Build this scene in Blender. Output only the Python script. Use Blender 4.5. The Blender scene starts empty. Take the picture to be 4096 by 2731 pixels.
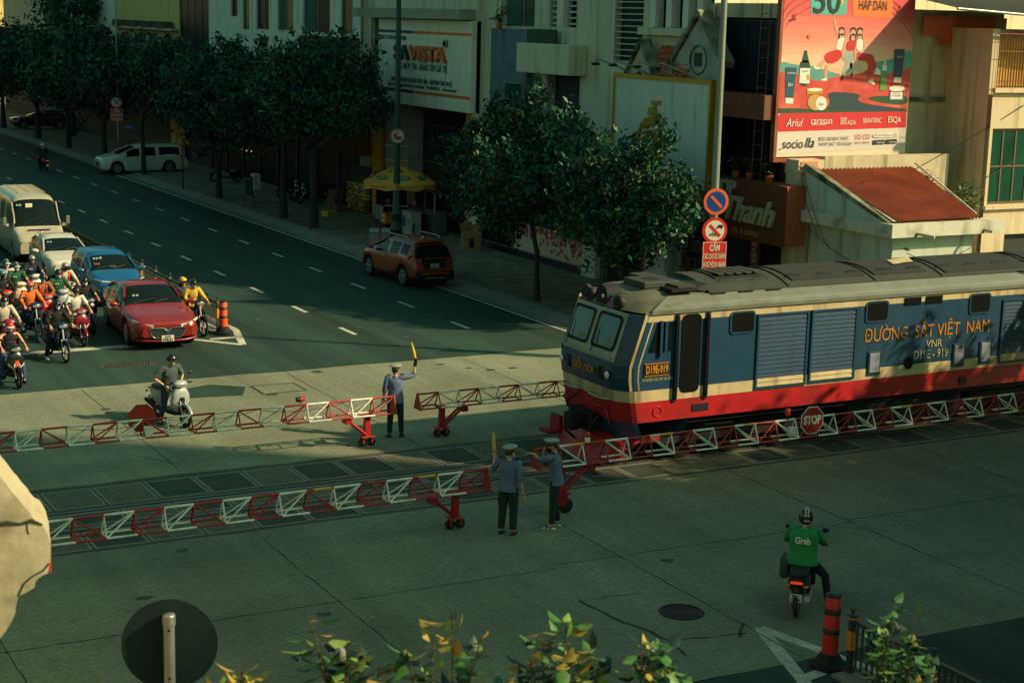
import bpy, math, random
import numpy as np
from mathutils import Vector, Matrix
rnd = random.Random(7)
R = math.radians
PI = math.pi
S = bpy.context.scene
COL = S.collection

# ------------------------------------------------------------------ camera, sky, sun, exposure
CAM_H = 9.56
cd = bpy.data.cameras.new('camera'); cam = bpy.data.objects.new('camera', cd); COL.objects.link(cam)
_f = Vector((0.47116, 0.86081, -0.19239)); _d = Vector((-0.07, -0.18, -0.98))
_p, _roll = 0.19358277, 0.0255177
_az = R(61.31)
_W = Matrix(((math.sin(_az), math.cos(_az), 0), (-math.cos(_az), math.sin(_az), 0), (0, 0, 1)))
_F = _W @ Vector((0, math.cos(_p), -math.sin(_p)))
_D = _W @ Vector((0, -math.sin(_p), -math.cos(_p)))
_R = _W @ Vector((1, 0, 0))
_r2 = math.cos(_roll) * _R - math.sin(_roll) * _D
_d2 = math.sin(_roll) * _R + math.cos(_roll) * _D
cam.matrix_world = Matrix(((_r2.x, -_d2.x, -_F.x, 0), (_r2.y, -_d2.y, -_F.y, 0), (_r2.z, -_d2.z, -_F.z, CAM_H), (0, 0, 0, 1)))
cd.sensor_width = 36.0
cd.lens = 6598.278 / 4096 * 36
cd.clip_start = 0.1; cd.clip_end = 3000
cd.dof.use_dof = True; cd.dof.focus_distance = 38.0; cd.dof.aperture_fstop = 8.0
S.camera = cam

SUN_AZ = (0.784, -0.62); SUN_EL = R(33)
wd = bpy.data.worlds.new('World'); S.world = wd; wd.use_nodes = True
nt = wd.node_tree; nt.nodes.clear()
sky = nt.nodes.new('ShaderNodeTexSky'); sky.sky_type = 'NISHITA'; sky.sun_disc = False
sky.sun_elevation = SUN_EL; sky.sun_rotation = math.atan2(SUN_AZ[0], SUN_AZ[1])
sky.air_density = 1.0; sky.dust_density = 3.0; sky.ozone_density = 1.0
tint = nt.nodes.new('ShaderNodeMix'); tint.data_type = 'RGBA'; tint.blend_type = 'MULTIPLY'
tint.inputs[0].default_value = 1.0; tint.inputs[7].default_value = (0.52, 0.97, 0.66, 1)
bg = nt.nodes.new('ShaderNodeBackground'); bg.inputs[1].default_value = 0.105
wo = nt.nodes.new('ShaderNodeOutputWorld')
nt.links.new(sky.outputs[0], tint.inputs[6]); nt.links.new(tint.outputs[2], bg.inputs[0]); nt.links.new(bg.outputs[0], wo.inputs[0])
ld = bpy.data.lights.new('sun', 'SUN'); ld.energy = 5.0; ld.angle = R(1.2); ld.color = (1.0, 0.77, 0.50)
lo = bpy.data.objects.new('sun', ld); COL.objects.link(lo); lo.location = (40, -40, 60)
_s = Vector((SUN_AZ[0] * math.cos(SUN_EL), SUN_AZ[1] * math.cos(SUN_EL), math.sin(SUN_EL)))
lo.rotation_euler = (-_s).to_track_quat('-Z', 'Y').to_euler()
vs = S.view_settings; vs.view_transform = 'Standard'; vs.look = 'None'; vs.gamma = 1.0; vs.exposure = 0.3
S.cycles.max_bounces = 6; S.cycles.diffuse_bounces = 3; S.cycles.glossy_bounces = 3
S.cycles.transmission_bounces = 4; S.cycles.transparent_max_bounces = 6
S.cycles.use_denoising = True
S.cycles.caustics_reflective = False; S.cycles.caustics_refractive = False

# ------------------------------------------------------------------ materials
def lin(c):
    o = []
    for x in c:
        x = x / 255.0
        o.append(x / 12.92 if x <= 0.04045 else ((x + 0.055) / 1.055) ** 2.4)
    return o
MATS = {}
def mat(key, rgb, rough=0.6, metal=0.0, var=0.18, scale=3.0, bump=0.0, bscale=40.0, coat=0.0, stain=None, stain_amt=0.0, stain_scale=1.2, streak=False, emit=None, alpha=1.0, spec=0.5):
    if key in MATS: return MATS[key]
    m = bpy.data.materials.new(key); m.use_nodes = True
    N = m.node_tree.nodes; L = m.node_tree.links
    b = N['Principled BSDF']; out = N['Material Output']
    c = lin(rgb)
    b.inputs['Roughness'].default_value = rough; b.inputs['Metallic'].default_value = metal
    b.inputs['Specular IOR Level'].default_value = spec
    if coat: b.inputs['Coat Weight'].default_value = coat; b.inputs['Coat Roughness'].default_value = 0.06
    tc = N.new('ShaderNodeTexCoord')
    no = N.new('ShaderNodeTexNoise'); no.inputs['Scale'].default_value = scale; no.inputs['Detail'].default_value = 8; no.inputs['Roughness'].default_value = 0.65
    L.new(tc.outputs['Object'], no.inputs['Vector'])
    mr = N.new('ShaderNodeMapRange'); mr.inputs[1].default_value = 0.3; mr.inputs[2].default_value = 0.7
    mr.inputs[3].default_value = 1 - var; mr.inputs[4].default_value = 1 + var * 0.6
    L.new(no.outputs[0], mr.inputs[0])
    mx = N.new('ShaderNodeMix'); mx.data_type = 'RGBA'; mx.blend_type = 'MULTIPLY'; mx.inputs[0].default_value = 1
    mx.inputs[6].default_value = (*c, 1); L.new(mr.outputs[0], mx.inputs[7])
    last = mx.outputs[2]
    if stain is not None:
        n2 = N.new('ShaderNodeTexNoise'); n2.inputs['Scale'].default_value = stain_scale; n2.inputs['Detail'].default_value = 6
        src = tc.outputs['Object']
        if streak:
            mp = N.new('ShaderNodeMapping'); mp.inputs['Scale'].default_value = (3.2, 3.2, 0.28); L.new(src, mp.inputs[0]); src = mp.outputs[0]
        L.new(src, n2.inputs['Vector'])
        m2 = N.new('ShaderNodeMapRange'); m2.inputs[1].default_value = 0.62 - stain_amt * 0.3; m2.inputs[2].default_value = 0.72; m2.clamp = True
        m2.inputs[4].default_value = min(1.0, 0.35 + stain_amt)
        L.new(n2.outputs[0], m2.inputs[0])
        mx2 = N.new('ShaderNodeMix'); mx2.data_type = 'RGBA'; L.new(m2.outputs[0], mx2.inputs[0]); L.new(last, mx2.inputs[6])
        mx2.inputs[7].default_value = (*lin(stain), 1); last = mx2.outputs[2]
    L.new(last, b.inputs['Base Color'])
    if bump:
        n3 = N.new('ShaderNodeTexNoise'); n3.inputs['Scale'].default_value = bscale; n3.inputs['Detail'].default_value = 5
        L.new(tc.outputs['Object'], n3.inputs['Vector'])
        bp = N.new('ShaderNodeBump'); bp.inputs['Strength'].default_value = bump; bp.inputs['Distance'].default_value = 0.02
        L.new(n3.outputs[0], bp.inputs['Height']); L.new(bp.outputs[0], b.inputs['Normal'])
    if emit:
        b.inputs['Emission Color'].default_value = (*lin(emit[0]), 1); b.inputs['Emission Strength'].default_value = emit[1]
    if alpha < 1: b.inputs['Alpha'].default_value = alpha
    MATS[key] = m
    return m

def glassmat(key, rgb, rough=0.04, trans=0.0):
    if key in MATS: return MATS[key]
    m = mat(key, rgb, rough, 0, 0.25, 0.9, spec=0.6)
    return m

# ------------------------------------------------------------------ mesh builder
class MB:
    def __init__(s): s.v = []; s.f = []; s.m = []; s.s = []
    def add(s, vs, fs, mi=0, smooth=False):
        o = len(s.v); s.v.extend([tuple(x) for x in vs])
        for f in fs: s.f.append([o + i for i in f]); s.m.append(mi); s.s.append(smooth)
    def box(s, x0, x1, y0, y1, z0, z1, mi=0):
        v = [(x0, y0, z0), (x1, y0, z0), (x1, y1, z0), (x0, y1, z0), (x0, y0, z1), (x1, y0, z1), (x1, y1, z1), (x0, y1, z1)]
        s.add(v, [(3, 2, 1, 0), (4, 5, 6, 7), (0, 1, 5, 4), (1, 2, 6, 5), (2, 3, 7, 6), (3, 0, 4, 7)], mi)
        return s
    def bbox(s, x0, x1, y0, y1, z0, z1, b=0.01, mi=0):   # box with chamfered edges
        secs = []
        for z, i in ((z0, b), (z0 + b, 0), (z1 - b, 0), (z1, b)):
            a0, a1, c0, c1 = x0 + i, x1 - i, y0 + i, y1 - i
            secs.append([(a0 + b, c0, z), (a1 - b, c0, z), (a1, c0 + b, z), (a1, c1 - b, z), (a1 - b, c1, z), (a0 + b, c1, z), (a0, c1 - b, z), (a0, c0 + b, z)])
        s.loft(secs, mi, smooth=False); return s
    def quad(s, a, b, c, d, mi=0): s.add([a, b, c, d], [(0, 1, 2, 3)], mi); return s
    def loft(s, secs, mi=0, smooth=True, caps=True, closed=True):
        n = len(secs[0]); v = [p for q in secs for p in q]; f = []
        for i in range(len(secs) - 1):
            for j in range(n if closed else n - 1):
                k = (j + 1) % n
                f.append((i * n + j, i * n + k, (i + 1) * n + k, (i + 1) * n + j))
        s.add(v, f, mi, smooth)
        if caps and closed:
            s.add(secs[0], [tuple(range(n))[::-1]], mi, False); s.add(secs[-1], [tuple(range(n))], mi, False)
        return s
    def tube(s, pts, r, n=8, mi=0, caps=True, smooth=True, up=None):
        pts = [Vector(p) for p in pts]; secs = []; pu = None
        for i, p in enumerate(pts):
            a = pts[max(i - 1, 0)]; b = pts[min(i + 1, len(pts) - 1)]
            t = (b - a)
            if t.length < 1e-9: t = Vector((0, 0, 1))
            t.normalize()
            u = Vector(up) if up else (pu if pu else (Vector((0, 0, 1)) if abs(t.z) < 0.9 else Vector((0, 1, 0))))
            x = u.cross(t)
            if x.length < 1e-6: x = Vector((1, 0, 0)).cross(t)
            x.normalize(); y = t.cross(x).normalized(); pu = y
            ri = r[i] if isinstance(r, (list, tuple)) else r
            rx, ry = ri if isinstance(ri, (list, tuple)) else (ri, ri)
            secs.append([tuple(p + x * (rx * math.cos(2 * PI * k / n)) + y * (ry * math.sin(2 * PI * k / n))) for k in range(n)])
        s.loft(secs, mi, smooth, caps); return s
    def rod(s, p, q, r, n=6, mi=0): return s.tube([p, q], r, n, mi)
    def ell(s, c, r, nu=12, nv=8, mi=0, z0=-1.0, z1=1.0, M=None):
        if not isinstance(r, (list, tuple)): r = (r, r, r)
        secs = []
        for i in range(nv + 1):
            ph = math.asin(max(-1, min(1, z0))) + (math.asin(max(-1, min(1, z1))) - math.asin(max(-1, min(1, z0)))) * i / nv
            cz, cr = math.sin(ph), max(math.cos(ph), 0.001)
            ring = []
            for k in range(nu):
                p = Vector((r[0] * cr * math.cos(2 * PI * k / nu), r[1] * cr * math.sin(2 * PI * k / nu), r[2] * cz))
                if M is not None: p = M @ p
                ring.append(tuple(Vector(c) + p))
            secs.append(ring)
        s.loft(secs, mi, True, True); return s
    def lathe(s, prof, c=(0, 0, 0), n=16, mi=0, axis='z', smooth=True):
        secs = []
        for r, h in prof:
            r = max(r, 0.0005)
            ring = []
            for k in range(n):
                a = 2 * PI * k / n; x, y = r * math.cos(a), r * math.sin(a)
                p = (x, y, h) if axis == 'z' else ((h, x, y) if axis == 'x' else (y, h, x))
                ring.append((c[0] + p[0], c[1] + p[1], c[2] + p[2]))
            secs.append(ring)
        s.loft(secs, mi, smooth, True); return s
    def prism(s, poly, a, b, plane='xz', mi=0):  # polygon in a plane, extruded along the third axis from a to b
        def P(p, h): return (p[0], h, p[1]) if plane == 'xz' else ((p[0], p[1], h) if plane == 'xy' else (h, p[0], p[1]))
        n = len(poly)
        A = [P(p, a) for p in poly]; B = [P(p, b) for p in poly]
        s.add(A + B, [tuple(range(n)), tuple(range(2 * n - 1, n - 1, -1))] + [(i, (i + 1) % n, n + (i + 1) % n, n + i) for i in range(n)], mi)
        return s
    def torus(s, c, R_, r, n=20, k=8, mi=0, axis='x', a0=0, a1=2 * PI):
        secs = []; full = abs(a1 - a0 - 2 * PI) < 1e-6
        for i in range(n + 1):
            a = a0 + (a1 - a0) * i / n; ring = []
            for j in range(k):
                b = 2 * PI * j / k; rr = R_ + r * math.cos(b); h = r * math.sin(b)
                p = (h, rr * math.cos(a), rr * math.sin(a)) if axis == 'x' else ((rr * math.cos(a), rr * math.sin(a), h) if axis == 'z' else (rr * math.cos(a), h, rr * math.sin(a)))
                ring.append((c[0] + p[0], c[1] + p[1], c[2] + p[2]))
            secs.append(ring)
        s.loft(secs, mi, True, not full); return s
    def xf(s, M):
        s.v = [tuple(M @ Vector(p)) for p in s.v]; return s
    def join(s, o, off=0):
        b = len(s.v); s.v += o.v
        s.f += [[b + i for i in f] for f in o.f]; s.m += [i + off for i in o.m]; s.s += o.s; return s
    def build(s, name, mats, parent=None, loc=None, rz=0, label=None):
        me = bpy.data.meshes.new(name)
        me.from_pydata(s.v, [], s.f)
        if not isinstance(mats, (list, tuple)): mats = [mats]
        for m in mats: me.materials.append(m)
        me.polygons.foreach_set('material_index', s.m); me.polygons.foreach_set('use_smooth', s.s)
        me.validate(); me.update()
        o = bpy.data.objects.new(name, me); COL.objects.link(o)
        if loc is not None: o.location = loc
        if rz: o.rotation_euler = (0, 0, rz)
        if parent is not None: o.parent = parent
        if label: o['label'] = label
        fixn(me)
        return o
import bmesh
def fixn(me):
    bm = bmesh.new(); bm.from_mesh(me); bmesh.ops.recalc_face_normals(bm, faces=bm.faces); bm.to_mesh(me); bm.free()

def tag(o, label, cat, group=None, kind=None):
    if label: o['label'] = label
    if cat: o['category'] = cat
    if group: o['group'] = group
    if kind: o['kind'] = kind
    return o
def thing(name, label, cat, loc=(0, 0, 0), rz=0, group=None):
    o = bpy.data.objects.new(name, None); COL.objects.link(o); o.empty_display_size = 0.2
    o.location = loc; o.rotation_euler = (0, 0, rz)
    return tag(o, label, cat, group)
def struct(name, mb, m):
    o = mb.build(name, m); o['kind'] = 'structure'; return o
KIDS = {}
def copy_tree(o, parent=None):
    c = o.copy(); COL.objects.link(c)
    if parent is not None: c.parent = parent
    for ch in list(o.children): copy_tree(ch, c)
    return c

# lettering: text becomes a mesh; local x to the right, local z up, facing -y
TXT = {}
HORN = str.maketrans('ỜỚƠỢỞỠờớơợởỡ', 'ÒÓOỌỎÕòóoọỏõ')
def textmesh(s, size, depth=0.01, shear=0.0, bold=0.0, spacing=1.0, align='LEFT'):
    s = s.translate(HORN); k = (s, size, depth, shear, bold, spacing, align)
    if k in TXT: return TXT[k]
    cu = bpy.data.curves.new('lettering', 'FONT'); cu.body = s; cu.size = size; cu.extrude = depth; cu.shear = shear
    cu.offset = bold; cu.space_character = spacing; cu.align_x = align; cu.align_y = 'CENTER'; cu.resolution_u = 3
    ob = bpy.data.objects.new('lettering', cu); COL.objects.link(ob)
    dg = bpy.context.evaluated_depsgraph_get()
    me = bpy.data.meshes.new_from_object(ob.evaluated_get(dg))
    bpy.data.objects.remove(ob); bpy.data.curves.remove(cu)
    if len(me.vertices):
        co = np.empty(len(me.vertices) * 3); me.vertices.foreach_get('co', co); co = co.reshape(-1, 3)
        TXT[k] = (me, co[:, 0].min(), co[:, 0].max())
    else: TXT[k] = (me, 0, 0)
    return TXT[k]
def text(s, size, m, parent, loc, rot=None, depth=0.006, width=None, name='lettering', shear=0.0, bold=0.0, align='CENTER', squash=None, spacing=1.0):
    me, a, b = textmesh(s, size, depth, shear, bold, spacing, align)
    me = me.copy(); me.materials.clear(); me.materials.append(m)
    o = bpy.data.objects.new(name, me); COL.objects.link(o); o.parent = parent
    sx = width / (b - a) if width and b > a else 1.0
    o.scale = (sx, squash or 1.0, 1.0)
    o.location = loc
    o.rotation_euler = rot if rot else (PI / 2, 0, 0)
    return o
# ------------------------------------------------------------------ ground, road, crossing
def groundmat(key, rgb, grain=0.35, gs=16.0, fine=70.0, blot=0.25, bs=0.35, stain=(40, 44, 38), stain_amt=0.3, rough=0.85, bump=0.5, aniso=(1, 1, 1), lanes=0.0):
    m = bpy.data.materials.new(key); m.use_nodes = True
    N = m.node_tree.nodes; L = m.node_tree.links; b = N['Principled BSDF']
    b.inputs['Roughness'].default_value = rough; b.inputs['Specular IOR Level'].default_value = 0.3
    tc = N.new('ShaderNodeTexCoord'); mp = N.new('ShaderNodeMapping'); mp.inputs['Scale'].default_value = aniso
    L.new(tc.outputs['Object'], mp.inputs[0])
    def noise(sc, det=6, ro=0.6, dist=0.0, src=mp):
        n = N.new('ShaderNodeTexNoise'); n.inputs['Scale'].default_value = sc; n.inputs['Detail'].default_value = det
        n.inputs['Roughness'].default_value = ro; n.inputs['Distortion'].default_value = dist
        L.new(src.outputs[0], n.inputs['Vector']); return n
    def rng(n, a, b2, lo, hi):
        r = N.new('ShaderNodeMapRange'); r.inputs[1].default_value = a; r.inputs[2].default_value = b2; r.inputs[3].default_value = lo; r.inputs[4].default_value = hi
        L.new(n.outputs[0], r.inputs[0]); return r
    g1 = rng(noise(gs, 3, 0.7, 1.2), 0.35, 0.65, 1 - grain, 1 + grain)
    g2 = rng(noise(fine, 2), 0.3, 0.7, 1 - grain * 0.6, 1 + grain * 0.6)
    g3 = rng(noise(bs, 8, 0.62, 0.4), 0.3, 0.7, 1 - blot, 1 + blot)
    def mul(a, c):
        x = N.new('ShaderNodeMath'); x.operation = 'MULTIPLY'; L.new(a.outputs[0], x.inputs[0]); L.new(c.outputs[0], x.inputs[1]); return x
    v = mul(mul(g1, g2), g3)
    if lanes:
        mpl = N.new('ShaderNodeMapping'); mpl.inputs['Scale'].default_value = (1.1, .035, 1); L.new(tc.outputs['Object'], mpl.inputs[0]); v = mul(v, rng(noise(1.0, 5, .6, .2, mpl), .3, .7, 1 - lanes, 1 + lanes))
    mx = N.new('ShaderNodeMix'); mx.data_type = 'RGBA'; mx.blend_type = 'MULTIPLY'; mx.inputs[0].default_value = 1
    mx.inputs[6].default_value = (*lin(rgb), 1); L.new(v.outputs[0], mx.inputs[7])
    st = rng(noise(1.1, 9, 0.7, 0.6), 0.56, 0.74, 0, stain_amt)
    m2 = N.new('ShaderNodeMix'); m2.data_type = 'RGBA'; L.new(st.outputs[0], m2.inputs[0]); L.new(mx.outputs[2], m2.inputs[6]); m2.inputs[7].default_value = (*lin(stain), 1)
    L.new(m2.outputs[2], b.inputs['Base Color'])
    bp = N.new('ShaderNodeBump'); bp.inputs['Strength'].default_value = bump; bp.inputs['Distance'].default_value = 0.012
    L.new(g1.outputs[0], bp.inputs['Height']); L.new(bp.outputs[0], b.inputs['Normal'])
    MATS[key] = m; return m

M_asph = groundmat('asphalt', (40, 62, 52), 0.2, 26, 110, 0.2, 0.14, (30, 48, 42), 0.45, 0.8, 0.35, lanes=.4)
M_conc = groundmat('concrete', (118, 122, 98), 0.26, 12, 44, 0.22, 0.18, (84, 86, 70), 0.5, 0.9, 0.5, (1.0, 1.5, 1), lanes=.16)
M_ground = groundmat('ground_asphalt', (40, 60, 52), 0.15, 20, 90, 0.2, 0.2)
M_bed = groundmat('track_bed', (78, 80, 66), 0.3, 18, 80, 0.25, 0.6, (96, 92, 78), 0.4)
M_paint = groundmat('road_paint', (184, 180, 158), 0.3, 9, 60, 0.25, 0.8, (78, 86, 76), 0.85, 0.7, 0.1)
M_joint = mat('joint_dark', (54, 60, 48), 0.95)
M_kerb = groundmat('kerb_stone', (128, 126, 112), 0.18, 14, 60, 0.15, 0.7, (70, 72, 62), 0.5)

struct('ground', MB().quad((-300, -150, -0.014), (400, -150, -0.014), (400, 600, -0.014), (-300, 600, -0.014)), M_ground)
struct('road', MB().quad((-20, 41.33, 0), (26.3, 41.33, 0), (26.3, 260, 0), (-20, 260, 0)).quad((-20, -40, 0), (60, -40, 0), (60, 18.8, 0), (-20, 18.8, 0)), M_asph)
def wob(x0, x1, y, z, amp, step, seed):   # wavy edge points
    r = random.Random(seed); n = int((x1 - x0) / step) + 1
    return [(x0 + (x1 - x0) * i / n, y + r.uniform(-amp, amp), z) for i in range(n + 1)]
def strip_sheet(mb, lo, hi, mi=0):
    n = min(len(lo), len(hi))
    for i in range(n - 1): mb.quad(lo[i], lo[i + 1], hi[i + 1], hi[i], mi)
ap = MB()
strip_sheet(ap, wob(-30, 60, 18.8, 0.004, 0.05, 0.7, 1), wob(-30, 60, 28.28, 0.004, 0.03, 0.7, 2))
strip_sheet(ap, wob(-30, 26.3, 32.55, 0.004, 0.06, 0.7, 3), wob(-30, 26.3, 41.33, 0.004, 0.05, 0.7, 4))
struct('concrete_ground', ap, M_conc)
struct('track_ground', MB().quad((-30, 28.2, 0.001), (60, 28.2, 0.001), (60, 32.65, 0.001), (-30, 32.65, 0.001)), M_bed)
# joints between the slabs of concrete
jm = MB(); rj = random.Random(5)
def joint(p, q, w=0.03, jag=0.02):
    p, q = Vector(p), Vector(q); n = max(3, int((q - p).length / 0.25)); d = (q - p).normalized(); s = Vector((-d.y, d.x, 0)); pr = None
    for i in range(n + 1):
        c = p.lerp(q, i / n) + s * rj.uniform(-jag, jag); ww = w * rj.uniform(0.35, 1.3)
        a, b = c + s * ww * .5, c - s * ww * .5
        if pr: jm.quad(tuple(pr[0]), tuple(a), tuple(b), tuple(pr[1]))
        pr = (a, b)
for x in (-0.7, 4.7, 10.06, 15.58, 20.9, 26.2):
    joint((x, 18.9, 0.008), (x, 28.2, 0.008), 0.024)
    if x < 26: joint((x, 32.7, 0.008), (x, 41.2, 0.008), 0.024)
for a, b in ((-10, 14.2), (14.2, 20.9), (20.9, 33)): joint((a, 24.25, 0.008), (b, 24.1, 0.008), 0.026)
joint((13.75, 22.5, .008), (13.9, 21.3, .008), .07, .05); joint((13.9, 21.3, .008), (14.1, 20.25, .008), .08, .06); joint((14.1, 20.3, .008), (15.4, 20.05, .008), .05, .05); joint((15.2, 20.0, .008), (15.65, 20.45, .008), .06, .06)
joint((14.1, 20.3, .008), (13.95, 19.7, .008), .06, .04); joint((13.75, 22.5, .008), (14.9, 22.4, .008), .02, .03)
joint((9.2, 34.9, .008), (10.3, 33.2, .008), .02, .04)
rc = random.Random(15)
for k in range(16):
    x, y = rc.uniform(9, 25), rc.uniform(42, 75); a = rc.uniform(0, 3.1)
    for q in range(rc.randint(2, 4)):
        x2, y2 = x + math.cos(a) * rc.uniform(.4, 1.1), y + math.sin(a) * rc.uniform(.4, 1.4); joint((x, y, .003), (x2, y2, .003), .016, .05); x, y = x2, y2; a += rc.uniform(-.7, .7)
jm_o = struct('pavement_joint_lines', jm, M_joint)

# lane markings
pm = MB()
for k in range(20):
    y = 45.45 + 4.07 * k
    pm.quad((19.38, y, .004), (19.53, y, .004), (19.53, y + 1.25, .004), (19.38, y + 1.25, .004))
    pm.quad((23.07, y - 0.35, .004), (23.2, y - 0.35, .004), (23.2, y + 0.9, .004), (23.07, y + 0.9, .004))
pm.quad((25.75, 41.6, .004), (25.88, 41.6, .004), (25.75, 97, .004), (25.6, 97, .004))
pm.quad((2, 45.95, .004), (12.9, 46.0, .004), (12.9, 46.38, .004), (2, 46.45, .004))
# painted island noses beside the two orange bollards
def nose(pts, z=.0045):
    n = len(pts)
    for i in range(n - 1):
        p, q = Vector(pts[i]), Vector(pts[i + 1]); d = (q - p).normalized(); s = Vector((-d.y, d.x)) * .11
        pm.quad((p.x + s.x, p.y + s.y, z + i * .0008), (q.x + s.x, q.y + s.y, z + i * .0008), (q.x - s.x, q.y - s.y, z + i * .0008), (p.x - s.x, p.y - s.y, z + i * .0008))
nose([(14.6, 46.6), (15.78, 45.2), (16.35, 47.5), (16.1, 52)]); nose([(15.15, 46.3), (16.1, 46.35)], .0075)
nose([(14.95, 14.5), (14.75, 17.4), (15.75, 20.2), (16.35, 17.6), (16.5, 14)]); nose([(15.0, 18.2), (16.0, 18.4)], .0085)
struct('road_markings', pm, M_paint)
md = MB(); md.box(15.5, 16.12, 47.2, 130, 0, .05); md.box(15.5, 16.12, -10, 18.1, 0, .05)
struct('median_kerb', md, M_kerb)

# crossing rails and framed panels
M_rail = mat('rail_steel', (120, 124, 116), 0.35, 0.8, 0.2, 2.0, stain=(70, 50, 36), stain_amt=.2)
M_frame = mat('panel_frame', (122, 120, 102), 0.8, 0.1, 0.2, 2.0, bump=.2)
M_fillA = groundmat('panel_fill_dark', (60, 68, 58), 0.2, 22, 90, 0.2, 0.9, (84, 84, 70), 0.5)
M_fillB = groundmat('panel_fill_coarse', (94, 94, 76), 0.4, 16, 60, 0.2, 0.9, (60, 60, 50), 0.5)
for i, y in enumerate((29.6, 30.75)):
    t = thing('rail', ['steel running rail on the STOP sign side of the track', 'steel running rail on the side of the guard raising his flag'][i], 'rail', (0, y, 0), 0, 'rails of the crossing')
    MB().box(-30, 60, -.035, .035, .0, .03).build('railhead', M_rail, t)
    MB().box(-30, 60, .09 if i == 0 else -.15, .15 if i == 0 else -.09, .0, .02).build('guard_rail', M_rail, t)
    MB().box(-30, 60, .04 if i == 0 else -.085, .085 if i == 0 else -.04, .0, .008).build('flangeway', M_joint, t)
def panel(fill, w, d):
    t = thing('crossing_panel', 'x', 'crossing panel', (0, 0, 0), 0, 'steel framed panels of the level crossing')
    f = MB(); b = .06
    for a in ((0, w, 0, b), (0, w, d - b, d), (0, b, b, d - b), (w - b, w, b, d - b)): f.box(a[0], a[1], a[2], a[3], 0, .014)
    f.build('frame', M_frame, t); MB().box(b, w - b, b, d - b, 0, .009).build('infill', fill, t); return t
rows = [(31.0, 1.28, 'row behind the far rail'), (29.86, .74, 'row between the rails'), (28.42, 1.02, 'row before the near rail')]
rp = random.Random(3)
for yy, dd, nm in rows:
    pr = {}
    for i in range(-2, 27):
        x = 5.95 + 1.052 * i + (0 if dd > 1.2 else .12)
        k = 0 if rp.random() < (.7 if yy > 31 else .55) else 1
        if k in pr: t = copy_tree(pr[k])
        else: t = pr[k] = panel((M_fillA, M_fillB)[k], 1.02, dd)
        t.location = (x, yy, .003)
        t['label'] = ('dark smooth asphalt infill in a pale steel frame, ' if k == 0 else 'coarse pebbly concrete infill in a pale steel frame, ') + nm

# pavement with kerb on the far right side of the road
def brickmat(key, c1, c2, c3, bw, bh, mort=0.012, rough=0.8, vert=None):
    m = bpy.data.materials.new(key); m.use_nodes = True; N = m.node_tree.nodes; L = m.node_tree.links; b = N['Principled BSDF']
    b.inputs['Roughness'].default_value = rough; b.inputs['Specular IOR Level'].default_value = .3
    tc = N.new('ShaderNodeTexCoord'); mp = N.new('ShaderNodeMapping'); L.new(tc.outputs['Object'], mp.inputs[0])
    if vert: mp.inputs['Rotation'].default_value = vert
    br = N.new('ShaderNodeTexBrick'); br.inputs['Color1'].default_value = (*lin(c1), 1); br.inputs['Color2'].default_value = (*lin(c2), 1); br.inputs['Mortar'].default_value = (*lin(c3), 1)
    br.inputs['Scale'].default_value = 1; br.inputs['Brick Width'].default_value = bw; br.inputs['Row Height'].default_value = bh; br.inputs['Mortar Size'].default_value = mort
    L.new(mp.outputs[0], br.inputs['Vector'])
    no = N.new('ShaderNodeTexNoise'); no.inputs['Scale'].default_value = 1.3; no.inputs['Detail'].default_value = 8; L.new(tc.outputs['Object'], no.inputs['Vector'])
    mr = N.new('ShaderNodeMapRange'); mr.inputs[1].default_value = .3; mr.inputs[2].default_value = .7; mr.inputs[3].default_value = .68; mr.inputs[4].default_value = 1.2; L.new(no.outputs[0], mr.inputs[0])
    mx = N.new('ShaderNodeMix'); mx.data_type = 'RGBA'; mx.blend_type = 'MULTIPLY'; mx.inputs[0].default_value = 1; L.new(br.outputs[0], mx.inputs[6]); L.new(mr.outputs[0], mx.inputs[7])
    L.new(mx.outputs[2], b.inputs['Base Color'])
    bp = N.new('ShaderNodeBump'); bp.inputs['Strength'].default_value = .4; bp.inputs['Distance'].default_value = .01; L.new(br.outputs[1], bp.inputs['Height']); bp.invert = True; L.new(bp.outputs[0], b.inputs['Normal'])
    MATS[key] = m; return m
M_pave = brickmat('pavement_tiles', (142, 134, 104), (112, 110, 90), (60, 60, 50), .4, .4)
pv = MB(); pv.box(26.9, 60, 42.3, 260, -.01, .13); pv.box(26.9, 60, 33.2, 42.3, -.01, .13)
struct('pavement', pv, M_pave)
kb = MB(); rk = random.Random(9)
y = 33.3
while y < 150:
    l = 1.0; e = rk.uniform(-.004, .004)
    kb.add([(26.4, y, 0), (26.4, y + l - .015, 0), (26.55, y + l - .015, .06 + e), (26.55, y, .06 + e), (26.9, y, .135 + e), (26.9, y + l - .015, .135 + e)], [(0, 1, 2, 3), (3, 2, 5, 4)])
    y += l
struct('kerb', kb, M_kerb)
struct('gutter_kerb', MB().quad((25.95, 41.4, .004), (26.4, 41.4, .004), (26.4, 150, .004), (25.95, 150, .004)), M_kerb)
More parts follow.
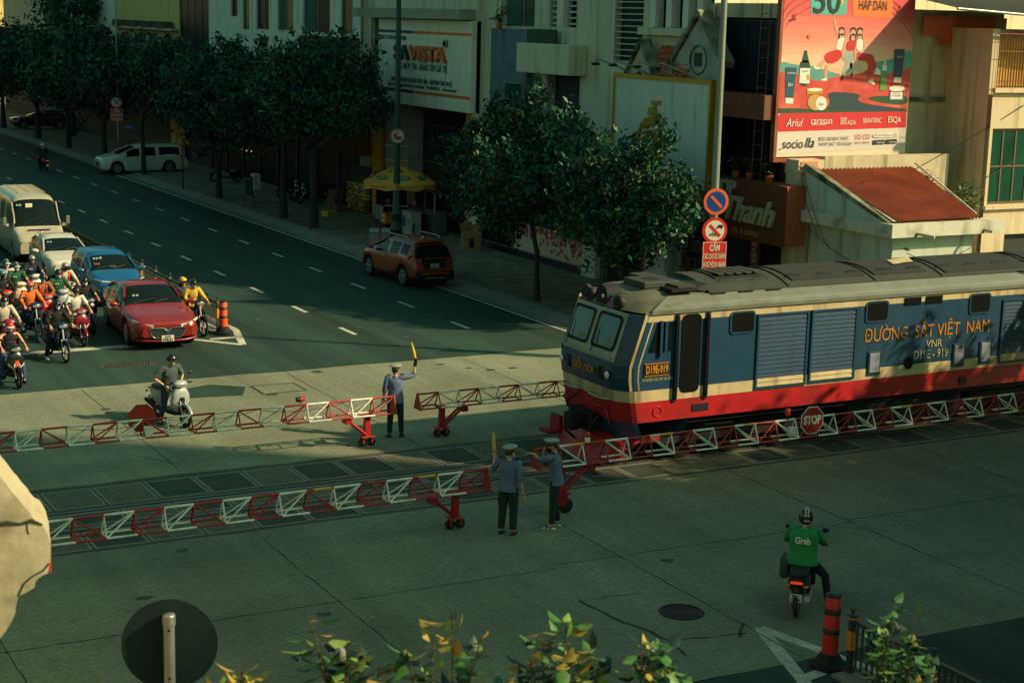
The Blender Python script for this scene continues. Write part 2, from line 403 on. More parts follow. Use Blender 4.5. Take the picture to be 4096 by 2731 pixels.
# covers, grates and patches in the carriageway
M_iron = mat('cast_iron', (44, 46, 40), .6, .5, .3, 12, bump=.4, bscale=30)
mc = thing('manhole_cover', 'round iron manhole cover in the cracked concrete near the right fence', 'manhole cover', (14.99, 21.32, .004))
MB().lathe([(.33, 0), (.33, .006), (.31, .008), (0, .008)], n=32).build('lid', M_iron, mc); rg = MB()
for r_ in (.12, .2, .28): rg.torus((0, 0, .008), r_, .008, 32, 6, axis='z')
for k in range(16): rg.box(-.01, .01, .22, .26, .007, .014) if k == 0 else rg.rod((.24 * math.cos(k * .39), .24 * math.sin(k * .39), .009), (.27 * math.cos(k * .39), .27 * math.sin(k * .39), .009), .008, 4)
rg.build('raised_pattern', M_iron, mc); MB().torus((0, 0, .0), .36, .022, 32, 6, axis='z').build('rim', M_iron, mc)
mc = thing('manhole_cover', 'square concrete pit cover in the sunlit concrete beyond the far barrier', 'manhole cover', (14.72, 39.4, .004))
f = MB()
for a in ((-.6, .6, -.5, -.45), (-.6, .6, .45, .5), (-.6, -.55, -.45, .45), (.55, .6, -.45, .45)): f.box(*a, 0, .012)
f.build('frame', M_joint, mc); MB().box(-.55, .55, -.45, .45, 0, .008).build('slab', M_conc, mc)
h = MB()
for x in (-.3, 0, .3):
    for y_ in (-.25, .25): h.box(x - .04, x + .04, y_ - .012, y_ + .012, .008, .0095)
h.build('slots', M_joint, mc)
struct('patched_road', MB().prism([(12.3, 39.2), (13.6, 39.0), (14.0, 39.9), (13.2, 40.5), (12.0, 40.1)], .004, .008, 'xy').prism([(22.1, 54.9), (23.3, 54.6), (23.6, 55.6), (22.4, 55.9)], .0, .004, 'xy'), M_asph)
gr = thing('drain_grate', 'dark slotted drain grate in the asphalt before the waiting motorbikes', 'drain grate', (11.9, 43.7, .002))
g = MB()
for k in range(16): g.rod((-.65 + k * .08, -.3, .004), (-.45 + k * .08, .3, .004), .012, 4)
g.build('slats', M_iron, gr); MB().box(-.7, .8, -.34, .34, 0, .003).build('pit', M_joint, gr)
rc = random.Random(44); om = MB()
for k in range(60):
    x, y = rc.uniform(7, 26), rc.uniform(19.5, 60); r = rc.uniform(.03, .16); z = .0065 + k * .00002
    if 28.1 < y < 32.8: continue
    om.add([(x + r * (1 + .35 * rc.uniform(-1, 1)) * math.cos(2 * PI * j / 12), y + r * .7 * (1 + .35 * rc.uniform(-1, 1)) * math.sin(2 * PI * j / 12), z) for j in range(12)], [tuple(range(12))])
struct('road_stains', om, mat('oil_stain', (58, 60, 48), .6, var=.3))
# scattered dry leaves and scraps
lm = MB(); rl = random.Random(21)
for k in range(170):
    x, y = rl.uniform(5, 30), rl.uniform(17, 75); s = rl.uniform(.02, .055); a = rl.uniform(0, 6.3)
    z = .012 if x < 26.3 else .137
    dx, dy = math.cos(a) * s, math.sin(a) * s
    lm.add([(x - dx, y - dy, z), (x + dy * .5, y - dx * .5, z + .012), (x + dx, y + dy, z), (x - dy * .5, y + dx * .5, z + .01)], [(0, 1, 2, 3)], 0)
o = lm.build('litter', mat('dry_leaf', (190, 160, 96), .8, var=.4, scale=.3)); tag(o, 'small dry leaves and paper scraps scattered over the road', 'litter', kind='stuff')
# ------------------------------------------------------------------ buildings
M_white = mat('white_render', (228, 222, 198), .85, var=.1, scale=.8, bump=.15, stain=(120, 116, 92), stain_amt=.28, stain_scale=.8, streak=True)
M_cream = mat('cream_render', (210, 186, 150), .85, var=.12, scale=.8, bump=.15, stain=(128, 112, 76), stain_amt=.35, stain_scale=.9, streak=True)
M_beige = mat('beige_render', (216, 204, 168), .85, var=.1, scale=.7, bump=.12, stain=(122, 116, 90), stain_amt=.3, stain_scale=.8, streak=True)
M_old = mat('old_stained_render', (194, 178, 146), .9, var=.2, scale=1.4, bump=.3, stain=(92, 86, 64), stain_amt=.38, stain_scale=.8, streak=True)
M_paleg = mat('pale_green_wall', (190, 196, 176), .85, var=.1, scale=1, bump=.1, stain=(120, 124, 104), stain_amt=.3, streak=True)
M_moss = mat('mossy_concrete', (150, 150, 118), .9, var=.35, scale=3, bump=.5, stain=(34, 48, 26), stain_amt=.8, stain_scale=2.2)
M_yellow = mat('ochre_render', (220, 188, 118), .85, var=.12, scale=.8, stain=(120, 96, 54), stain_amt=.3, streak=True)
M_orange = mat('orange_column', (214, 138, 44), .7, var=.15)
M_stone = mat('grey_stone', (160, 154, 130), .7, var=.18, scale=1.6, stain=(110, 104, 84), stain_amt=.3)
M_glassD = mat('dark_glass', (14, 28, 26), .4, 0, .3, .7, spec=.06)
M_glassG = mat('green_glass', (26, 72, 54), .3, 0, .5, .8, spec=.12)
M_glassB = mat('blue_glass', (16, 38, 46), .4, 0, .4, .6, spec=.08)
M_curtain = mat('curtain', (60, 92, 74), .9, var=.4, scale=2.5)
M_alu = mat('aluminium', (150, 152, 142), .4, .6, .15)
M_dark = mat('dark_metal', (30, 34, 32), .5, .3, .25)
M_black = mat('black_plastic', (20, 22, 21), .55, 0, .2)
M_shop = mat('shop_dark', (34, 38, 34), .7, var=.4, scale=1.0)
M_bluebrick = brickmat('blue_brick', (104, 126, 138), (90, 112, 126), (58, 72, 82), 2.2, .26, .012, .6, (PI / 2, 0, PI / 2))
M_rust = mat('rust_red_sheet', (150, 70, 44), .6, .1, .3, 2.5, stain=(80, 40, 28), stain_amt=.4)
M_brown = mat('brown_sheet', (112, 66, 44), .55, .1, .15, 1.0)
M_gold = mat('gold_trim', (196, 146, 44), .4, .4, .15)
M_chrome = mat('chrome', (210, 210, 200), .15, 1.0, .05)
M_slat = mat('white_slat', (196, 190, 166), .6, var=.15)
M_tile = mat('terracotta_tile', (206, 92, 46), .75, var=.3, scale=4, stain=(110, 52, 30), stain_amt=.35)
M_greyroof = mat('grey_roof_sheet', (84, 88, 78), .7, .1, .25, 1.0)

def holes_wall(mb, u0, u1, z0, z1, holes, th=.18, mi=0, y=0):
    us = sorted({u0, u1, *[h[0] for h in holes], *[h[1] for h in holes]}); zs = sorted({z0, z1, *[h[2] for h in holes], *[h[3] for h in holes]})
    us = [u for u in us if u0 <= u <= u1]; zs = [z for z in zs if z0 <= z <= z1]
    for i in range(len(us) - 1):
        for j in range(len(zs) - 1):
            cu, cz = (us[i] + us[i + 1]) / 2, (zs[j] + zs[j + 1]) / 2
            if any(h[0] < cu < h[1] and h[2] < cz < h[3] for h in holes): continue
            mb.quad((us[i], y, zs[j]), (us[i + 1], y, zs[j]), (us[i + 1], y, zs[j + 1]), (us[i], y, zs[j + 1]), mi)
    for a, b, c, d in holes:
        for p, q in (((a, c), (a, d)), ((b, d), (b, c)), ((a, d), (b, d)), ((b, c), (a, c))):
            mb.quad((p[0], y, p[1]), (q[0], y, q[1]), (q[0], y + th, q[1]), (p[0], y + th, p[1]), mi)
def window(root, h, nx=1, ny=1, y=.12, fm=None, gm=None, fr=.05, name='window', curtain=False):
    a, b, c, d = h; f = MB(); fm = fm or M_alu; gm = gm or M_glassD
    f.box(a, a + fr, y - .03, y + .03, c, d); f.box(b - fr, b, y - .03, y + .03, c, d); f.box(a + fr, b - fr, y - .03, y + .03, d - fr, d); f.box(a + fr, b - fr, y - .03, y + .03, c, c + fr)
    for i in range(1, nx):
        u = a + (b - a) * i / nx; f.box(u - fr * .4, u + fr * .4, y - .025, y + .025, c + fr, d - fr)
    for j in range(1, ny):
        z = c + (d - c) * j / ny; f.box(a + fr, b - fr, y - .022, y + .022, z - fr * .4, z + fr * .4)
    o = f.build(name, fm, root)
    MB().quad((a + .01, y, c + .01), (b - .01, y, c + .01), (b - .01, y, d - .01), (a + .01, y, d - .01)).build('pane', gm, o)
    if curtain:
        cm = MB(); n = 14; w = (b - a) * .42; pts = [(a + .06 + w * i / n, y - .012 - .01 * (i % 2)) for i in range(n + 1)]
        for i in range(n): cm.quad((*pts[i], c + .1), (*pts[i + 1], c + .1), (*pts[i + 1], d - .05), (*pts[i], d - .05))
        cm.build('curtain', M_curtain, o)
    return o
def corrugated(u0, u1, y0, z0, z1, pitch=.09, amp=.025):   # vertical ribs facing -y
    mb = MB(); n = int((u1 - u0) / pitch)
    for i in range(n):
        a = u0 + (u1 - u0) * i / n; b = u0 + (u1 - u0) * (i + .55) / n; c = u0 + (u1 - u0) * (i + 1) / n
        mb.quad((a, y0 - amp, z0), (b, y0 - amp, z0), (b, y0 - amp, z1), (a, y0 - amp, z1))
        mb.quad((b, y0 - amp, z0), (b, y0, z0), (b, y0, z1), (b, y0 - amp, z1)); mb.quad((b, y0, z0), (c, y0, z0), (c, y0, z1), (b, y0, z1))
        mb.quad((c, y0, z0), (c, y0 - amp, z0), (c, y0 - amp, z1), (c, y0, z1))
    return mb
def corr_roof(P00, P10, P11, P01, n=40, amp=.03, valley=False):   # ribs running from the P0x edge to the P1x edge side: u across, v down the slope
    P00, P10, P11, P01 = map(Vector, (P00, P10, P11, P01)); nrm = (P10 - P00).cross(P01 - P00).normalized(); mb = MB(); k = n * 4
    if nrm.z < 0: nrm = -nrm
    for i in range(k):
        t0, t1 = i / k, (i + 1) / k
        h0, h1 = amp * math.sin(t0 * n * 2 * PI), amp * math.sin(t1 * n * 2 * PI)
        a, b = P00.lerp(P10, t0) + nrm * h0, P00.lerp(P10, t1) + nrm * h1; c, d = P01.lerp(P11, t1) + nrm * h1, P01.lerp(P11, t0) + nrm * h0
        mb.add([a, b, c, d], [(0, 1, 2, 3)], 1 if valley and math.sin((t0 + t1) * n * PI) < -.3 else 0, True)
    return mb
QR = -PI / 2
def road_bld(name, label, X, Yfar): return thing(name, label, 'building', (X, Yfar, 0), QR)

# --- A: long white building with tall windows, behind the street trees
b = road_bld('shop_house', 'long white building with tall dark windows behind the largest street tree', 32.0, 97.4)
W = [(8.3, 10.35, 8.55, 13), (11.65, 14.05, 8.55, 13), (15.4, 19.1, 8.55, 13), (20.5, 22, 8.55, 13), (4.0, 5.2, 9.2, 12), (6.0, 7.2, 8.5, 12), (15.2, 18.4, 4.3, 7.0), (19.4, 22.2, 4.4, 6.3)]
m = MB(); holes_wall(m, 0, 22.95, 3.35, 15, W); m.box(0, 22.95, .18, 12, 3.35, 15); m.box(-.0, 22.95, .18, 12, 0, 3.35)
m.build('wall', M_white, b)
for i, h in enumerate(W): window(b, h, 2 if h[1] - h[0] > 1.6 else 1, 1, gm=[M_glassD, M_glassG][i % 2], curtain=i in (2, 1, 6))
f = MB(); 
for i in range(8): f.box(.1 + i * 2.86, .3 + i * 2.86, -.02, .18, 0, 3.35)
f.box(0, 22.95, -.05, .17, 2.9, 3.34); f.build('shop_frame', M_dark, b)
s_ = MB()
for i in range(8): s_.box(.3 + i * 2.86, 2.96 + i * 2.86 if i < 7 else 22.95, .06, .17, .15, 2.9)
s_.build('shop_window', M_glassD, b)
corrugated(15.0, 22.9, -.02, 7.15, 8.4).build('fascia', M_brown, b)
text('ART', .75, M_black, b, (9.6, -.06, 7.9), depth=.04, bold=.02)
text('Hand', 1.0, M_alu, b, (19.2, -.12, 3.6), depth=.03, shear=.3)
c = MB().box(17.4, 22.95, -.7, -.06, 4.05, 4.15); c.build('ledge', M_white, b)
# --- B: narrow cream house
b = road_bld('shop_house', 'narrow cream house with rust streaks between white building and the large signboard', 32.0, 74.4)
m = MB(); m.box(0, 1.35, 0, 10, 0, 15); m.box(1.35, 1.5, .05, 10, 0, 15); m.build('wall', M_old, b)
m = MB()
for x_, z0 in ((.62, 8.8), (.7, 9.6)): m.box(x_, x_ + .05, -.003, 0.0, z0, 15)
m.build('rust_streaks', mat('rust_streak', (214, 128, 48), .9, var=.3), b)
m = MB(); m.rod((.25, -.06, 3.2), (.25, -.06, 15), .05, 8); m.build('drain_pipe', M_old, b)
corrugated(-1.7, 1.35, -.75, 2.9, 4.05).build('sign_box', M_brown, b)
m = MB(); m.box(-1.7, 1.35, -.74, -.01, 2.9, 4.05); m.build('sign_box_body', M_brown, b)
# --- C: house with the large signboard
b = road_bld('office_building', 'grey building with deep dark garage opening under the large blue and orange signboard', 32.0, 72.95)
m = MB(); m.box(0, 11.0, 1.2, 14, 0, 15); m.box(0, 11.0, 0, 1.2, 9.85, 15); m.build('wall', M_beige, b)
m = MB(); m.box(-.05, 11.1, -1.0, .0, 9.42, 9.84); m.build('canopy', M_stone, b)
for a_, b_ in ((.3, 1.25), (10.1, 10.9)): MB().box(a_, b_, -.1, .6, 0, 5.6).build('column', M_orange, b)
m = MB(); m.box(2.0, 4.45, -.15, .6, 0, 5.6); m.build('stone_column', M_stone, b)
m = MB(); m.box(1.25, 2.0, .62, .7, 0, 5.6); m.box(4.45, 10.1, .62, .7, 0, 5.6); m.build('shutter', M_black, b)
m = MB()
for z in (1.35, 2.2, 3.05, 3.85, 4.7): m.box(4.45, 10.1, .59, .62, z, z + .03); m.box(1.25, 2.0, .59, .62, z, z + .03)
m.build('shutter_rail', M_alu, b)
text('LUTAC', .62, mat('dim_letters', (60, 62, 56), .6), b, (8.2, .57, 4.1), depth=.015)
m = MB(); m.prism([(4.9, 3.75), (5.9, 3.75), (5.4, 4.6)], .56, .6); m.build('logo_plate', MATS['dim_letters'], b)
sb = thing('signboard', 'large pale signboard with blue and orange bars and raised company lettering', 'signboard', (31.5, 71.15, 0), QR)
m = MB(); m.bbox(0, 9.45, 0, .45, 5.6, 9.38, .015); m.build('panel', mat('sign_panel', (238, 228, 196), .6, var=.08, scale=.5, stain=(140, 132, 104), stain_amt=.25, streak=True), sb)
M_navy = mat('navy_paint', (30, 46, 58), .6); M_sor = mat('orange_paint', (232, 112, 40), .55, var=.08)
m = MB(); m.box(.02, 3.85, -.02, 0, 8.76, 8.88); m.box(.02, 3.85, -.02, 0, 6.16, 6.28); m.build('navy_bar', M_navy, sb)
m = MB(); m.box(3.85, 9.43, -.02, 0, 8.76, 8.88); m.box(3.85, 9.43, -.02, 0, 6.16, 6.28); m.build('orange_bar', M_sor, sb)
text('CÔNG TY CP SÀI GÒN TRIỂN VỌNG', .26, M_navy, sb, (1.62, -.012, 8.53), width=2.9)
text('SA', .9, M_navy, sb, (2.68, -.07, 7.88), width=1.55, depth=.07, bold=.02)
text('VISTA', .9, M_sor, sb, (5.38, -.07, 7.88), width=3.7, depth=.07, bold=.02)
m = MB(); m.lathe([(.17, -.1), (.17, -.01), (0, -.01)], (7.1, 0, 8.4), 20, axis='y'); m.lathe([(.1, -.12), (.0, -.12)], (7.1, 0, 8.4), 20, axis='y'); m.build('logo_ball', M_alu, sb)
text('TẠO NIỀM  TIN - NÂNG TẦM GIÁ TRỊ', .42, M_navy, sb, (4.65, -.012, 7.3), width=5.2)
text('QUẢN LÝ VÀ KHAI THÁC BẤT ĐỘNG SẢN - GIẢI PHÁP CÔNG NGHỆ', .28, M_navy, sb, (4.6, -.012, 6.7), width=6.25)
text('Tầng 9, 10 - 173A Nguyễn Văn Trỗi, P.11, Q.Phú Nhuận      ĐT: 028 3842 2172      www.savista.com.vn', .2, M_navy, sb, (4.65, -.012, 6.46), width=7.0)
# --- D/E: beige modern building with blue brick bay, balcony, louvres and columns
b = road_bld('office_building', 'beige modern building with blue brick bay, blank balcony, louvres and tall white columns', 32.0, 61.7)
W = [(1.6, 4.4, 9.2, 12.5), (5.6, 7.6, 9.25, 12.5), (5.5, 8.0, 5.2, 7.5), (10.3, 12.2, 8.15, 14), (12.75, 16.4, 9.35, 13.2)]
m = MB(); holes_wall(m, 0, 16.45, 3.0, 15, W, .5); m.box(0, 16.45, .5, 14, 3.0, 15); m.box(0, 16.45, 1.0, 14, 0, 3.0); m.box(-.35, .0, -.25, .5, 0, 15)
m.build('wall', M_beige, b)
m = MB(); m.box(1.45, 4.45, -.35, -.01, 3.0, 9.12); m.build('blue_brick_bay', M_bluebrick, b)
window(b, (2.75, 4.3, 6.35, 7.05), 1, 1, y=-.37, gm=M_glassG)
window(b, W[0], 2, 1, y=.3, gm=M_glassG, curtain=True); window(b, W[1], 1, 1, y=.4, gm=M_glassD)
m = MB(); m.bbox(4.45, 8.45, -.8, -.01, 7.5, 8.62, .02); m.build('balcony', M_beige, b)
m = MB(); m.box(4.6, 6.8, -.4, -.35, 8.62, 9.15); m.build('balcony_glass', M_glassG, b)
m = MB(); m.box(6.3, 6.75, -.1, .3, 8.64, 12.5); m.build('column', M_white, b)
m = MB(); m.box(5.5, 8.0, .4, .48, 5.2, 7.5); m.build('recess_back', M_shop, b)
m = MB(); m2_ = MB()
for k in range(27): m.box(10.32, 12.18, .04, .1, 8.3 + k * .21, 8.34 + k * .21)
for k in range(14): m2_.box(5.62, 7.58, .1, .16, 9.35 + k * .22, 9.42 + k * .22)
m.build('louvre', M_slat, b); m2_.build('louvre', M_slat, b)
m = MB(); m.box(10.3, 12.2, .3, .4, 8.15, 14); m.box(12.75, 16.4, .42, .48, 9.35, 13.2); m.build('dark_opening', M_shop, b)
for x_ in (12.75, 13.75, 14.75, 15.6): MB().box(x_, x_ + .34, -.1, .25, 9.36, 13.2).build('column', M_white, b)
m = MB(); m.box(12.3, 16.45, -.3, -.01, 9.1, 9.34); m.build('sill', M_beige, b)
m = MB()
for k in range(12): m.box(12.8, 16.35, .36, .41, 9.5 + k * .28, 9.56 + k * .28)
m.build('louvre', M_dark, b)
# ground floor shops of this building
for a_, b_, c_ in ((9.05, 10.0, -.3), (13.1, 14.45, -.2), (.0, .5, -.3)): MB().box(a_, b_, c_, .95, 0, 3.0).build('pillar', M_white, b)
m = MB(); m.box(.5, 9.05, -.2, .0, 0, .35); m.build('plinth', M_black, b)
window(b, (.52, 3.2, .36, 2.95), 2, 1, y=-.1, gm=M_glassD, name='shop_window'); o = window(b, (3.2, 9.03, .36, 2.95), 3, 1, y=-.1, gm=M_glassG, name='shop_window')
M_dec = mat('decal_cream', (226, 190, 150), .6, var=.08); M_leafr = mat('decal_red', (196, 44, 28), .6, var=.25, scale=5)
MB().quad((3.4, -.145, .42), (8.95, -.145, .42), (8.95, -.145, 1.5), (3.4, -.145, 1.5)).build('window_decal', M_dec, b)
lf = MB(); rl = random.Random(4)
for k in range(230):
    u = rl.uniform(3.45, 8.9); z = 1.48 - abs(rl.gauss(0, .26)) if k < 200 else rl.uniform(.5, 1.2)
    if z < .45: continue
    s = rl.uniform(.05, .13); a = rl.uniform(0, 6)
    pts = []
    for q in range(10): rr = s * (1 if q % 2 == 0 else .45); pts.append((u + rr * math.cos(a + q * PI / 5), -.15 - k * .00004, z + rr * math.sin(a + q * PI / 5)))
    lf.add(pts, [tuple(range(10))])
lf.build('maple_leaf_print', M_leafr, b)
text('202', .95, M_leafr, b, (7.9, -.17, 1.75), depth=.012, bold=.05); text('202', .95, M_white, b, (7.9, -.155, 1.75), depth=.006, bold=.1)
sg = thing('sale_sign', 'green and red sale lightbox hanging beside the white shop pillar', 'sign', (31.3, 53.45, 1.55), QR)
m = MB(); m.bbox(0, 1.35, -.28, 0, 0, 1.15, .015); m.build('box', mat('sale_green', (34, 136, 60), .5), sg)
m = MB(); m.lathe([(.36, -.3), (0, -.3)], (.75, 0, .8), 24, axis='y'); m.build('red_disc', M_leafr, sg)
text('50%', .5, M_white, sg, (.75, -.31, .82), bold=.02)
m = MB(); m.prism([(.2, .05), (.55, .05), (1.33, .62), (1.33, .4), (.75, .02)][:4], -.293, -.285); m.build('yellow_band', mat('sale_yellow', (222, 196, 70), .5), sg)
m = MB(); m.prism([(.25, .3), (1.33, .95), (1.33, .68), (.45, .12)], -.297, -.287); m.build('purple_band', mat('sale_purple', (110, 60, 110), .5), sg)
text('TIỆC SALE', .2, M_black, sg, (.92, -.3, .27), rot=(PI / 2, R(-35), 0), bold=.006)
gt = MB()
for k in range(26): gt.rod((10.05 + k * .118, -.05 + .04 * (k % 2), .05), (10.05 + k * .118, -.05 + .04 * (k % 2), 2.9), .014, 4)
for z in (.1, .75, 1.5, 2.2, 2.88): gt.box(10.0, 13.1, -.09, -.06, z, z + .04)
for k in range(12): gt.rod((10.1 + k * .25, -.1, .78), (10.35 + k * .25, -.1, 1.5), .01, 4); gt.rod((10.35 + k * .25, -.1, .78), (10.1 + k * .25, -.1, 1.5), .01, 4)
gt.build('folding_gate', mat('gate_grey', (92, 104, 92), .6, .3), b)
MB().box(10.0, 13.1, .3, .4, 0, 3).build('dark_opening', M_shop, b)
# shop with loudspeakers on shelves
m = MB(); m.box(14.45, 17.2, .75, .9, 0, 3.0); m.build('shop_back', M_shop, b)
shelf = MB()
for z in (.55, 1.2, 1.85): shelf.box(14.6, 17.1, .3, .74, z, z + .04)
for i, (u, z, w, h_) in enumerate([(14.7, 1.24, .35, .45), (15.2, .59, .5, .5), (15.8, .59, .55, .55), (16.4, .59, .5, .5), (15.1, 1.24, .5, .4), (15.9, 1.24, .45, .5), (16.5, 1.24, .45, .4), (15.3, 1.89, .6, .3), (16.2, 1.89, .5, .35)]):
    o = MB().bbox(u, u + w, .34, .7, z, z + h_, .01).build('loudspeaker', mat('speaker_box', (110, 84, 52), .6), b); MB().lathe([(min(w, h_) * .38, .33), (min(w, h_) * .3, .335), (0, .36)], (u + w / 2, 0, z + h_ / 2), 16, axis='y').build('speaker_cone', M_black, o)
shelf.build('shelf', M_brown, b)
# --- ship signboard, spotlight arms, gables
sh = thing('signboard', 'white signboard with golden sailing ship and gilt frame above the tree', 'signboard', (31.1, 49.85, 0), QR)
m = MB(); m.box(0.1, 5.85, 0, .15, 4.2, 7.62); m.build('panel', mat('ship_panel', (226, 222, 200), .6, var=.06, scale=.6, stain=(150, 146, 124), stain_amt=.25, streak=True), sh)
m = MB(); m.box(0, 5.95, -.05, .16, 7.62, 7.76); m.box(0, .1, -.05, .16, 4.2, 7.62); m.box(5.85, 5.95, -.05, .16, 4.2, 7.62); m.build('gilt_frame', M_gold, sh)
m = MB()
def zz(x, y): return (2.35 + (x - 1320) * .0112 / 1.0 * .92, 7.62 - (y - 735) * .00585 * 1.0)
for poly in ([(1236, 1098), (1280, 985), (1268, 1102)], [(1275, 1095), (1265, 1050), (1360, 1015), (1358, 1090)], [(1280, 1020), (1295, 960), (1400, 918), (1375, 985)], [(1316, 942), (1318, 900), (1360, 880), (1368, 922)],
             [(1336, 878), (1336, 852), (1388, 850), (1384, 872)], [(1362, 1090), (1372, 985), (1420, 952), (1398, 1010), (1408, 1095)], [(1215, 1128), (1290, 1140), (1420, 1110), (1400, 1190), (1260, 1170)]):
    m.prism([zz(*p) for p in poly], -.06, -.002)
m.build('ship_emblem', M_gold, sh)
for i, u in enumerate((1.1, 2.25, 3.75, 4.95)):
    t = thing('spotlight', ['spotlight on a bent arm at the far end of the ship signboard', 'second spotlight arm from the gilt left corner, over the ship signboard', 'third spotlight arm from the gilt left corner, over the ship signboard', 'spotlight arm over the ship signboard nearest the tall grey lamp post'][i], 'spotlight', (31.1, 49.85 - u, 7.7), QR, 'spotlights over the ship signboard')
    m = MB(); m.tube([(0, .2, 0), (-.25, -.35, .28), (-.5, -.95, .52), (-.56, -1.05, .5), (-.58, -1.08, .42)], [.03] * 5, 7); m.build('arm', M_alu, t)
    m = MB(); m.bbox(-.7, -.48, -1.22, -.98, .32, .42, .02); m.build('lamp_head', M_black, t)
gb = thing('roof_gable', 'small pointed gable with round vent and tiled roof above the ship signboard', 'house roof', (31.4, 49.95, 0), QR)
m = MB(); m.prism([(.1, 7.2), (1.35, 8.75), (2.6, 7.2)], -.02, .12); m.build('gable_wall', M_cream, gb)
m = MB()
for p, q in (((-.05, 7.2), (1.35, 8.98)), ((1.35, 8.98), (2.75, 7.2))):
    d = Vector((q[0] - p[0], q[1] - p[1])).normalized(); n = Vector((-d.y, d.x)) * .1
    m.prism([(p[0], p[1]), (q[0], q[1]), (q[0] - n.x, q[1] - n.y), (p[0] - n.x, p[1] - n.y)] if n.y > 0 else [(p[0], p[1]), (q[0], q[1]), (q[0] + n.x, q[1] + n.y), (p[0] + n.x, p[1] + n.y)], -.12, .35)
m.build('mossy_verge', M_moss, gb)
m = MB(); m.lathe([(.2, -.06), (.2, -.03), (0, -.03)], (1.3, 0, 7.65), 20, axis='y'); m.build('round_vent', M_black, gb)
m = MB(); rl = random.Random(8)
for r_ in range(7):
    for c_ in range(9):
        u = 1.75 + c_ * .24 + .12 * (r_ % 2); y = .1 + (6 - r_) * .075; z = 8.72 - r_ * .19 + rl.uniform(-.012, .012)
        m.loft([[(u, y, z), (u + .07, y - .0, z + .045), (u + .15, y, z + .05), (u + .22, y, z)], [(u, y - .22, z - .2), (u + .07, y - .22, z - .155), (u + .15, y - .22, z - .15), (u + .22, y - .22, z - .2)]], 0, False, True, True)
m.build('tiles', M_tile, gb)
gb = thing('roof_gable', 'taller grey gable with ring and square niche, moss on its verges', 'house roof', (31.6, 46.95, 0), QR)
m = MB(); m.prism([(.1, 7.2), (.1, 8.3), (1.45, 9.72), (2.8, 8.3), (2.8, 7.2)], 0, .15); m.build('gable_wall', mat('gable_grey', (178, 174, 152), .9, var=.2, scale=2, stain=(110, 108, 92), stain_amt=.4), gb)
m = MB(); m.prism([(-.1, 8.15), (1.45, 9.78), (1.45, 9.98), (-.2, 8.3)], -.1, .4); m.prism([(1.45, 9.78), (2.95, 8.15), (3.0, 8.35), (1.45, 9.98)], -.1, .38); m.prism([(-.22, 7.2), (.1, 7.2), (.1, 8.3), (-.22, 8.2)], -.1, .5)
m.build('mossy_verge', M_moss, gb)
m = MB(); m.torus((1.5, -.02, 8.35), .46, .035, 28, 6, axis='y'); m.build('ring', M_moss, gb)
m = MB(); m.box(1.32, 1.68, -.05, -.002, 8.15, 8.58); m.build('niche', mat('niche_dark', (58, 60, 50), .8), gb)
# --- G: dark glazed building with brown ribbed fascia
b = road_bld('shop_house', 'dark glazed shop house with brown ribbed fascia beside the beauty billboard', 32.2, 45.55)
m = MB(); m.box(0, .15, 0, 4.2, 0, 10.15); m.box(4.0, 4.2, 0, 4.2, 0, 10.15); m.box(.15, 4.0, .3, 4.2, 0, 9.6); m.build('wall', M_shop, b)
m = MB(); m.box(-.15, 4.25, -.15, 4.3, 9.75, 10.2); m.build('cornice', M_old, b)
window(b, (.15, 4.0, 7.5, 9.7), 5, 2, y=.1, fm=M_dark, gm=M_glassB, fr=.07); window(b, (.15, 4.0, 4.6, 6.6), 4, 2, y=.1, fm=M_dark, gm=M_glassD, fr=.07)
corrugated(-.2, 4.2, -.9, 6.65, 7.42, .085).build('fascia', mat('fascia_rust', (136, 70, 46), .6, var=.2), b)
m = MB(); m.box(-.2, 4.2, -.89, 0, 6.66, 7.41); m.build('fascia_body', M_brown, b)
m = MB()
for x_, y_ in ((3.75, -.6), (3.3, -.6)):
    m.rod((x_, y_, 4.7), (x_ + .1, y_, 10.2), .018, 5)
for z in range(12): m.rod((3.3, -.6, 4.9 + z * .45), (3.75, -.6, 4.95 + z * .45), .014, 5)
m.build('rusty_ladder', M_rust, b)
# --- H: ribbed sign box
b = thing('sign_box', 'brown ribbed shop sign box with cursive white lettering and phone number', 'shop sign', (31.4, 44.0, 0), QR)
corrugated(0, 3.83, 0, 2.85, 4.72, .082, .03).build('ribbed_front', mat('sign_brown', (122, 68, 46), .6, var=.12), b)
m = MB(); m.box(0, 3.83, .002, .78, 2.85, 4.72); m.build('body', M_brown, b)
sd = corrugated(0, .76, 0, 2.85, 4.72, .082, .03); sd.xf(Matrix.Translation((3.832, .01, 0)) @ Matrix.Rotation(PI / 2, 4, 'Z')); sd.build('ribbed_side', mat('sign_brown_sunlit', (186, 100, 62), .6, var=.12), b)  # side coloured lighter than the brown front, for the sun falling on it
M_let = mat('letter_pale', (190, 186, 150), .4, .2)
text('SHOP', .62, M_let, b, (.55, -.1, 4.4), depth=.04, bold=.02); text('Thanh', 1.05, M_let, b, (2.0, -.1, 3.75), depth=.05, shear=.35, bold=.03); text('ĐT: 0  838452', .24, mat('letter_gold', (176, 150, 80), .5), b, (1.9, -.05, 3.08), depth=.01)
MB().quad((-1, 1.3, 0), (4.0, 1.3, 0), (4.0, 1.3, 2.85), (-1, 1.3, 2.85)).build('shutter', M_shop, b)
pr_ = MB(); pr_.box(1.7, 1.8, .2, .9, .3, 2.8); pr_.build('bracket', M_dark, b)
vs_ = thing('hanging_sign', 'dark red vertical banner under the brown ribbed sign box', 'sign', (31.5, 42.0, 1.2), QR)
MB().box(0, .45, 0, .06, 0, 1.7).build('board', mat('banner_red', (120, 36, 32), .6), vs_); text('EVERYDAY', .3, M_let, vs_, (.22, -.01, .85), rot=(PI / 2, PI / 2, 0), width=1.5)
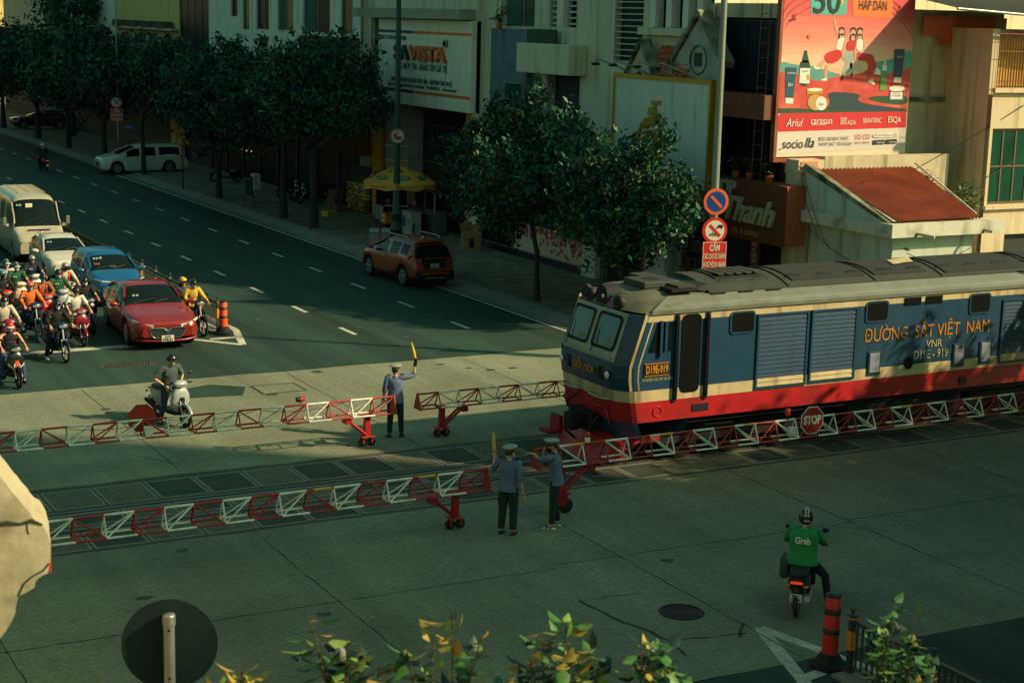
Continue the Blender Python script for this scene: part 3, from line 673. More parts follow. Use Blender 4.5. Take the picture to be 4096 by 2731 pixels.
# --- I/J: corner house with the red corrugated roof
b = thing('corner_house', 'low pale corner house with red corrugated roof beside the railway', 'house', (32.0, 36.0, 0))
m = MB(); m.box(.4, 3.5, .4, 4.2, 0, 3.62); m.build('wall', M_paleg, b)
m = MB(); m.box(0, 4.42, 0, .6, 3.64, 4.03); m.box(0, .6, .6, 4.4, 3.64, 4.0); m.build('eaves_band', mat('eaves_white', (206, 200, 176), .85, var=.14, scale=1.5, bump=.2, stain=(84, 82, 62), stain_amt=.42, stain_scale=1.5), b)
m = MB(); m.prism([(.25, 4.0), (4.3, 4.0), (4.3, 5.38)], .14, .3, 'yz'); m.build('side_gable', M_paleg, b); m = MB(); m.prism([(.2, 4.02), (.5, 4.02), (4.3, 5.2), (4.3, 5.42)], .12, .32, 'yz'); m.build('mossy_verge', M_moss, b)
corr_roof((.28, .18, 4.1), (3.55, .18, 4.1), (4.35, 4.15, 5.22), (.35, 4.15, 5.22), 24, .045, True).build('roof', [mat('red_roof_sheet', (214, 132, 88), .65, 0, .3, 1.6, stain=(150, 66, 40), stain_amt=.4, stain_scale=.8), mat('red_roof_shaded_valley', (140, 70, 46), .7, 0, .3, 1.6)], b)  # darker valley faces put rib shading into the colour, along with weathering
m = MB(); m.box(.92, 6, 4.3, 4.5, 0, 5.6); m.build('back_wall', M_old, b)
MB().tube([(.95, -.02, 3.74), (1.2, -.45, 3.68)], .05, 8).build('spout', M_slat, b); MB().tube([(3.55, -.02, 3.75), (3.65, -.25, 3.72)], .05, 8).build('spout', M_slat, b)
m = MB(); m.tube([(4.4, 4.1, 5.35), (3.75, .6, 4.15)], .035, 6); m.build('gutter_pipe', M_slat, b)
m = MB(); m.lathe([(.04, 0), (.05, .15), (0.03, .25)], (.6, -.12, 3.3), 10, axis='y'); m.bbox(.95, 1.2, -.5, -.2, 2.75, 2.95, .02); m.box(1.0, 1.15, -.2, .1, 2.6, 2.8); m.build('camera_box', M_alu, b)
m = MB()
for p, q, sag in (((.1, 3.9, 3.5), (.05, .2, 2.7), .3), ((0, 4.2, 4.9), (.05, 3.0, 3.2), .4), ((.6, .0, 3.2), (3.4, .05, 3.4), .35), ((0, 4.2, 5.3), (.0, 2.7, 3.0), .3)):
    p, q = Vector(p), Vector(q); m.tube([p.lerp(q, i / 8) - Vector((.06, .06, sag * 4 * (i / 8) * (1 - i / 8))) for i in range(9)], .012, 4)
m.build('cables', M_black, b)
ad = thing('ad_plate', 'small orange advertisement plate with phone number under the billboard', 'sign', (32.0, 40.28, 5.05))
MB().box(0, .62, -.02, 0, 0, .4).build('plate', mat('ad_orange', (216, 120, 70), .6, var=.2), ad); text('KIM NGAN AD', .12, M_white, ad, (.34, -.025, .29), depth=.003); text('0977 44 55 88', .13, M_white, ad, (.31, -.025, .11), depth=.003)
b2 = thing('corner_wall', 'narrow cream wall between brown sign box and red corrugated roof', 'wall', (31.9, 40.3, 0)); MB().box(0, 1.0, 0, .6, 0, 5.5).build('wall', M_cream, b2)
# --- L, M, N, O: walls at the right edge
b = thing('old_building', 'tall bare stained rendered wall with torn red sheeting behind the red roof', 'building', (36.9, 41.7, 0))
m = MB(); m.box(0, 4.4, 0, 10, 0, 10.15); m.box(2.9, 4.42, -.12, 0, 0, 9.95); m.build('wall', M_old, b)
m = MB(); m.box(.1, 2.85, -.09, -.001, 7.2, 7.34); m.build('ledge', M_moss, b)
m = MB(); rl = random.Random(11)
top = 9.95
for i in range(14):
    u = .75 + i * .225; z0 = 9.05 + rl.uniform(-.08, .08) + (.25 if i < 3 else 0)
    m.quad((u, -.14 - .03 * (i % 2), z0), (u + .225, -.14 - .03 * ((i + 1) % 2), z0 + rl.uniform(-.04, .04)), (u + .225, -.14 - .03 * ((i + 1) % 2), top), (u, -.14 - .03 * (i % 2), top))
m.build('red_sheeting', mat('faded_red_sheet', (206, 96, 68), .7, var=.3, scale=2), b)
m = MB(); m.box(1.98, 2.02, -.012, 0, 7.35, 9.0); m.box(2.1, 2.13, -.012, 0, 7.35, 9.0); m.build('rust_streaks', MATS['rust_streak'], b)
m = MB(); m.box(3.35, 3.65, -.2, -.12, 5.45, 5.8); m.build('meter_box', M_black, b)
m = MB(); m.tube([(3.2 + .5 * math.cos(a), -.2, 5.2 + .35 * math.sin(a)) for a in [R(d) for d in range(170, 371, 20)]] + [(3.95, -.2, 6.3), (4.2, -.22, 8.2), (4.3, -.22, 9.5)], .035, 6); m.build('hose', M_dark, b)
b = thing('old_building', 'cream building with barred upper window and tall green panes beside the stained wall', 'building', (38.9, 39.5, 0))
W = [(.12, 8, 4.0, 6.45)]
m = MB(); holes_wall(m, 0, 12, 0, 7.72, W + [(1.0, 6, 0.2, 3.0)], .2); m.box(0, 12, .2, 9, 0, 7.72); m.box(0, .3, .2, 9, 7.72, 9.6); m.box(.3, 12, 1.4, 9, 7.72, 9.6); m.build('wall', M_cream, b)
window(b, W[0], 14, 2, y=.1, fm=mat('window_brown', (96, 74, 50), .6), gm=M_glassG, fr=.08)
MB().box(1.0, 6, .18, .21, .2, 3.0).build('dark_opening', M_shop, b)
m = MB(); m.box(-.05, 12, -.15, -.001, 7.6, 7.74); m.box(-.05, 12, -.12, -.001, 3.85, 3.97); m.build('ledge', M_cream, b)
m = MB()
for k in range(70): m.rod((.08 + k * .12, -.05, 7.78), (.08 + k * .12, -.05, 9.6), .012, 4)
for z in (7.95, 8.9, 9.45): m.rod((.05, -.06, z), (8.5, -.06, z), .014, 4)
m.build('window_bars', M_rust, b)
corrugated(.4, 8, .9, 7.75, 9.3, .12).build('yellow_sheet', mat('yellow_sheet', (206, 158, 74), .7, var=.25), b)
rf = thing('sheet_roof', 'dark corrugated sheet roof sloping over the stained wall', 'roof', (0, 0, 0)); 
corr_roof((36.8, 39.2, 10.22), (50, 38.6, 9.62), (50, 42.6, 10.5), (36.8, 42.6, 10.75), 60, .03).build('sheet', M_greyroof, rf)
MB().tube([(36.8, 39.15, 10.18), (50, 38.55, 9.58)], .05, 6).build('edge_roll', M_alu, rf)
b = thing('apartment_building', 'tall cream building behind the corrugated sheet roof', 'building', (36.5, 46, 0)); m = MB(); m.box(0, 18, 0, 10, 0, 17); m.build('wall', M_cream, b)
m = MB()
for x_ in (1.3, 3.0, 7.2, 9.8): m.rod((x_, -.12, 9), (x_ + .1, -.12, 17), .03, 5)
m.build('pipe', M_dark, b)
# --- far left: row beyond the long white building
b = road_bld('glass_tower', 'dark glass fronted building between ochre house and long white building', 32.0, 103.2); m = MB(); m.box(0, 5.75, .15, 10, 0, 16); m.build('wall', M_shop, b); window(b, (0, 5.75, 3.2, 16), 4, 4, y=.08, fm=M_dark, gm=M_glassB, fr=.07)
MB().box(0, 5.75, 0, .14, 0, 3.2).build('dark_shop_front', M_shop, b)
b = road_bld('ochre_house', 'ochre house with row of small dark awnings behind the street trees', 32.0, 117.7)
m = MB(); m.box(0, 14.4, 0, 10, 0, 16); m.build('wall', M_yellow, b)
m = MB(); m.box(-.2, 14.4, -.6, 0, 8.2, 8.35); m.box(-.1, 14.4, -.12, -.001, 10.7, 10.85); m.build('cornice', M_cream, b)
m = MB()
for k in range(4): m.prism([(1.0 + k * 3.3, 8.36), (1.2 + k * 3.3, 8.75), (3.3 + k * 3.3, 8.75), (3.6 + k * 3.3, 8.36)], -.7, -.1)
m.build('awning', mat('awning_dark', (70, 60, 40), .8), b)
for k in range(4): window(b, (1.2 + k * 3.3, 3.2 + k * 3.3, 5.4, 7.9), 2, 1, y=-.05, fm=M_cream, gm=M_glassG)
m = MB(); m.box(0, 14.4, -.1, -.001, 0, 4.2); m.build('dark_shop_front', M_shop, b)  # full-width dark front stands in for the gloom under the trees
b = road_bld('shop_house', 'white rendered house with flat side wall beyond the ochre house', 32.0, 131.0); m = MB(); m.box(0, 13.2, 0, 10, 0, 16); m.build('wall', M_white, b)
for k in range(3): window(b, (1 + k * 4, 3 + k * 4, 4.5, 7.5), 2, 2, y=-.05)
m = MB(); m.box(0, 13.2, -.1, -.001, 0, 3.9); m.build('dark_shop_front', M_shop, b)  # added dark base, tree shade put into its colour
b = road_bld('shop_house', 'blue grey glazed house beyond the white rendered house', 32.0, 137.0); m = MB(); m.box(0, 5.9, .1, 10, 0, 16); m.build('wall', M_shop, b); window(b, (0, 5.9, 4, 16), 3, 4, y=.05, gm=M_glassB)
b = road_bld('shop_house', 'cream house at the far end of the road behind the thin topped tree', 32.0, 156); m = MB(); m.box(0, 18.9, 0, 10, 0, 16); m.build('wall', M_cream, b)
for k in range(4): window(b, (1 + k * 4.4, 3.4 + k * 4.4, 5, 7), 2, 2, y=-.05)
m = MB(); m.box(0, 18.9, -.1, -.001, 0, 4.2); m.build('dark_shop_front', M_shop, b)  # lower wall covered in dark colour for the shade beneath the crowns
b = thing('shop_house', 'dark row of shops closing the far bend of the road', 'building', (-20, 185, 0)); m = MB(); m.box(0, 70, 0, 10, 0, 14); m.build('wall', M_yellow, b)
for k in range(14): window(b, (1 + k * 5, 4.5 + k * 5, .3, 3), 2, 1, y=-.05); window(b, (1 + k * 5, 3.8 + k * 5, 5, 7), 2, 1, y=-.05, gm=M_glassG)
# banner and hoarding glimpsed under the far trees
t = thing('banner', 'orange and red banner under the trees at the left edge', 'banner', (30.5, 134, 2.2), QR); MB().box(0, 3, 0, .08, 0, 2.6).build('cloth', mat('banner_orange', (206, 72, 36), .6, var=.3), t); text('SALE', .8, mat('sale_y2', (230, 190, 80), .5), t, (1.5, -.01, 1.4))
# --- out of view to the right: a block added to shade the near side of the crossing
b = thing('apartment_building', 'pale block added out of view to shade the near side of the crossing', 'building', (27, -12, 0)); m = MB(); m.box(0, 9, 0, 26.9, 0, 24); m.build('wall', M_beige, b)
for k in range(2):
    for j in range(6): window(b, (1.2 + k * 4, 3.6 + k * 4, 1.2 + j * 3.7, 3.2 + j * 3.7), 2, 1, y=-.05)

for k in range(6):
    b = thing('shop_house', ['plain ochre house across the road, outside the view', 'plain grey house across the road, outside the view', 'plain brown house across the road, outside the view'][k % 3] + ' (%s)' % ['first', 'second', 'third', 'fourth', 'fifth', 'sixth'][k], 'building', (-16, 40 + k * 18, 0)); m = MB(); m.box(0, 10, 0, 17.5, 0, 5 + k % 3); m.build('wall', M_greyroof, b)
    for j in range(4): window(b, (1 + j * 2.2, 2.4 + j * 2.2, 1, 3), 2, 1, y=-.05)

b = thing('apartment_building', 'tall grey block added outside the view to darken the near left ground', 'building', (-16.3, 9, 0)); m = MB(); m.box(0, 17, 0, 17, 0, 17); m.build('wall', M_stone, b)  # unseen block added to cut skylight from the lower left ground
for k in range(4): window(b, (1 + k * 4, 3.4 + k * 4, 4, 7), 2, 1, y=-.05)
# ------------------------------------------------------------------ locomotive
M_lblue = mat('loco_blue', (3, 60, 86), .5, 0, .16, 1.2, stain=(8, 40, 54), stain_amt=.4, stain_scale=1.1, streak=True, coat=.15)
M_lcream = mat('loco_cream', (196, 178, 130), .6, 0, .2, 1.4, stain=(116, 96, 60), stain_amt=.42, streak=True)
M_lred = mat('loco_red', (178, 18, 22), .5, 0, .2, 1.0, stain=(92, 26, 22), stain_amt=.42, stain_scale=.9, coat=.1)
M_lwhite = mat('loco_white', (168, 164, 138), .6, 0, .16, 1.2, stain=(96, 92, 70), stain_amt=.35, stain_scale=1.5)
M_lroof = mat('loco_roof', (52, 57, 46), .7, 0, .25, 1.0, stain=(56, 56, 46), stain_amt=.55, stain_scale=1.1)
M_lgutter = mat('loco_gutter', (104, 112, 98), .6, 0, .2, 2.0, stain=(90, 92, 74), stain_amt=.5, stain_scale=2.5)
M_lhatch = mat('loco_hatch', (38, 42, 36), .7, .1, .25, 1.0, stain=(34, 36, 32), stain_amt=.4)
M_under = mat('loco_under', (22, 24, 22), .8, .2, .3)
M_void = mat('cab_dark', (9, 13, 12), .5, 0, .1, spec=.15)
M_rubber = mat('rubber', (18, 19, 18), .8)
M_lamp = mat('lamp_glass', (228, 226, 206), .1, .2, .1, spec=.8)
M_gilt = mat('gilt_letters', (206, 140, 40), .45, .3, .15)
M_lettg = mat('pale_letters', (170, 170, 120), .5)
lc = thing('locomotive', 'blue, cream and red diesel locomotive crossing the road', 'locomotive', (18.3, 30.2, 0.0))
HW = 1.42
def nose_off(z):
    T = [(0.3, .42), (0.75, .34), (1.12, .2), (1.57, .12), (2.2, .03), (2.35, .05), (3.1, .3), (3.5, .44)]
    for (a, p), (b_, q) in zip(T, T[1:]):
        if z <= b_: return p + (q - p) * (z - a) / (b_ - a)
    return .44
def plan(z, x1=15.8):   # half plan outline, front centre to rear
    o = nose_off(z)
    return [(o, 0), (o + .02, -.95), (o + .05, -1.08), (o + .26, -1.37), (o + .36, -HW), (x1, -HW)]
def band(z0, z1, mt, name, n=3, front=True, side=True, x1=15.8, mats=None):
    mb = MB(); zs = [z0 + (z1 - z0) * i / n for i in range(n + 1)]
    for sgn in (1, -1):
        rows_ = [[(x, y * sgn, z) for x, y in plan(z, x1)] for z in zs]
        for i in range(n):
            for j in range(len(rows_[0]) - 1):
                isf = j < 3
                if (isf and not front) or (not isf and not side): continue
                mb.quad(rows_[i][j], rows_[i][j + 1], rows_[i + 1][j + 1], rows_[i + 1][j])
    return mb.build(name, mt, lc)
band(1.12, 1.57, M_lred, 'red_skirt')
band(1.57, 1.82, M_lcream, 'cream_band')
band(1.82, 2.42, M_lblue, 'blue_front', 3, True, False)
o = band(1.82, 3.3, M_lblue, 'blue_side', 6, False, True)
band(2.42, 3.45, M_lwhite, 'white_cab_front', 5, True, False)
band(3.3, 3.5, M_lcream, 'cream_cant_rail', 2, False, True)
# corner posts in blue and the cream slanted line on the side
for sgn in (-1, 1):
    m = MB(); zs = [1.82 + 1.63 * i / 6 for i in range(7)]
    L_ = [[(p[0] - .006, p[1] * -sgn * -1 if False else p[1] * sgn * -1 * -1, z) for p in (plan(z)[2], plan(z)[3])] for z in zs]
    for i in range(6):
        a = [(x - .008, y * 1.003, z) for x, y, z in L_[i]]; c_ = [(x - .008, y * 1.003, z) for x, y, z in L_[i + 1]]
        m.quad(a[0], a[1], c_[1], c_[0])
    m.build('corner_post', M_lblue, lc)
    m = MB()
    for i in range(6):
        z0, z1 = zs[i], zs[i + 1]; p0, p1 = plan(z0)[4], plan(z1)[4]; w = .14
        y = sgn * (HW + .004)
        m.quad((p0[0] - .1, sgn * (HW - .025), z0), (p0[0] + w, y, z0), (p1[0] + w, y, z1), (p1[0] - .1, sgn * (HW - .025), z1))
    m.build('cream_stripe', M_lcream, lc)
# roof: curved eaves, sloped cab roof, flat top
m = MB(); secs = []
prof = [(-HW - .02, 3.5), (-1.36, 3.62), (-1.16, 3.74), (-.8, 3.83), (-.4, 3.88), (0, 3.9), (.4, 3.88), (.8, 3.83), (1.16, 3.74), (1.36, 3.62), (HW + .02, 3.5)]
for x, k, s_ in ((.40, .02, .86), (.55, .38, .93), (.85, .72, .985), (1.2, .95, 1), (1.7, 1.0, 1), (15.8, 1, 1)):
    secs.append([(x + (0.28 * (abs(y) / HW) ** 3 if x < .9 else 0), y * s_, 3.47 + (z - 3.47) * k) for y, z in prof])
m.loft(secs[:5], 0, True, False, False); m.build('cab_roof', mat('loco_cab_roof', (104, 104, 82), .65, 0, .25, 1.5, stain=(66, 66, 50), stain_amt=.5, stain_scale=1.8), lc)
m = MB(); m.loft(secs[4:], 0, True, False, False); m.build('roof', M_lgutter, lc)
def zc(y): return 4.05 - .24 * (abs(y) / 1.12) ** 2
def shell(x0, x1, y0, y1, off, mt, name, n=8):
    m = MB(); ys = [y0 + (y1 - y0) * i / n for i in range(n + 1)]; A = [(y, zc(y) + off) for y in ys]; B = [(y, zc(y) + off - .06) for y in ys[::-1]]
    m.loft([[(x0, y, z) for y, z in A + B], [(x1, y, z) for y, z in A + B]], 0, False); return m.build(name, mt, lc)
shell(2.5, 15.7, -1.12, 1.12, 0, M_lroof, 'raised_roof'); m = MB(); m.box(2.52, 15.68, -1.1, 1.1, 3.7, 3.8); m.build('roof_base', M_under, lc)
m = MB(); m.prism([(2.5, 3.8), (2.5, 3.98), (2.2, 3.86)], -1.0, 1.0); m.build('roof_slope', M_lroof, lc)
m = MB()
for sgn in (-1, 1):
    m.add([(.8, sgn * (HW + .035), 3.46), (15.8, sgn * (HW + .035), 3.46), (15.8, sgn * (HW + .035), 3.54), (.8, sgn * (HW + .035), 3.54), (15.8, sgn * 1.12, 3.78), (1.4, sgn * 1.12, 3.78)], [(0, 1, 2, 3), (3, 2, 4, 5)], 0)
m.build('gutter_panel', M_lgutter, lc)
for a, b_, y0_, y1_ in ((3.0, 4.4, -.6, .3), (4.9, 7.0, -.9, .9), (7.3, 8.9, -.9, .9), (9.4, 12.0, -1.0, 1.0), (12.4, 15.4, -1.0, 1.0)): shell(a, b_, y0_, y1_, .03, M_lhatch, 'roof_hatch')
m = MB()
for k in range(5): m.box(3.1 + k * .25, 3.28 + k * .25, -.55, .25, 4.07, 4.1)
m.build('roof_slats', M_lroof, lc)
m = MB(); m.add([(8.2, -.5, zc(-.5) + .06), (8.9, -.4, zc(.4) + .06), (9.0, -.1, zc(.1) + .1), (8.3, -.15, zc(.1) + .06)], [(0, 1, 2, 3)]); m.build('loose_plate', MATS['cab_dark'] if False else M_lcream, lc)
m = MB(); m.box(1.75, 2.2, -1.0, 1.0, 3.86, 3.96); m.bbox(1.15, 2.1, -.55, .3, 3.86, 4.0, .02); m.build('roof_box', M_lroof, lc)
m = MB(); m.lathe([(.2, 4.005), (0, 4.01)], (1.6, -.1, 0), 20); m.build('roof_vent', M_under, lc)
m = MB(); m.box(1.5, 2.15, -1.12, -.62, 3.86, 3.9); m.build('grille', M_under, lc)
gm_ = MB()
for k in range(9): gm_.box(1.52 + k * .07, 1.54 + k * .07, -1.1, -.64, 3.9, 3.92)
for k in range(6): gm_.box(1.5, 2.15, -1.1 + k * .09, -1.085 + k * .09, 3.9, 3.915)
gm_.build('grille_mesh', M_lhatch, lc)
for k in range(3): MB().box(2.5 + k * .75, 2.9 + k * .75, -1.18, -1.1, 3.775, 3.79).build('roof_slot', M_under, lc)
for k in range(14): MB().tube([(3 + k * .9, -.75, 3.93), (3 + k * .9, -.75, 4.02), (3.4 + k * .9, -.75, 4.02), (3.4 + k * .9, -.75, 3.93)], .01, 5).build('roof_handle', M_under, lc)
for x in (4.65, 7.15, 9.2, 12.2): MB().tube([(x, -1.12 + 2.24 * i / 10, zc(-1.12 + 2.24 * i / 10) + .012) for i in range(11)], .016, 4).build('roof_seam', M_under, lc)
# lamp cluster and horns above the windscreens
def at_front(z, y): return nose_off(z) + .01
m = MB(); m.lathe([(.24, -.1), (.25, .28), (.22, .3)], (.52, .0, 3.68), 24, axis='x'); m.box(.5, .9, -.3, .3, 3.5, 3.58); m.build('headlamp_housing', M_under, lc)
m = MB(); m.lathe([(.2, -.07), (.0, -.05)], (.5, 0, 3.68), 24, axis='x'); m.build('headlamp_glass', mat('dull_glass', (60, 64, 54), .15, .3), lc)
MB().ell((.44, -.07, 3.68), .055).build('headlamp_bulb', M_lamp, lc)
for y in (-.62, .55, .74):
    m = MB(); m.lathe([(.07, -.08), (.15, -.1), (.15, .02), (.07, .1), (.045, .45)], (.52, y, 3.62 + (.05 if y > .7 else 0)), 18, axis='x'); m.build('horn', M_lhatch, lc)
    m = MB(); m.lathe([(.1, -.085), (0, -.06)], (.52, y, 3.62 + (.05 if y > .7 else 0)), 16, axis='x'); m.build('horn_mouth', M_under, lc)
m = MB(); m.tube([(.6, -.3, 3.75), (.65, -.5, 3.8), (.8, -.55, 3.8)], .025, 6); m.tube([(.6, .3, 3.72), (.7, .5, 3.78)], .025, 6); m.build('air_pipe', M_alu, lc)
text('319', .2, mat('faded_red', (190, 80, 60), .7), lc, (.47, .42, 3.5), rot=(PI / 2 - .45, 0, -PI / 2))
# windscreens, lower nose fittings
def fr_pt(y, z, off=0.0):
    return (nose_off(z) - off + (.02 * abs(y) / .95 if abs(y) < .95 else .02 + .24 * (abs(y) - .95) / .42), y, z)
def rrect(y0, y1, z0, z1, r, n=4):
    o = []
    for cy, cz, a0 in ((y1 - r, z1 - r, 0), (y0 + r, z1 - r, 90), (y0 + r, z0 + r, 180), (y1 - r, z0 + r, 270)):
        for i in range(n + 1): a = R(a0 + 90 * i / n); o.append((cy + r * math.cos(a), cz + r * math.sin(a)))
    return o
M_wind = mat('windscreen', (66, 82, 62), .06, 0, .8, 1.6, spec=.7)
for y0, y1 in ((-.99, -.07), (.07, .99)):
    ou = rrect(y0, y1, 2.62, 3.38, .1); inn = rrect(y0 + .06, y1 - .06, 2.68, 3.32, .08)
    n = len(ou); m = MB(); A = [fr_pt(*p, .03) for p in ou]; B = [fr_pt(*p, .035) for p in inn]
    m.add(A + B, [(i, (i + 1) % n, n + (i + 1) % n, n + i) for i in range(n)]); o = m.build('windscreen_seal', M_rubber, lc)
    m = MB(); m.add([fr_pt(*p, .02) for p in inn], [tuple(range(n))]); m.build('windscreen', M_wind, o)
    # things seen through the glass: sun visor and seat
    m = MB(); m.add([fr_pt(*p, .024) for p in ((y0 + .1, 2.7), (y0 + .5, 2.7), (y0 + .46, 2.8), (y0 + .3, 2.84), (y0 + .16, 2.8))], [tuple(range(5))]); m.build('dashboard', mat('cab_inside', (120, 116, 84), .5, var=.4), o)
    m = MB(); ym = (y0 + y1) / 2; m.tube([fr_pt(ym + .32, 2.52, .06), fr_pt(ym + .3, 2.7, .07), fr_pt(ym + .34, 3.05, .06)], .012, 5); m.build('wiper', M_under, lc)
m = MB(); m.tube([fr_pt(-.98 + 1.96 * i / 10, 2.5, .07) for i in range(11)], .018, 6)
for i in (0, 3, 7, 10): m.rod(fr_pt(-.98 + .196 * i, 2.5, .0), fr_pt(-.98 + .196 * i, 2.5, .09), .028, 6)
m.build('handrail', M_lwhite, lc)
for y in (-.86, .86):
    m = MB(); m.add([fr_pt(y - .24, 2.0, .03), fr_pt(y + .24, 2.0, .03), fr_pt(y + .24, 2.27, .03), fr_pt(y - .24, 2.27, .03), fr_pt(y - .24, 2.0, -.02), fr_pt(y + .24, 2.0, -.02), fr_pt(y + .24, 2.27, -.02), fr_pt(y - .24, 2.27, -.02)], [(0, 1, 2, 3), (0, 1, 5, 4), (1, 2, 6, 5), (2, 3, 7, 6), (3, 0, 4, 7)]); o = m.build('headlight', M_under, lc)
    q = fr_pt(y - .1 * (1 if y > 0 else -1) * -1, 2.13, .04); m = MB(); m.ell(q, (.03, .085, .085)); m.build('lens', M_lamp, o)
text('ĐỔI MỚI', .22, M_gilt, lc, (nose_off(2.12) - .03, .0, 2.13), rot=(PI / 2, 0, -PI / 2), width=.85, depth=.012)
m = MB()
for y0, y1 in ((-.95, -.2), (.2, .95)): m.tube([fr_pt(y0, 1.6, .0), fr_pt(y0 + .06, 1.6, .1), fr_pt((y0 + y1) / 2, 1.58, .11), fr_pt(y1 - .06, 1.6, .1), fr_pt(y1, 1.6, .0)], .025, 6)
m.build('foot_rail', M_lwhite, lc)
band(.72, 1.12, M_lblue, 'lower_front', 2, True, False)
m = MB()
for sgn in (-1, 1):
    pts = [(p[0], p[1] * sgn) for p in plan(1.12)[3:5]] + [(1.9, HW * sgn)]
    q = [(p[0], p[1] * sgn) for p in plan(.72)[3:5]] + [(1.7, HW * sgn)]
    for i in range(2): m.quad((*q[i], .72), (*q[i + 1], .72), (*pts[i + 1], 1.12), (*pts[i], 1.12))
m.build('lower_front_side', M_lblue, lc)
m = MB(); m.box(.05, .4, -.4, .4, .75, 1.18); m.tube([(.2, 0, .95), (-.25, 0, .95)], .13, 8); m.bbox(-.35, -.1, -.17, .17, .76, 1.14, .03); m.build('coupler', M_under, lc)
m = MB(); m.tube([(.15, .5, 1.15), (-.05, .52, .95), (-.1, .45, .6), (.05, .3, .45)], .035, 7); m.tube([(.15, -.5, 1.15), (-.05, -.5, .9), (-.12, -.42, .55)], .035, 7); m.tube([(.1, .7, 1.45), (.0, .8, 1.3), (.05, .7, 1.2), (.1, .3, 1.5)], .02, 6); m.build('brake_hose', M_rubber, lc)
m = MB(); m.tube([fr_pt(-.4, 1.3, .0), fr_pt(-.4, 1.34, .07), fr_pt(-.85, 1.42, .07), fr_pt(-.85, 1.0, .05)], .022, 6); m.build('grab_iron', M_lred, lc); m = MB(); m.tube([fr_pt(.95, 1.3, .05), fr_pt(1.0, 1.0, .05)], .022, 6); m.build('grab_iron', M_lred, lc)
m = MB(); m.add([(.3, -1.15, .66), (.3, 1.15, .66), (.0, 1.05, .16), (-.28, 0, .16), (.0, -1.05, .16), (.12, 0, .66), (.8, -1.15, .66), (.8, 1.15, .66)], [(0, 5, 3, 4), (5, 1, 2, 3), (0, 6, 4), (1, 7, 2)], 0); m.box(.3, 1.3, -1.2, 1.2, .6, .72); m.build('snow_plough', M_lred, lc)
for sgn in (-1, 1):
    m = MB(); m.box(-.18, .3, sgn * 1.3 - .22, sgn * 1.3 + .22, .36, .42); m.box(.1, .2, sgn * 1.3 - .2, sgn * 1.3 + .2, .42, .75); m.build('step', M_lred, lc)
# bogies
for i, x0 in enumerate((2.2, 11.3)):
    m = MB()
    for x in (0, 1.35, 2.7): m.lathe([(.46, -.06), (.5, 0), (.42, .02), (.42, .06)], (x0 + x, -.62, .47), 24, axis='y'); m.lathe([(.46, .06), (.5, 0), (.42, -.06)], (x0 + x, .62, .47), 24, axis='y'); m.rod((x0 + x, -.6, .47), (x0 + x, .6, .47), .08, 8)
    o = m.build('bogie_wheels', M_under, lc)
    m = MB(); m.bbox(x0 - .8, x0 + 3.5, -.95, -.8, .42, .85, .03); m.bbox(x0 - .8, x0 + 3.5, .8, .95, .42, .85, .03); m.box(x0 - .6, x0 + 3.3, -.8, .8, .6, .9)
    for x in (0, 1.35, 2.7): m.lathe([(.14, -.12), (.14, 0), (0, -.13)], (x0 + x, -.95, .55), 12, axis='y')
    m.build('bogie_frame', M_under, lc)
m = MB(); m.bbox(6.4, 10.0, -1.25, 1.25, .4, 1.05, .08); m.box(1.9, 15.8, -1.3, 1.3, .98, 1.13); m.box(15.7, 15.8, -HW, HW, 1.13, 3.6); m.build('underframe', M_under, lc)
MB().rod((2.6, -1.0, .82), (3.4, -1.0, .8), .03, 6, 0).build('brake_rod', M_alu, lc)
# side fittings on the camera side (y negative)
Y = -HW - .004
def side_win(x0, x1, z0, z1, name='side_window'):
    pts = rrect(x0, x1, z0, z1, .1); pin = rrect(x0 + .04, x1 - .04, z0 + .04, z1 - .04, .08); n = len(pts); m = MB()
    m.add([(p[0], Y - .02, p[1]) for p in pts] + [(p[0], Y - .02, p[1]) for p in pin] + [(p[0], Y, p[1]) for p in pts], [(i, (i + 1) % n, n + (i + 1) % n, n + i) for i in range(n)] + [(i, (i + 1) % n, 2 * n + (i + 1) % n, 2 * n + i) for i in range(n)])
    o = m.build(name, M_lblue, lc); m = MB(); m.add([(p[0], Y - .012, p[1]) for p in pin], [tuple(range(n))]); m.build('pane', M_void, o)
for x0 in (2.85, 6.65, 9.82): side_win(x0, x0 + .68, 2.9, 3.4)
m = MB(); m.add([(.75, Y - .01, 2.65), (1.35, Y - .01, 2.65), (1.35, Y - .01, 3.28), (.98, Y - .01, 3.28)], [(0, 1, 2, 3)]); o = m.build('cab_side_window', M_glassD, lc)
m = MB(); m.box(1.02, 1.08, Y - .06, Y, 2.55, 3.32); m.box(1.14, 1.2, Y - .06, Y - .01, 2.66, 3.3); m.build('window_bar', M_lblue, o)
m = MB(); m.add([(p[0], Y - .008, p[1]) for p in rrect(1.6, 2.1, 1.7, 3.42, .12)], [tuple(range(20))]); m.build('door_opening', M_void, lc)
m = MB()
for x in (1.47, 2.27): m.tube([(x, Y - .01, 1.58), (x, Y - .07, 1.64), (x, Y - .07, 3.36), (x, Y - .01, 3.42)], .024, 6); m.box(x - .05, x + .05, Y - .03, Y, 1.52, 3.44)
m.build('door_handrail', M_under, lc)
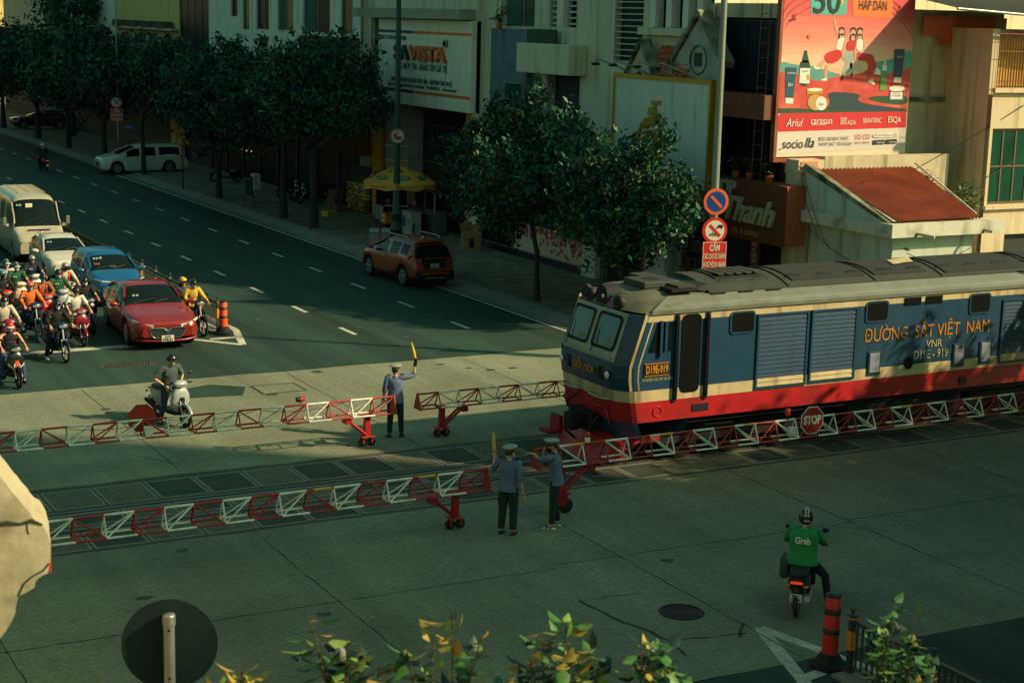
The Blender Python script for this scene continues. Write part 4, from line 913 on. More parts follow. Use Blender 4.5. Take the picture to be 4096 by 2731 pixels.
def louvre_panel(x0, x1, z0, z1, n, name):
    f = MB(); 
    for a in ((x0, x1, z0, z0 + .05), (x0, x1, z1 - .05, z1), (x0, x0 + .05, z0 + .05, z1 - .05), (x1 - .05, x1, z0 + .05, z1 - .05)): f.box(a[0], a[1], Y - .03, Y, a[2], a[3])
    o = f.build('louvre_frame', M_lcream if z1 - z0 > 1.7 and False else M_lblue, lc)
    s_ = MB()
    for k in range(n):
        z = z0 + .06 + (z1 - z0 - .12) * k / n; d = (z1 - z0 - .12) / n
        mi = 1 if z < 1.8 else 0
        s_.quad((x0 + .05, Y - .02, z), (x1 - .05, Y - .02, z), (x1 - .05, Y - .004, z + d * .9), (x0 + .05, Y - .004, z + d * .9), mi); s_.quad((x0 + .05, Y - .02, z), (x1 - .05, Y - .02, z), (x1 - .05, Y - .001, z - .004), (x0 + .05, Y - .001, z - .004), mi)
    s_.build('louvre_slats', [M_lblue, M_lcream], o)
louvre_panel(3.6, 5.02, 1.6, 3.3, 16, ''); louvre_panel(5.1, 6.42, 1.62, 3.3, 16, ''); louvre_panel(10.9, 12.5, 1.62, 3.2, 16, ''); louvre_panel(12.6, 14.0, 1.62, 3.2, 16, '')
for x0 in (6.85, 9.45, 10.3):
    f = MB(); f.bbox(x0 - .05, x0 + .33, Y - .03, Y, 1.66, 2.22, .012); o = f.build('vent_panel', M_lblue if x0 < 9 else M_lblue, lc); s_ = MB()
    for k in range(9): s_.quad((x0, Y - .05, 1.74 + k * .05), (x0 + .28, Y - .05, 1.74 + k * .05), (x0 + .28, Y - .032, 1.78 + k * .05), (x0, Y - .032, 1.78 + k * .05))
    s_.build('vent_slats', M_lblue, o)
m = MB(); m.add([(8.05 + .14 * math.cos(R(a)), Y - .006, 1.86 + .15 * math.sin(R(a))) for a in range(0, 360, 20)], [tuple(range(18))]); m.build('porthole', M_void, lc)
m = MB(); m.box(7.8, 8.3, Y - .015, Y, 3.24, 3.42); m.box(8.45, 8.95, Y - .015, Y, 3.24, 3.42); m.build('vent_slot', M_void, lc)
m = MB(); m.box(1.95, 2.38, Y - .012, Y, 1.26, 1.42); m.build('step_recess', M_black, lc); m = MB(); m.box(9.7, 9.9, Y - .03, Y, 1.2, 1.4); m.build('filler_cap', mat('loco_dkred', (90, 26, 24), .6), lc)
m = MB(); m.torus((1.05, Y, 1.34), .11, .014, 20, 6, axis='y'); m.build('jack_point', M_lred, lc)
m = MB(); m.bbox(.66, 1.3, Y - .02, Y, 2.12, 2.42, .01); o = m.build('number_plate', M_black, lc); text('D19E-919', .24, M_gilt, o, (.98, Y - .026, 2.27), width=.56, depth=.006, bold=.008)
m = MB()
for z in (2.13, 2.395): m.box(.67, 1.29, Y - .026, Y - .02, z, z + .015)
m.build('plate_border', M_gilt, o)
text('XÍ NGHIỆP ĐẦU MÁY SÀI GÒN', .1, M_lettg, lc, (1.02, Y - .004, 2.05), width=.78, depth=.002)
text('ĐƯỜNG  SẮT VIỆT  NAM', .42, M_gilt, lc, (8.6, Y - .006, 2.58), width=3.85, depth=.003)
_a = textmesh('ĐƯỜNG  SẮT VIỆT  NAM', .42, .003)
_b = textmesh('ĐƯỜ', .42, .003); _s = 3.85 / (_a[2] - _a[1]); _x = 8.6 - 1.925 + (_b[2] - _b[1]) * _s
MB().tube([(_x - .05, Y - .008, 2.7), (_x + .02, Y - .008, 2.72), (_x + .03, Y - .008, 2.77)], .018, 5).build('lettering', M_gilt, lc)
text('VNR', .26, M_lettg, lc, (8.8, Y - .006, 2.27), width=.5, depth=.003); text('D19E - 919', .3, M_lettg, lc, (8.72, Y - .006, 2.02), width=1.05, depth=.003)
text('TL-787', .1, M_gilt, lc, (8.9, Y - .004, 1.2), width=.4, depth=.002)
# coach behind the locomotive keeps the track busy beyond the frame
# ------------------------------------------------------------------ level crossing barriers
M_bred = mat('barrier_red', (178, 40, 28), .55, 0, .2, 6, stain=(110, 60, 44), stain_amt=.5, stain_scale=6)
M_bwhite = mat('barrier_white', (234, 230, 210), .6, 0, .12, 6, stain=(150, 134, 104), stain_amt=.35, stain_scale=5)
M_tape = mat('barrier_tape', (220, 160, 40), .5)
M_postred = mat('post_red', (170, 22, 24), .5, 0, .2, 4, stain=(90, 30, 22), stain_amt=.3, stain_scale=3)
M_hub = mat('wheel_hub_red', (170, 60, 36), .5)
M_beac = mat('beacon_red', (214, 40, 24), .2, 0, .1)
def wheel_part(root, c, r, w, axis_y=True):
    m = MB(); m.lathe([(r * .6, -w / 2), (r * .92, -w / 2), (r, -w * .25), (r, w * .25), (r * .92, w / 2), (r * .6, w / 2)], c, 22, axis='y'); o = m.build('wheel', M_rubber, root)
    m = MB(); m.lathe([(0.01, -w * .42), (r * .6, -w * .42), (r * .6, w * .42), (0.01, w * .42)], c, 18, axis='y'); m.build('wheel_hub', M_hub, o); return o
def barrier(label, X0, X1, Y, zb, zt, sgn, tip, post_x, big=False, stop=None, lamps=(), tapes=(), first=0, wires=False, plate_in=True):
    t = thing('level_crossing_barrier', label, 'barrier', (tip, Y, 0), 0, 'barriers of the level crossing')
    # local x runs along the boom away from the tip: world x = tip + sgn * s
    W = .165; n = int(abs(X1 - X0) / .525); m = MB(); r = .017
    def P(s, k): return (sgn * s, (0, -W, W)[k], (zt, zb, zb)[k])
    for i in range(n):
        s0, s1 = i * .525, (i + 1) * .525; c = (i + first) % 2
        m.tube([P(s0, 0), P(s1, 0)], .024, 8, c); m.tube([P(s0, 1), P(s1, 1)], .021, 8, c); m.tube([P(s0, 2), P(s1, 2)], .021, 8, c)
        for k in (1, 2):
            m.tube([P(s1, 0), P(s1, k)], r, 6, c)
            if c == 0: m.tube([P(s0, 0) if False else P(s0, k), P(s1, 0)] if sgn > 0 else [P(s0, k) if i % 4 else P(s1, k), P(s1, 0) if i % 4 else P(s0, 0)], r * .9, 6, c)
            else: m.tube([P(s0, 0), P(s1, k)], r * .9, 6, c)
        m.tube([P(s1, 1), P(s1, 2)], r * .9, 6, c)
    m.build('boom', [M_bred, M_bwhite], t)
    m = MB(); m.prism([(-W - .03, zb - .03), (W + .03, zb - .03), (.03, zt + .03), (-.03, zt + .03)], -.012 * 1, .012, 'yz'); m.build('end_plate', M_bred, t)
    if tapes:
        for s in tapes: MB().tube([P(s, 0), P(s + .34, 0)], .0265, 8).build('reflective_tape', M_tape, t)
    px = (post_x - tip); pb = .24 if not big else .42
    m = MB(); m.bbox(px - .065, px + .065, -.06, .06, pb, zb - .01, .008)
    d = sgn * (-1 if False else 1)
    m.build('post', M_postred, t)
    m = MB(); bx = px + d * (.52 if not big else .6)
    for yy in (-.07, .07): m.tube([(px + d * .06, yy, pb + .05), (bx, yy, zb - .06)], (.035, .03) if False else .034, 4)
    m.box(bx - .04, bx + .1, -.13, .13, zb - .16, zb - .05); m.box(px - .13, px + .13, -.14, .14, zb - .03, zb - .022); m.build('brace', M_postred, t)
    m = MB(); m.box(px - .16, px + .16, -.12, .12, pb - .02, pb + .005)
    if big: m.loft([[(px - .12, -.1, pb), (px + .12, -.1, pb), (px + .12, .1, pb), (px - .12, .1, pb)], [(px - .06, -.07, .16), (px + .08, -.07, .16), (px + .08, .07, .16), (px - .06, .07, .16)]], 0, False)
    else:
        for xx in (-.1, .11):
            for yy in (-.055, .055): m.box(px + xx - .02, px + xx + .02, yy - .006, yy + .006, .07, pb)
    m.build('base_plate', M_hub if not big else M_postred, t)
    if big: wheel_part(t, (px + .12, .0, .15), .15, .09)
    else:
        wheel_part(t, (px - .1, .0, .1), .1, .07); wheel_part(t, (px + .11, .0, .1), .1, .07)
    for s, kind in lamps:
        m = MB(); x = sgn * s
        if kind == 'dome':
            m.lathe([(.05, 0), (.055, .06), (.05, .1)], (x, 0, zt + .02), 14); o = m.build('lamp_base', M_bwhite, t)
            m = MB(); m.lathe([(.048, .1), (.05, .16), (.035, .2), (0, .215)], (x, 0, zt + .02), 14); m.build('lamp_lens', M_beac, o)
        elif kind == 'side':
            m.tube([(x, 0, zt), (x, 0, zt + .1)], .012, 6); m.lathe([(.055, -.09), (.06, .0), (.03, .02)], (x, 0, zt + .13), 14, axis='x'); o = m.build('lamp_base', M_black, t)
            m = MB(); m.lathe([(.056, 0), (.05, .1), (0, .105)], (x + .0, 0, zt + .13), 14, axis='x'); m.build('lamp_lens', M_beac, o)
        else:
            m.tube([(x, 0, zt), (x, 0, zt + .1)], .03, 8); o = m.build('lamp_base', M_black, t)
            m = MB(); m.lathe([(.055, .1), (.055, .22), (.045, .24), (0, .245)], (x, 0, zt), 14); m.build('lamp_lens', M_beac, o)
    if stop:
        s, front, zz_ = stop; x = sgn * s; zc = (zb + zt) / 2 + zz_; q = .32; yy = -W - .04 if front else W + .06
        oc = [(x + q * math.cos(R(22.5 + 45 * k)), zc + q * math.sin(R(22.5 + 45 * k))) for k in range(8)]; oi = [(x + q * .93 * math.cos(R(22.5 + 45 * k)), zc + q * .93 * math.sin(R(22.5 + 45 * k))) for k in range(8)]
        m = MB(); m.prism(oc, yy, yy + .006); o = m.build('stop_plate', M_bwhite if front else M_bred, t)
        if front:
            m = MB(); m.prism(oi, yy - .004, yy - .0005); m.build('red_face', mat('sign_red', (166, 38, 34), .5, var=.12), o); text('STOP', .25, M_bwhite, o, (x, yy - .006, zc), width=.46, depth=.002, bold=.012)
        m = MB(); m.bbox(x - .12 - .35 * (1 if front else -.2), x + .08 - .35 * (1 if front else -.2), -.1, .02, zb + .02, zb + .22, .01); m.build('junction_box', M_bwhite, t)
    if wires:
        m = MB()
        for a in range(3):
            s0 = 1.2 + a * 2.1; m.tube([(sgn * (s0 + 2 * i / 8), -.02, zt - .03 - .1 * 4 * (i / 8) * (1 - i / 8)) for i in range(9)], .006, 4)
        m.build('wire', M_black, t)
    return t
barrier('red and white truss boom on twin castors, this side of the rails', 1, 14.25, 26.9, .735, 1.1, -1, 14.25, 13.58, tapes=(1.1, 3.2))
barrier('red and white truss boom carrying a maroon octagon seen from behind', 1, 15.15, 33.2, .735, 1.09, -1, 15.15, 14.5, stop=(5.72, False, .16), lamps=((2.25, 'side'),), wires=True)
barrier('red and white truss boom passing behind the locomotive', 15.8, 28, 33.3, .735, 1.06, 1, 15.8, 16.42)
barrier('red and white truss boom carrying the STOP sign, on one big castor', 15.33, 31, 26.95, 1.0, 1.37, 1, 15.33, 15.93, True, stop=(6.6, True, .18), lamps=((1.17, 'dome'), (6.1, 'tall')), tapes=(.75, 2.85, 4.95, 9.2, 11.3, 13.4), wires=True)
# ------------------------------------------------------------------ people
M_skin = mat('skin', (206, 152, 116), .55, var=.06)
M_hair = mat('hair_black', (18, 16, 15), .5, var=.2, scale=20)
M_eye = mat('eye_dark', (14, 12, 12), .3)
M_lip = mat('lips', (160, 90, 80), .5)
def cloth(c, key=None):
    key = key or 'cloth_%d_%d_%d' % c
    return mat(key, c, .9, 0, .28, 7, bump=.7, bscale=9)
def skin_mesh(verts, edges, root=0, sub=1):
    me = bpy.data.meshes.new('body'); me.from_pydata([v[0] for v in verts], edges, []); ob = bpy.data.objects.new('body', me); COL.objects.link(ob)
    sk = ob.modifiers.new('skin', 'SKIN'); sk.use_smooth_shade = True
    for i, v in enumerate(verts):
        r = v[1]; d = me.skin_vertices[0].data[i]; d.radius = (r, r) if not isinstance(r, tuple) else r; d.use_root = (i == root)
    ss = ob.modifiers.new('sub', 'SUBSURF'); ss.levels = sub; ss.render_levels = sub
    dg = bpy.context.evaluated_depsgraph_get(); out = bpy.data.meshes.new_from_object(ob.evaluated_get(dg))
    mb = MB(); mb.v = [tuple(v.co) for v in out.vertices]; mb.f = [list(p.vertices) for p in out.polygons]; mb.m = [0] * len(mb.f); mb.s = [True] * len(mb.f)
    bpy.data.objects.remove(ob); bpy.data.meshes.remove(me); bpy.data.meshes.remove(out)
    return mb
STAND = dict(pel=(0, 0, .93), wai=(0, .01, 1.08), che=(0, .01, 1.28), nek=(0, 0, 1.45), hed=(0, .02, 1.575),
             shl=(-.19, 0, 1.40), shr=(.19, 0, 1.40), ell=(-.25, -.02, 1.13), elr=(.25, -.02, 1.13), wrl=(-.26, .06, .88), wrr=(.26, .06, .88),
             hpl=(-.09, 0, .90), hpr=(.09, 0, .90), knl=(-.11, .02, .50), knr=(.11, .02, .50), anl=(-.12, -.02, .09), anr=(.12, -.02, .09))
RIDE = dict(pel=(0, -.16, .86), wai=(0, -.12, 1.0), che=(0, -.05, 1.2), nek=(0, 0, 1.37), hed=(0, .035, 1.50),
            shl=(-.19, -.02, 1.32), shr=(.19, -.02, 1.32), ell=(-.31, .10, 1.09), elr=(.31, .10, 1.09), wrl=(-.31, .34, 1.0), wrr=(.31, .34, 1.0),
            hpl=(-.1, -.12, .84), hpr=(.1, -.12, .84), knl=(-.19, .27, .74), knr=(.19, .27, .74), anl=(-.17, .22, .36), anr=(.17, .22, .36))
def pose(base, **k): d = dict(base); d.update(k); return d
DOWN_R = dict(knr=(.27, .14, .50), anr=(.33, .02, .09)); DOWN_L = dict(knl=(-.27, .14, .50), anl=(-.33, .02, .09)); DOWN = {**DOWN_R, **DOWN_L}
def person(label, loc, rz, P, o, group=None, name='person', s=1.0):
    t = thing(name, label, 'person', loc, rz, group); V = lambda k: Vector(P[k]); vs_ = []; ed = []
    if s != 1: t.scale = (s, s, s)
    def add(p, r, par=None):
        vs_.append((tuple(p), r)); i = len(vs_) - 1
        if par is not None: ed.append((par, i))
        return i
    pel = add(P['pel'], .10); wai = add(P['wai'], .095, pel); che = add(P['che'], .11, wai); nek = add(P['nek'], .05, che)
    hb = add(V('nek').lerp(V('hed'), .6), .048, nek)
    hy, hp = o.get('turn', 0), o.get('nod', 0)
    for sd in 'lr':
        sgn = -1 if sd == 'l' else 1
        sh = add(P['sh' + sd], .055, che); el = add(P['el' + sd], .04, sh); wr = add(P['wr' + sd], .027, el)
        d = (V('wr' + sd) - V('el' + sd)).normalized(); d = Vector(o.get('hand' + sd, d)).normalized()
        sp = d.cross(Vector((0, 0, 1)) if abs(d.z) < .8 else Vector((0, 1, 0))).normalized(); cu = d.cross(sp).normalized()
        if cu.z > 0 and abs(d.z) < .8: cu = -cu
        pal = add(V('wr' + sd) + d * .055, (.032, .026), wr); kn = V('wr' + sd) + d * .085
        for j, (off, ln) in enumerate(((-.03, .062), (-.01, .075), (.01, .07), (.03, .055))):
            a = add(kn + sp * off, .0095, pal); b_ = add(kn + sp * off * 1.1 + d * ln * .55 + cu * .018, .0085, a); add(kn + sp * off * 1.1 + d * ln * .7 + cu * .055, .0075, b_)
        th = add(V('wr' + sd) + d * .04 + sp * .042 * -sgn + cu * .015, .011, pal); add(V('wr' + sd) + d * .08 + sp * .05 * -sgn + cu * .045, .0085, th)
        hi = add(P['hp' + sd], .085, pel); kn_ = add(P['kn' + sd], .055, hi); an = add(P['an' + sd], .036, kn_)
        fd = Vector(o.get('foot' + sd, (0.05 * sgn, 1, 0))).normalized()
        add(V('an' + sd) + fd * .09 + Vector((0, 0, -.045)), .03, an)
    body = skin_mesh(vs_, ed)
    # head
    H = V('hed'); Mh = Matrix.Rotation(hy, 3, 'Z') @ Matrix.Rotation(hp, 3, 'X'); hd = MB()
    hd.ell((0, 0, 0), (.073, .09, .112), 16, 12, 0); hd.ell((0, .012, -.065), (.056, .07, .06), 12, 8, 0)
    hd.loft([[(-.012, .085, .02), (.012, .085, .02), (0, .09, .025)], [(-.018, .088, -.025), (.018, .088, -.025), (0, .113, -.02)]], 0, True)
    for sg in (-1, 1): hd.ell((.028 * sg, .078, .012), (.013, .008, .007), 8, 6, 1); hd.ell((.074 * sg, 0, -.005), (.012, .022, .032), 8, 6, 0); hd.loft([[(.016 * sg, .084, .03), (.044 * sg, .074, .03), (.03 * sg, .083, .033)], [(.016 * sg, .084, .034), (.044 * sg, .074, .034), (.03 * sg, .084, .038)]], 1, False)
    hd.ell((0, .078, -.056), (.022, .008, .007), 8, 6, 2)
    hd.xf(Matrix.Translation(H) @ Mh.to_4x4()); body.join(hd)
    bo = body.build('body', [o.get('skin', M_skin), M_eye, M_lip], t)
    def onhead(mb): return mb.xf(Matrix.Translation(H) @ Mh.to_4x4())
    # top
    if o.get('top'):
        m = MB(); sp_ = [V('pel') + Vector((0, 0, -.07 - o.get('hem', 0))), V('pel') + Vector((0, 0, .02)), V('wai'), V('che').lerp(V('wai'), .4), V('che'), V('che').lerp(V('nek'), .55), V('nek') + Vector((0, 0, -.05)), V('nek') + Vector((0, 0, -.005))]
        f = o.get('fat', 1.0); rr = [(.2 * f, .15 * f), (.192 * f, .143 * f), (.168 * f, .122 * f), (.178 * f, .125 * f), (.19 * f, .125 * f), (.185 * f, .105 * f), (.1, .075), (.066, .064)]
        sw = (V('shr') - V('shl')); sw.z = 0; up = Vector((0, 0, 1)).cross(sw).normalized()
        m.tube(sp_, rr, 16, 0, True, True, up=tuple(up))
        lg = o.get('sleeve', 'short')
        for sd in 'lr':
            a, b_, c_ = V('sh' + sd), V('el' + sd), V('wr' + sd); inn = V('che').lerp(V('nek'), .5).lerp(a, .45)
            if lg == 'long': m.tube([inn, a + Vector((0, 0, .01)), a.lerp(b_, .5), b_, b_.lerp(c_, .5), b_.lerp(c_, .93)], [.07, .075, .066, .06, .052, .044], 10)
            elif lg == 'roll': m.tube([inn, a + Vector((0, 0, .01)), a.lerp(b_, .5), b_, b_.lerp(c_, .22)], [.07, .072, .064, .058, .056], 10)
            elif lg == 'short': m.tube([inn, a + Vector((0, 0, .01)), a.lerp(b_, .45), a.lerp(b_, .8)], [.07, .076, .07, .07], 10)
        if o.get('collar', True): m.torus(tuple(V('nek') + Vector((0, .005, -.012))), .062, .016, 14, 6, axis='z')
        so = m.build(o.get('topname', 'shirt'), o['top'], t)
        if o.get('top2'):   # chest band or print
            m = MB(); zc = V('che').lerp(V('wai'), .45)
            for dz in (-.02, .03): m.tube([zc + Vector((0, 0, dz)), zc + Vector((0, 0, dz + .022))], [(.182 * f, .131 * f)] * 2, 16, 0, False, True, up=tuple(up))
            m.build('chest_stripes', o['top2'], so)
        if o.get('straps'):
            m = MB()
            for sg in (-1, 1): m.tube([V('che') + Vector((.1 * sg, .12, -.16)), V('che') + Vector((.1 * sg, .13, 0)), V('che').lerp(V('nek'), .7) + Vector((.1 * sg, .06, .02)), V('che') + Vector((.1 * sg, -.12, .02))], [(.028, .014)] * 4, 8)
            m.build('backpack_strap', o['straps'], so)
        if o.get('epaulet'):
            m = MB()
            for sd in 'lr': c_ = V('sh' + sd).lerp(V('nek'), .35) + Vector((0, 0, .05)); m.tube([c_.lerp(V('sh' + sd), -.3), V('sh' + sd) + Vector((0, 0, .082))], [(.03, .012)] * 2, 8)
            m.build('epaulette', M_black, so)
        if o.get('back'): text(o['back'], .16, M_bwhite, so, (P['che'][0], P['che'][1] - .133 * f, P['che'][2] - .02), width=.26, depth=.004, bold=.006)
        if o.get('chestt'): text(o['chestt'], .06, M_bwhite, so, (P['che'][0] + .06, P['che'][1] + .132 * f, P['che'][2] + .0), rot=(PI / 2, 0, PI), width=.12, depth=.003)
        if o.get('hood'):
            m = MB(); m.ell((0, -.012, .0), (.1, .115, .142), 16, 10, 0); m.v = [(x, min(y, .045), z) for x, y, z in m.v]; onhead(m).build('hood', o['top'], so)
    # trousers
    if o.get('legs'):
        m = MB(); lw = o.get('legw', 1.0)
        m.ell(tuple(V('pel') + Vector((0, 0, -.03))), (.155, .118, .11), 14, 8)
        for sd in 'lr':
            a, b_, c_ = V('hp' + sd), V('kn' + sd), V('an' + sd); end = o.get('legend', .93)
            m.tube([a + Vector((0, 0, .06)), a, a.lerp(b_, .5), b_, b_.lerp(c_, .5), b_.lerp(c_, end)], [.092, .1, .09 * lw, .072 * lw, .064 * lw, .058 * lw], 12)
        m.build('trousers', o['legs'], t)
    for sd in 'lr':
        sgn = -1 if sd == 'l' else 1; fd = Vector(o.get('foot' + sd, (0.05 * sgn, 1, 0))).normalized(); a = V('an' + sd); sdv = Vector((fd.y, -fd.x, 0)); m = MB(); b_ = a.z - .085
        def ring(f_, w, z0, z1): c_ = a + fd * f_; return [tuple(c_ + sdv * w * math.cos(2 * PI * k / 10) * 1 + Vector((0, 0, (z0 + z1) / 2 - .0 + (z1 - z0) / 2 * math.sin(2 * PI * k / 10) - a.z + b_))) for k in range(10)]
        if o.get('shoe_kind') == 'sandal':
            secs = [ring(-.075, .03, 0, .025), ring(-.04, .042, 0, .028), ring(.06, .045, 0, .026), ring(.14, .046, 0, .026), ring(.18, .025, 0, .022)]
            m.loft(secs, 0, True); sh = m.build('sandal_sole', M_bwhite if o.get('pale_sole') else M_black, t); m = MB()
            for f_ in (.02, .1): m.tube([a + fd * f_ - sdv * .045 + Vector((0, 0, b_ + .02 - a.z)), a + fd * f_ + Vector((0, 0, b_ + .075 - a.z)), a + fd * f_ + sdv * .045 + Vector((0, 0, b_ + .02 - a.z))], .011, 6)
            m.build('sandal_strap', M_black, sh)
        else:
            secs = [ring(-.085, .03, .01, .06), ring(-.06, .04, 0, .10), ring(0, .042, 0, .115), ring(.07, .046, 0, .075), ring(.14, .044, 0, .055), ring(.175, .02, .008, .035)]
            m.loft(secs, 0, True); m.build('shoe', o.get('shoes', M_black), t)
    # hair, headgear, mask
    if o.get('hair', True):
        m = MB(); m.ell((0, -.008, .012), (.079, .094, .11), 14, 8, 0, -.35, 1.0); m.v = [(x, y if (y < .03 or z > .05) else .03 + (y - .03) * .3, z) for x, y, z in m.v]; onhead(m).build('hair', o.get('hairm', M_hair), t)
        if o.get('longhair'):
            m = MB(); m.tube([(0, -.07, -.02), (0, -.095, -.12), (0, -.1, -.24)], [(.06, .035), (.06, .03), (.03, .02)], 10); onhead(m).build('long_hair', M_hair, t)
    if o.get('mask'):
        m = MB(); m.loft([[(-.068, .03, -.03), (-.04, .092, -.012), (0, .118, -.005), (.04, .092, -.012), (.068, .03, -.03)], [(-.066, .03, -.06), (-.042, .092, -.055), (0, .115, -.055), (.042, .092, -.055), (.066, .03, -.06)], [(-.05, .03, -.1), (-.03, .075, -.108), (0, .088, -.112), (.03, .075, -.108), (.05, .03, -.1)]], 0, True, False, False); onhead(m).build('face_mask', o['mask'], t)
    if o.get('helmet'):
        hm, kind = o['helmet'], o.get('hkind', 'half'); m = MB()
        if kind == 'full': m.ell((0, 0, .01), (.125, .14, .145), 18, 12, 0, -.75, 1.0)
        else: m.ell((0, -.005, .025), (.108, .125, .125), 18, 10, 0, -.12 if kind == 'half' else -.45, 1.0); 
        if kind == '34': m.v = [(x, y if (z > .03 or y < .05) else .05, z) for x, y, z in m.v]
        ho = onhead(m).build('helmet', hm, t)
        if o.get('brim', True) and kind != 'full':
            m = MB(); m.loft([[(-.095, .06, .035), (-.05, .115, .04), (0, .125, .042), (.05, .115, .04), (.095, .06, .035)], [(-.095, .085, .02), (-.06, .165, .016), (0, .185, .015), (.06, .165, .016), (.095, .085, .02)]], 0, True, False, False); onhead(m).build('visor', o.get('brimm', M_black), ho)
        if kind == 'full': m = MB(); m.ell((0, .012, .015), (.118, .136, .07), 18, 8, 0, -.7, .7); m.v = [(x, max(y, .03), z) for x, y, z in m.v]; onhead(m).build('visor', M_glassD, ho)
        if o.get('hstripe'):
            m = MB()
            for dx in ((-.022, .022) if kind == 'full' else (-.018, .018) if o.get('hstripe2') else (0,)):
                q = .152 if kind == 'full' else .136; m.tube([(dx, -.128 * 1.03 if kind != 'full' else -.138, .05), (dx, -.09, q * .78 + .02), (dx, 0, q + .02 if kind == 'full' else q + .018), (dx, .09, q * .78 + .018)], [(.011, .004)] * 4, 6)
            onhead(m).build('helmet_stripe', o['hstripe'], ho)
        if o.get('htext'): 
            tx = text(o['htext'], .06, M_bwhite, ho, (0, 0, 0), width=.1, depth=.003); tx.matrix_local = Matrix.Translation(H) @ Mh.to_4x4() @ Matrix.Translation((0, -.142, -.02)) @ Matrix.Rotation(PI / 2, 4, 'X') @ Matrix.Diagonal((tx.scale.x, 1, 1, 1))
        m = MB(); m.tube([(-.085, .01, -.02), (-.06, .03, -.1), (0, .04, -.13), (.06, .03, -.1), (.085, .01, -.02)], .006, 5); onhead(m).build('chin_strap', M_black, ho)
    if o.get('cap'):
        m = MB()
        def cr(rx, ry, z, y=0, tl=0): return [(rx * math.cos(2 * PI * k / 20), y + ry * math.sin(2 * PI * k / 20), z + tl * math.sin(2 * PI * k / 20)) for k in range(20)]
        m.loft([cr(.088, .102, .03), cr(.088, .102, .075), ], 1, True, False); m.loft([cr(.088, .102, .075), cr(.135, .15, .12, .005, .015), cr(.138, .152, .128, .005, .015), cr(.125, .138, .137, .005, .012), cr(.03, .03, .14)], 0, True)
        co = onhead(m).build('peaked_cap', [o['cap'], mat('cap_band', (52, 56, 56), .7)], t)
        m = MB(); m.loft([[(-.075, .065, .04), (-.04, .1, .042), (0, .106, .043), (.04, .1, .042), (.075, .065, .04)], [(-.07, .09, .02), (-.045, .145, .014), (0, .158, .012), (.045, .145, .014), (.07, .09, .02)]], 0, True, False, False); onhead(m).build('peak', o.get('peakm', M_black), co)
        m = MB(); m.lathe([(.014, .104), (.0, .112)], (0, 0, .09), 8, axis='y'); m.rod((-.085, .05, .045), (0, .107, .05), .004, 4); m.rod((.085, .05, .045), (0, .107, .05), .004, 4); onhead(m).build('cap_badge', M_bred, co)
    if o.get('glasses'):
        m = MB(); m.ell((-.03, .086, .012), (.026, .012, .018), 8, 6); m.ell((.03, .086, .012), (.026, .012, .018), 8, 6); m.rod((-.07, .03, .015), (-.05, .085, .015), .004, 4); m.rod((.07, .03, .015), (.05, .085, .015), .004, 4); onhead(m).build('sunglasses', M_black, t)
    return t
C = cloth
M_guard = C((98, 112, 140), 'guard_blue'); M_gtrou = C((22, 46, 48), 'guard_trousers'); M_gcap = mat('guard_cap', (148, 148, 134), .7, var=.06)
M_flag = mat('flag_yellow', (226, 178, 52), .7, var=.12, scale=8)
M_maskw = mat('mask_white', (214, 212, 204), .8, var=.04); M_maskb = mat('mask_blue', (140, 172, 190), .8, var=.04); M_maskk = mat('mask_black', (24, 26, 26), .8)
def flag(label, p, q, loc, rz, tail=None):
    t = thing('signal_flag', label, 'flag', loc, rz); p, q = Vector(p), Vector(q)
    m = MB(); m.tube([p, q], .008, 6); m.build('stick', M_brown, t)
    m = MB(); d = q - p; m.tube([p + d * .12, p + d * .25, p + d * .45, p + d * .7, p + d * .9, p + d * 1.02], [(.025, .02), (.035, .02), (.04, .025), (.03, .02), (.018, .012), (.004, .004)], 8)
    if tail: m.tube([p + d * .1, p, p + Vector(tail)], [(.03, .02), (.045, .02), (.02, .01)], 8)
    m.build('rolled_cloth', M_flag, t)
G = 'crossing guards in blue shirts'
face = lambda x, y: math.atan2(-x, y)
# guard beyond the far barrier, right arm up with a rolled flag
P = pose(STAND, shr=(.19, .0, 1.41), elr=(.42, .06, 1.46), wrr=(.46, .1, 1.72), wrl=(-.27, .10, .92), anl=(-.13, -.02, .09), anr=(.15, .02, .09), knr=(.13, .02, .5))
gl = (15.4, 33.65, 0); gz = face(.35, .93)
gp = person('guard in blue shirt and peaked cap seen from behind, arm raised with a flag', gl, gz, P, dict(top=M_guard, sleeve='roll', legs=M_gtrou, cap=M_gcap, epaulet=True, turn=-.5, handr=(.02, .0, 1), footl=(-.2, 1, 0), footr=(.35, 1, 0), mask=M_maskk, hem=.02), G)
flag('rolled yellow flag held up by the guard beyond the far barrier', (.47, .12, 1.75), (.36, .12, 2.22), gl, gz)
m = MB(); m.tube([Vector((.45, .09, 1.66)), Vector((.46, .1, 1.76))], [.042, .045], 10); m.ell((.465, .105, 1.8), (.045, .04, .055)); m.build('glove', M_black, gp)
# guard with flag near the camera, facing the train
P = pose(STAND, ell=(-.33, .06, 1.22), wrl=(-.36, .2, 1.42), elr=(.24, -.05, 1.12), wrr=(.27, .05, .86), hed=(0, .03, 1.575))
gl = (14.34, 26.2, 0); gz = face(.74, .67)
person('guard in blue shirt standing with a yellow flag, looking at the locomotive', gl, gz, P, dict(top=M_guard, sleeve='roll', legs=M_gtrou, legw=1.15, cap=M_gcap, peakm=M_gcap, epaulet=True, turn=-.35, handl=(.0, .05, 1), mask=M_maskw, shoe_kind='sandal', fat=.96), G)
flag('rolled yellow flag in the hand of the guard nearest the near left barrier', (-.37, .22, 1.44), (-.4, .2, 1.92), gl, gz, (.06, .02, -.12))
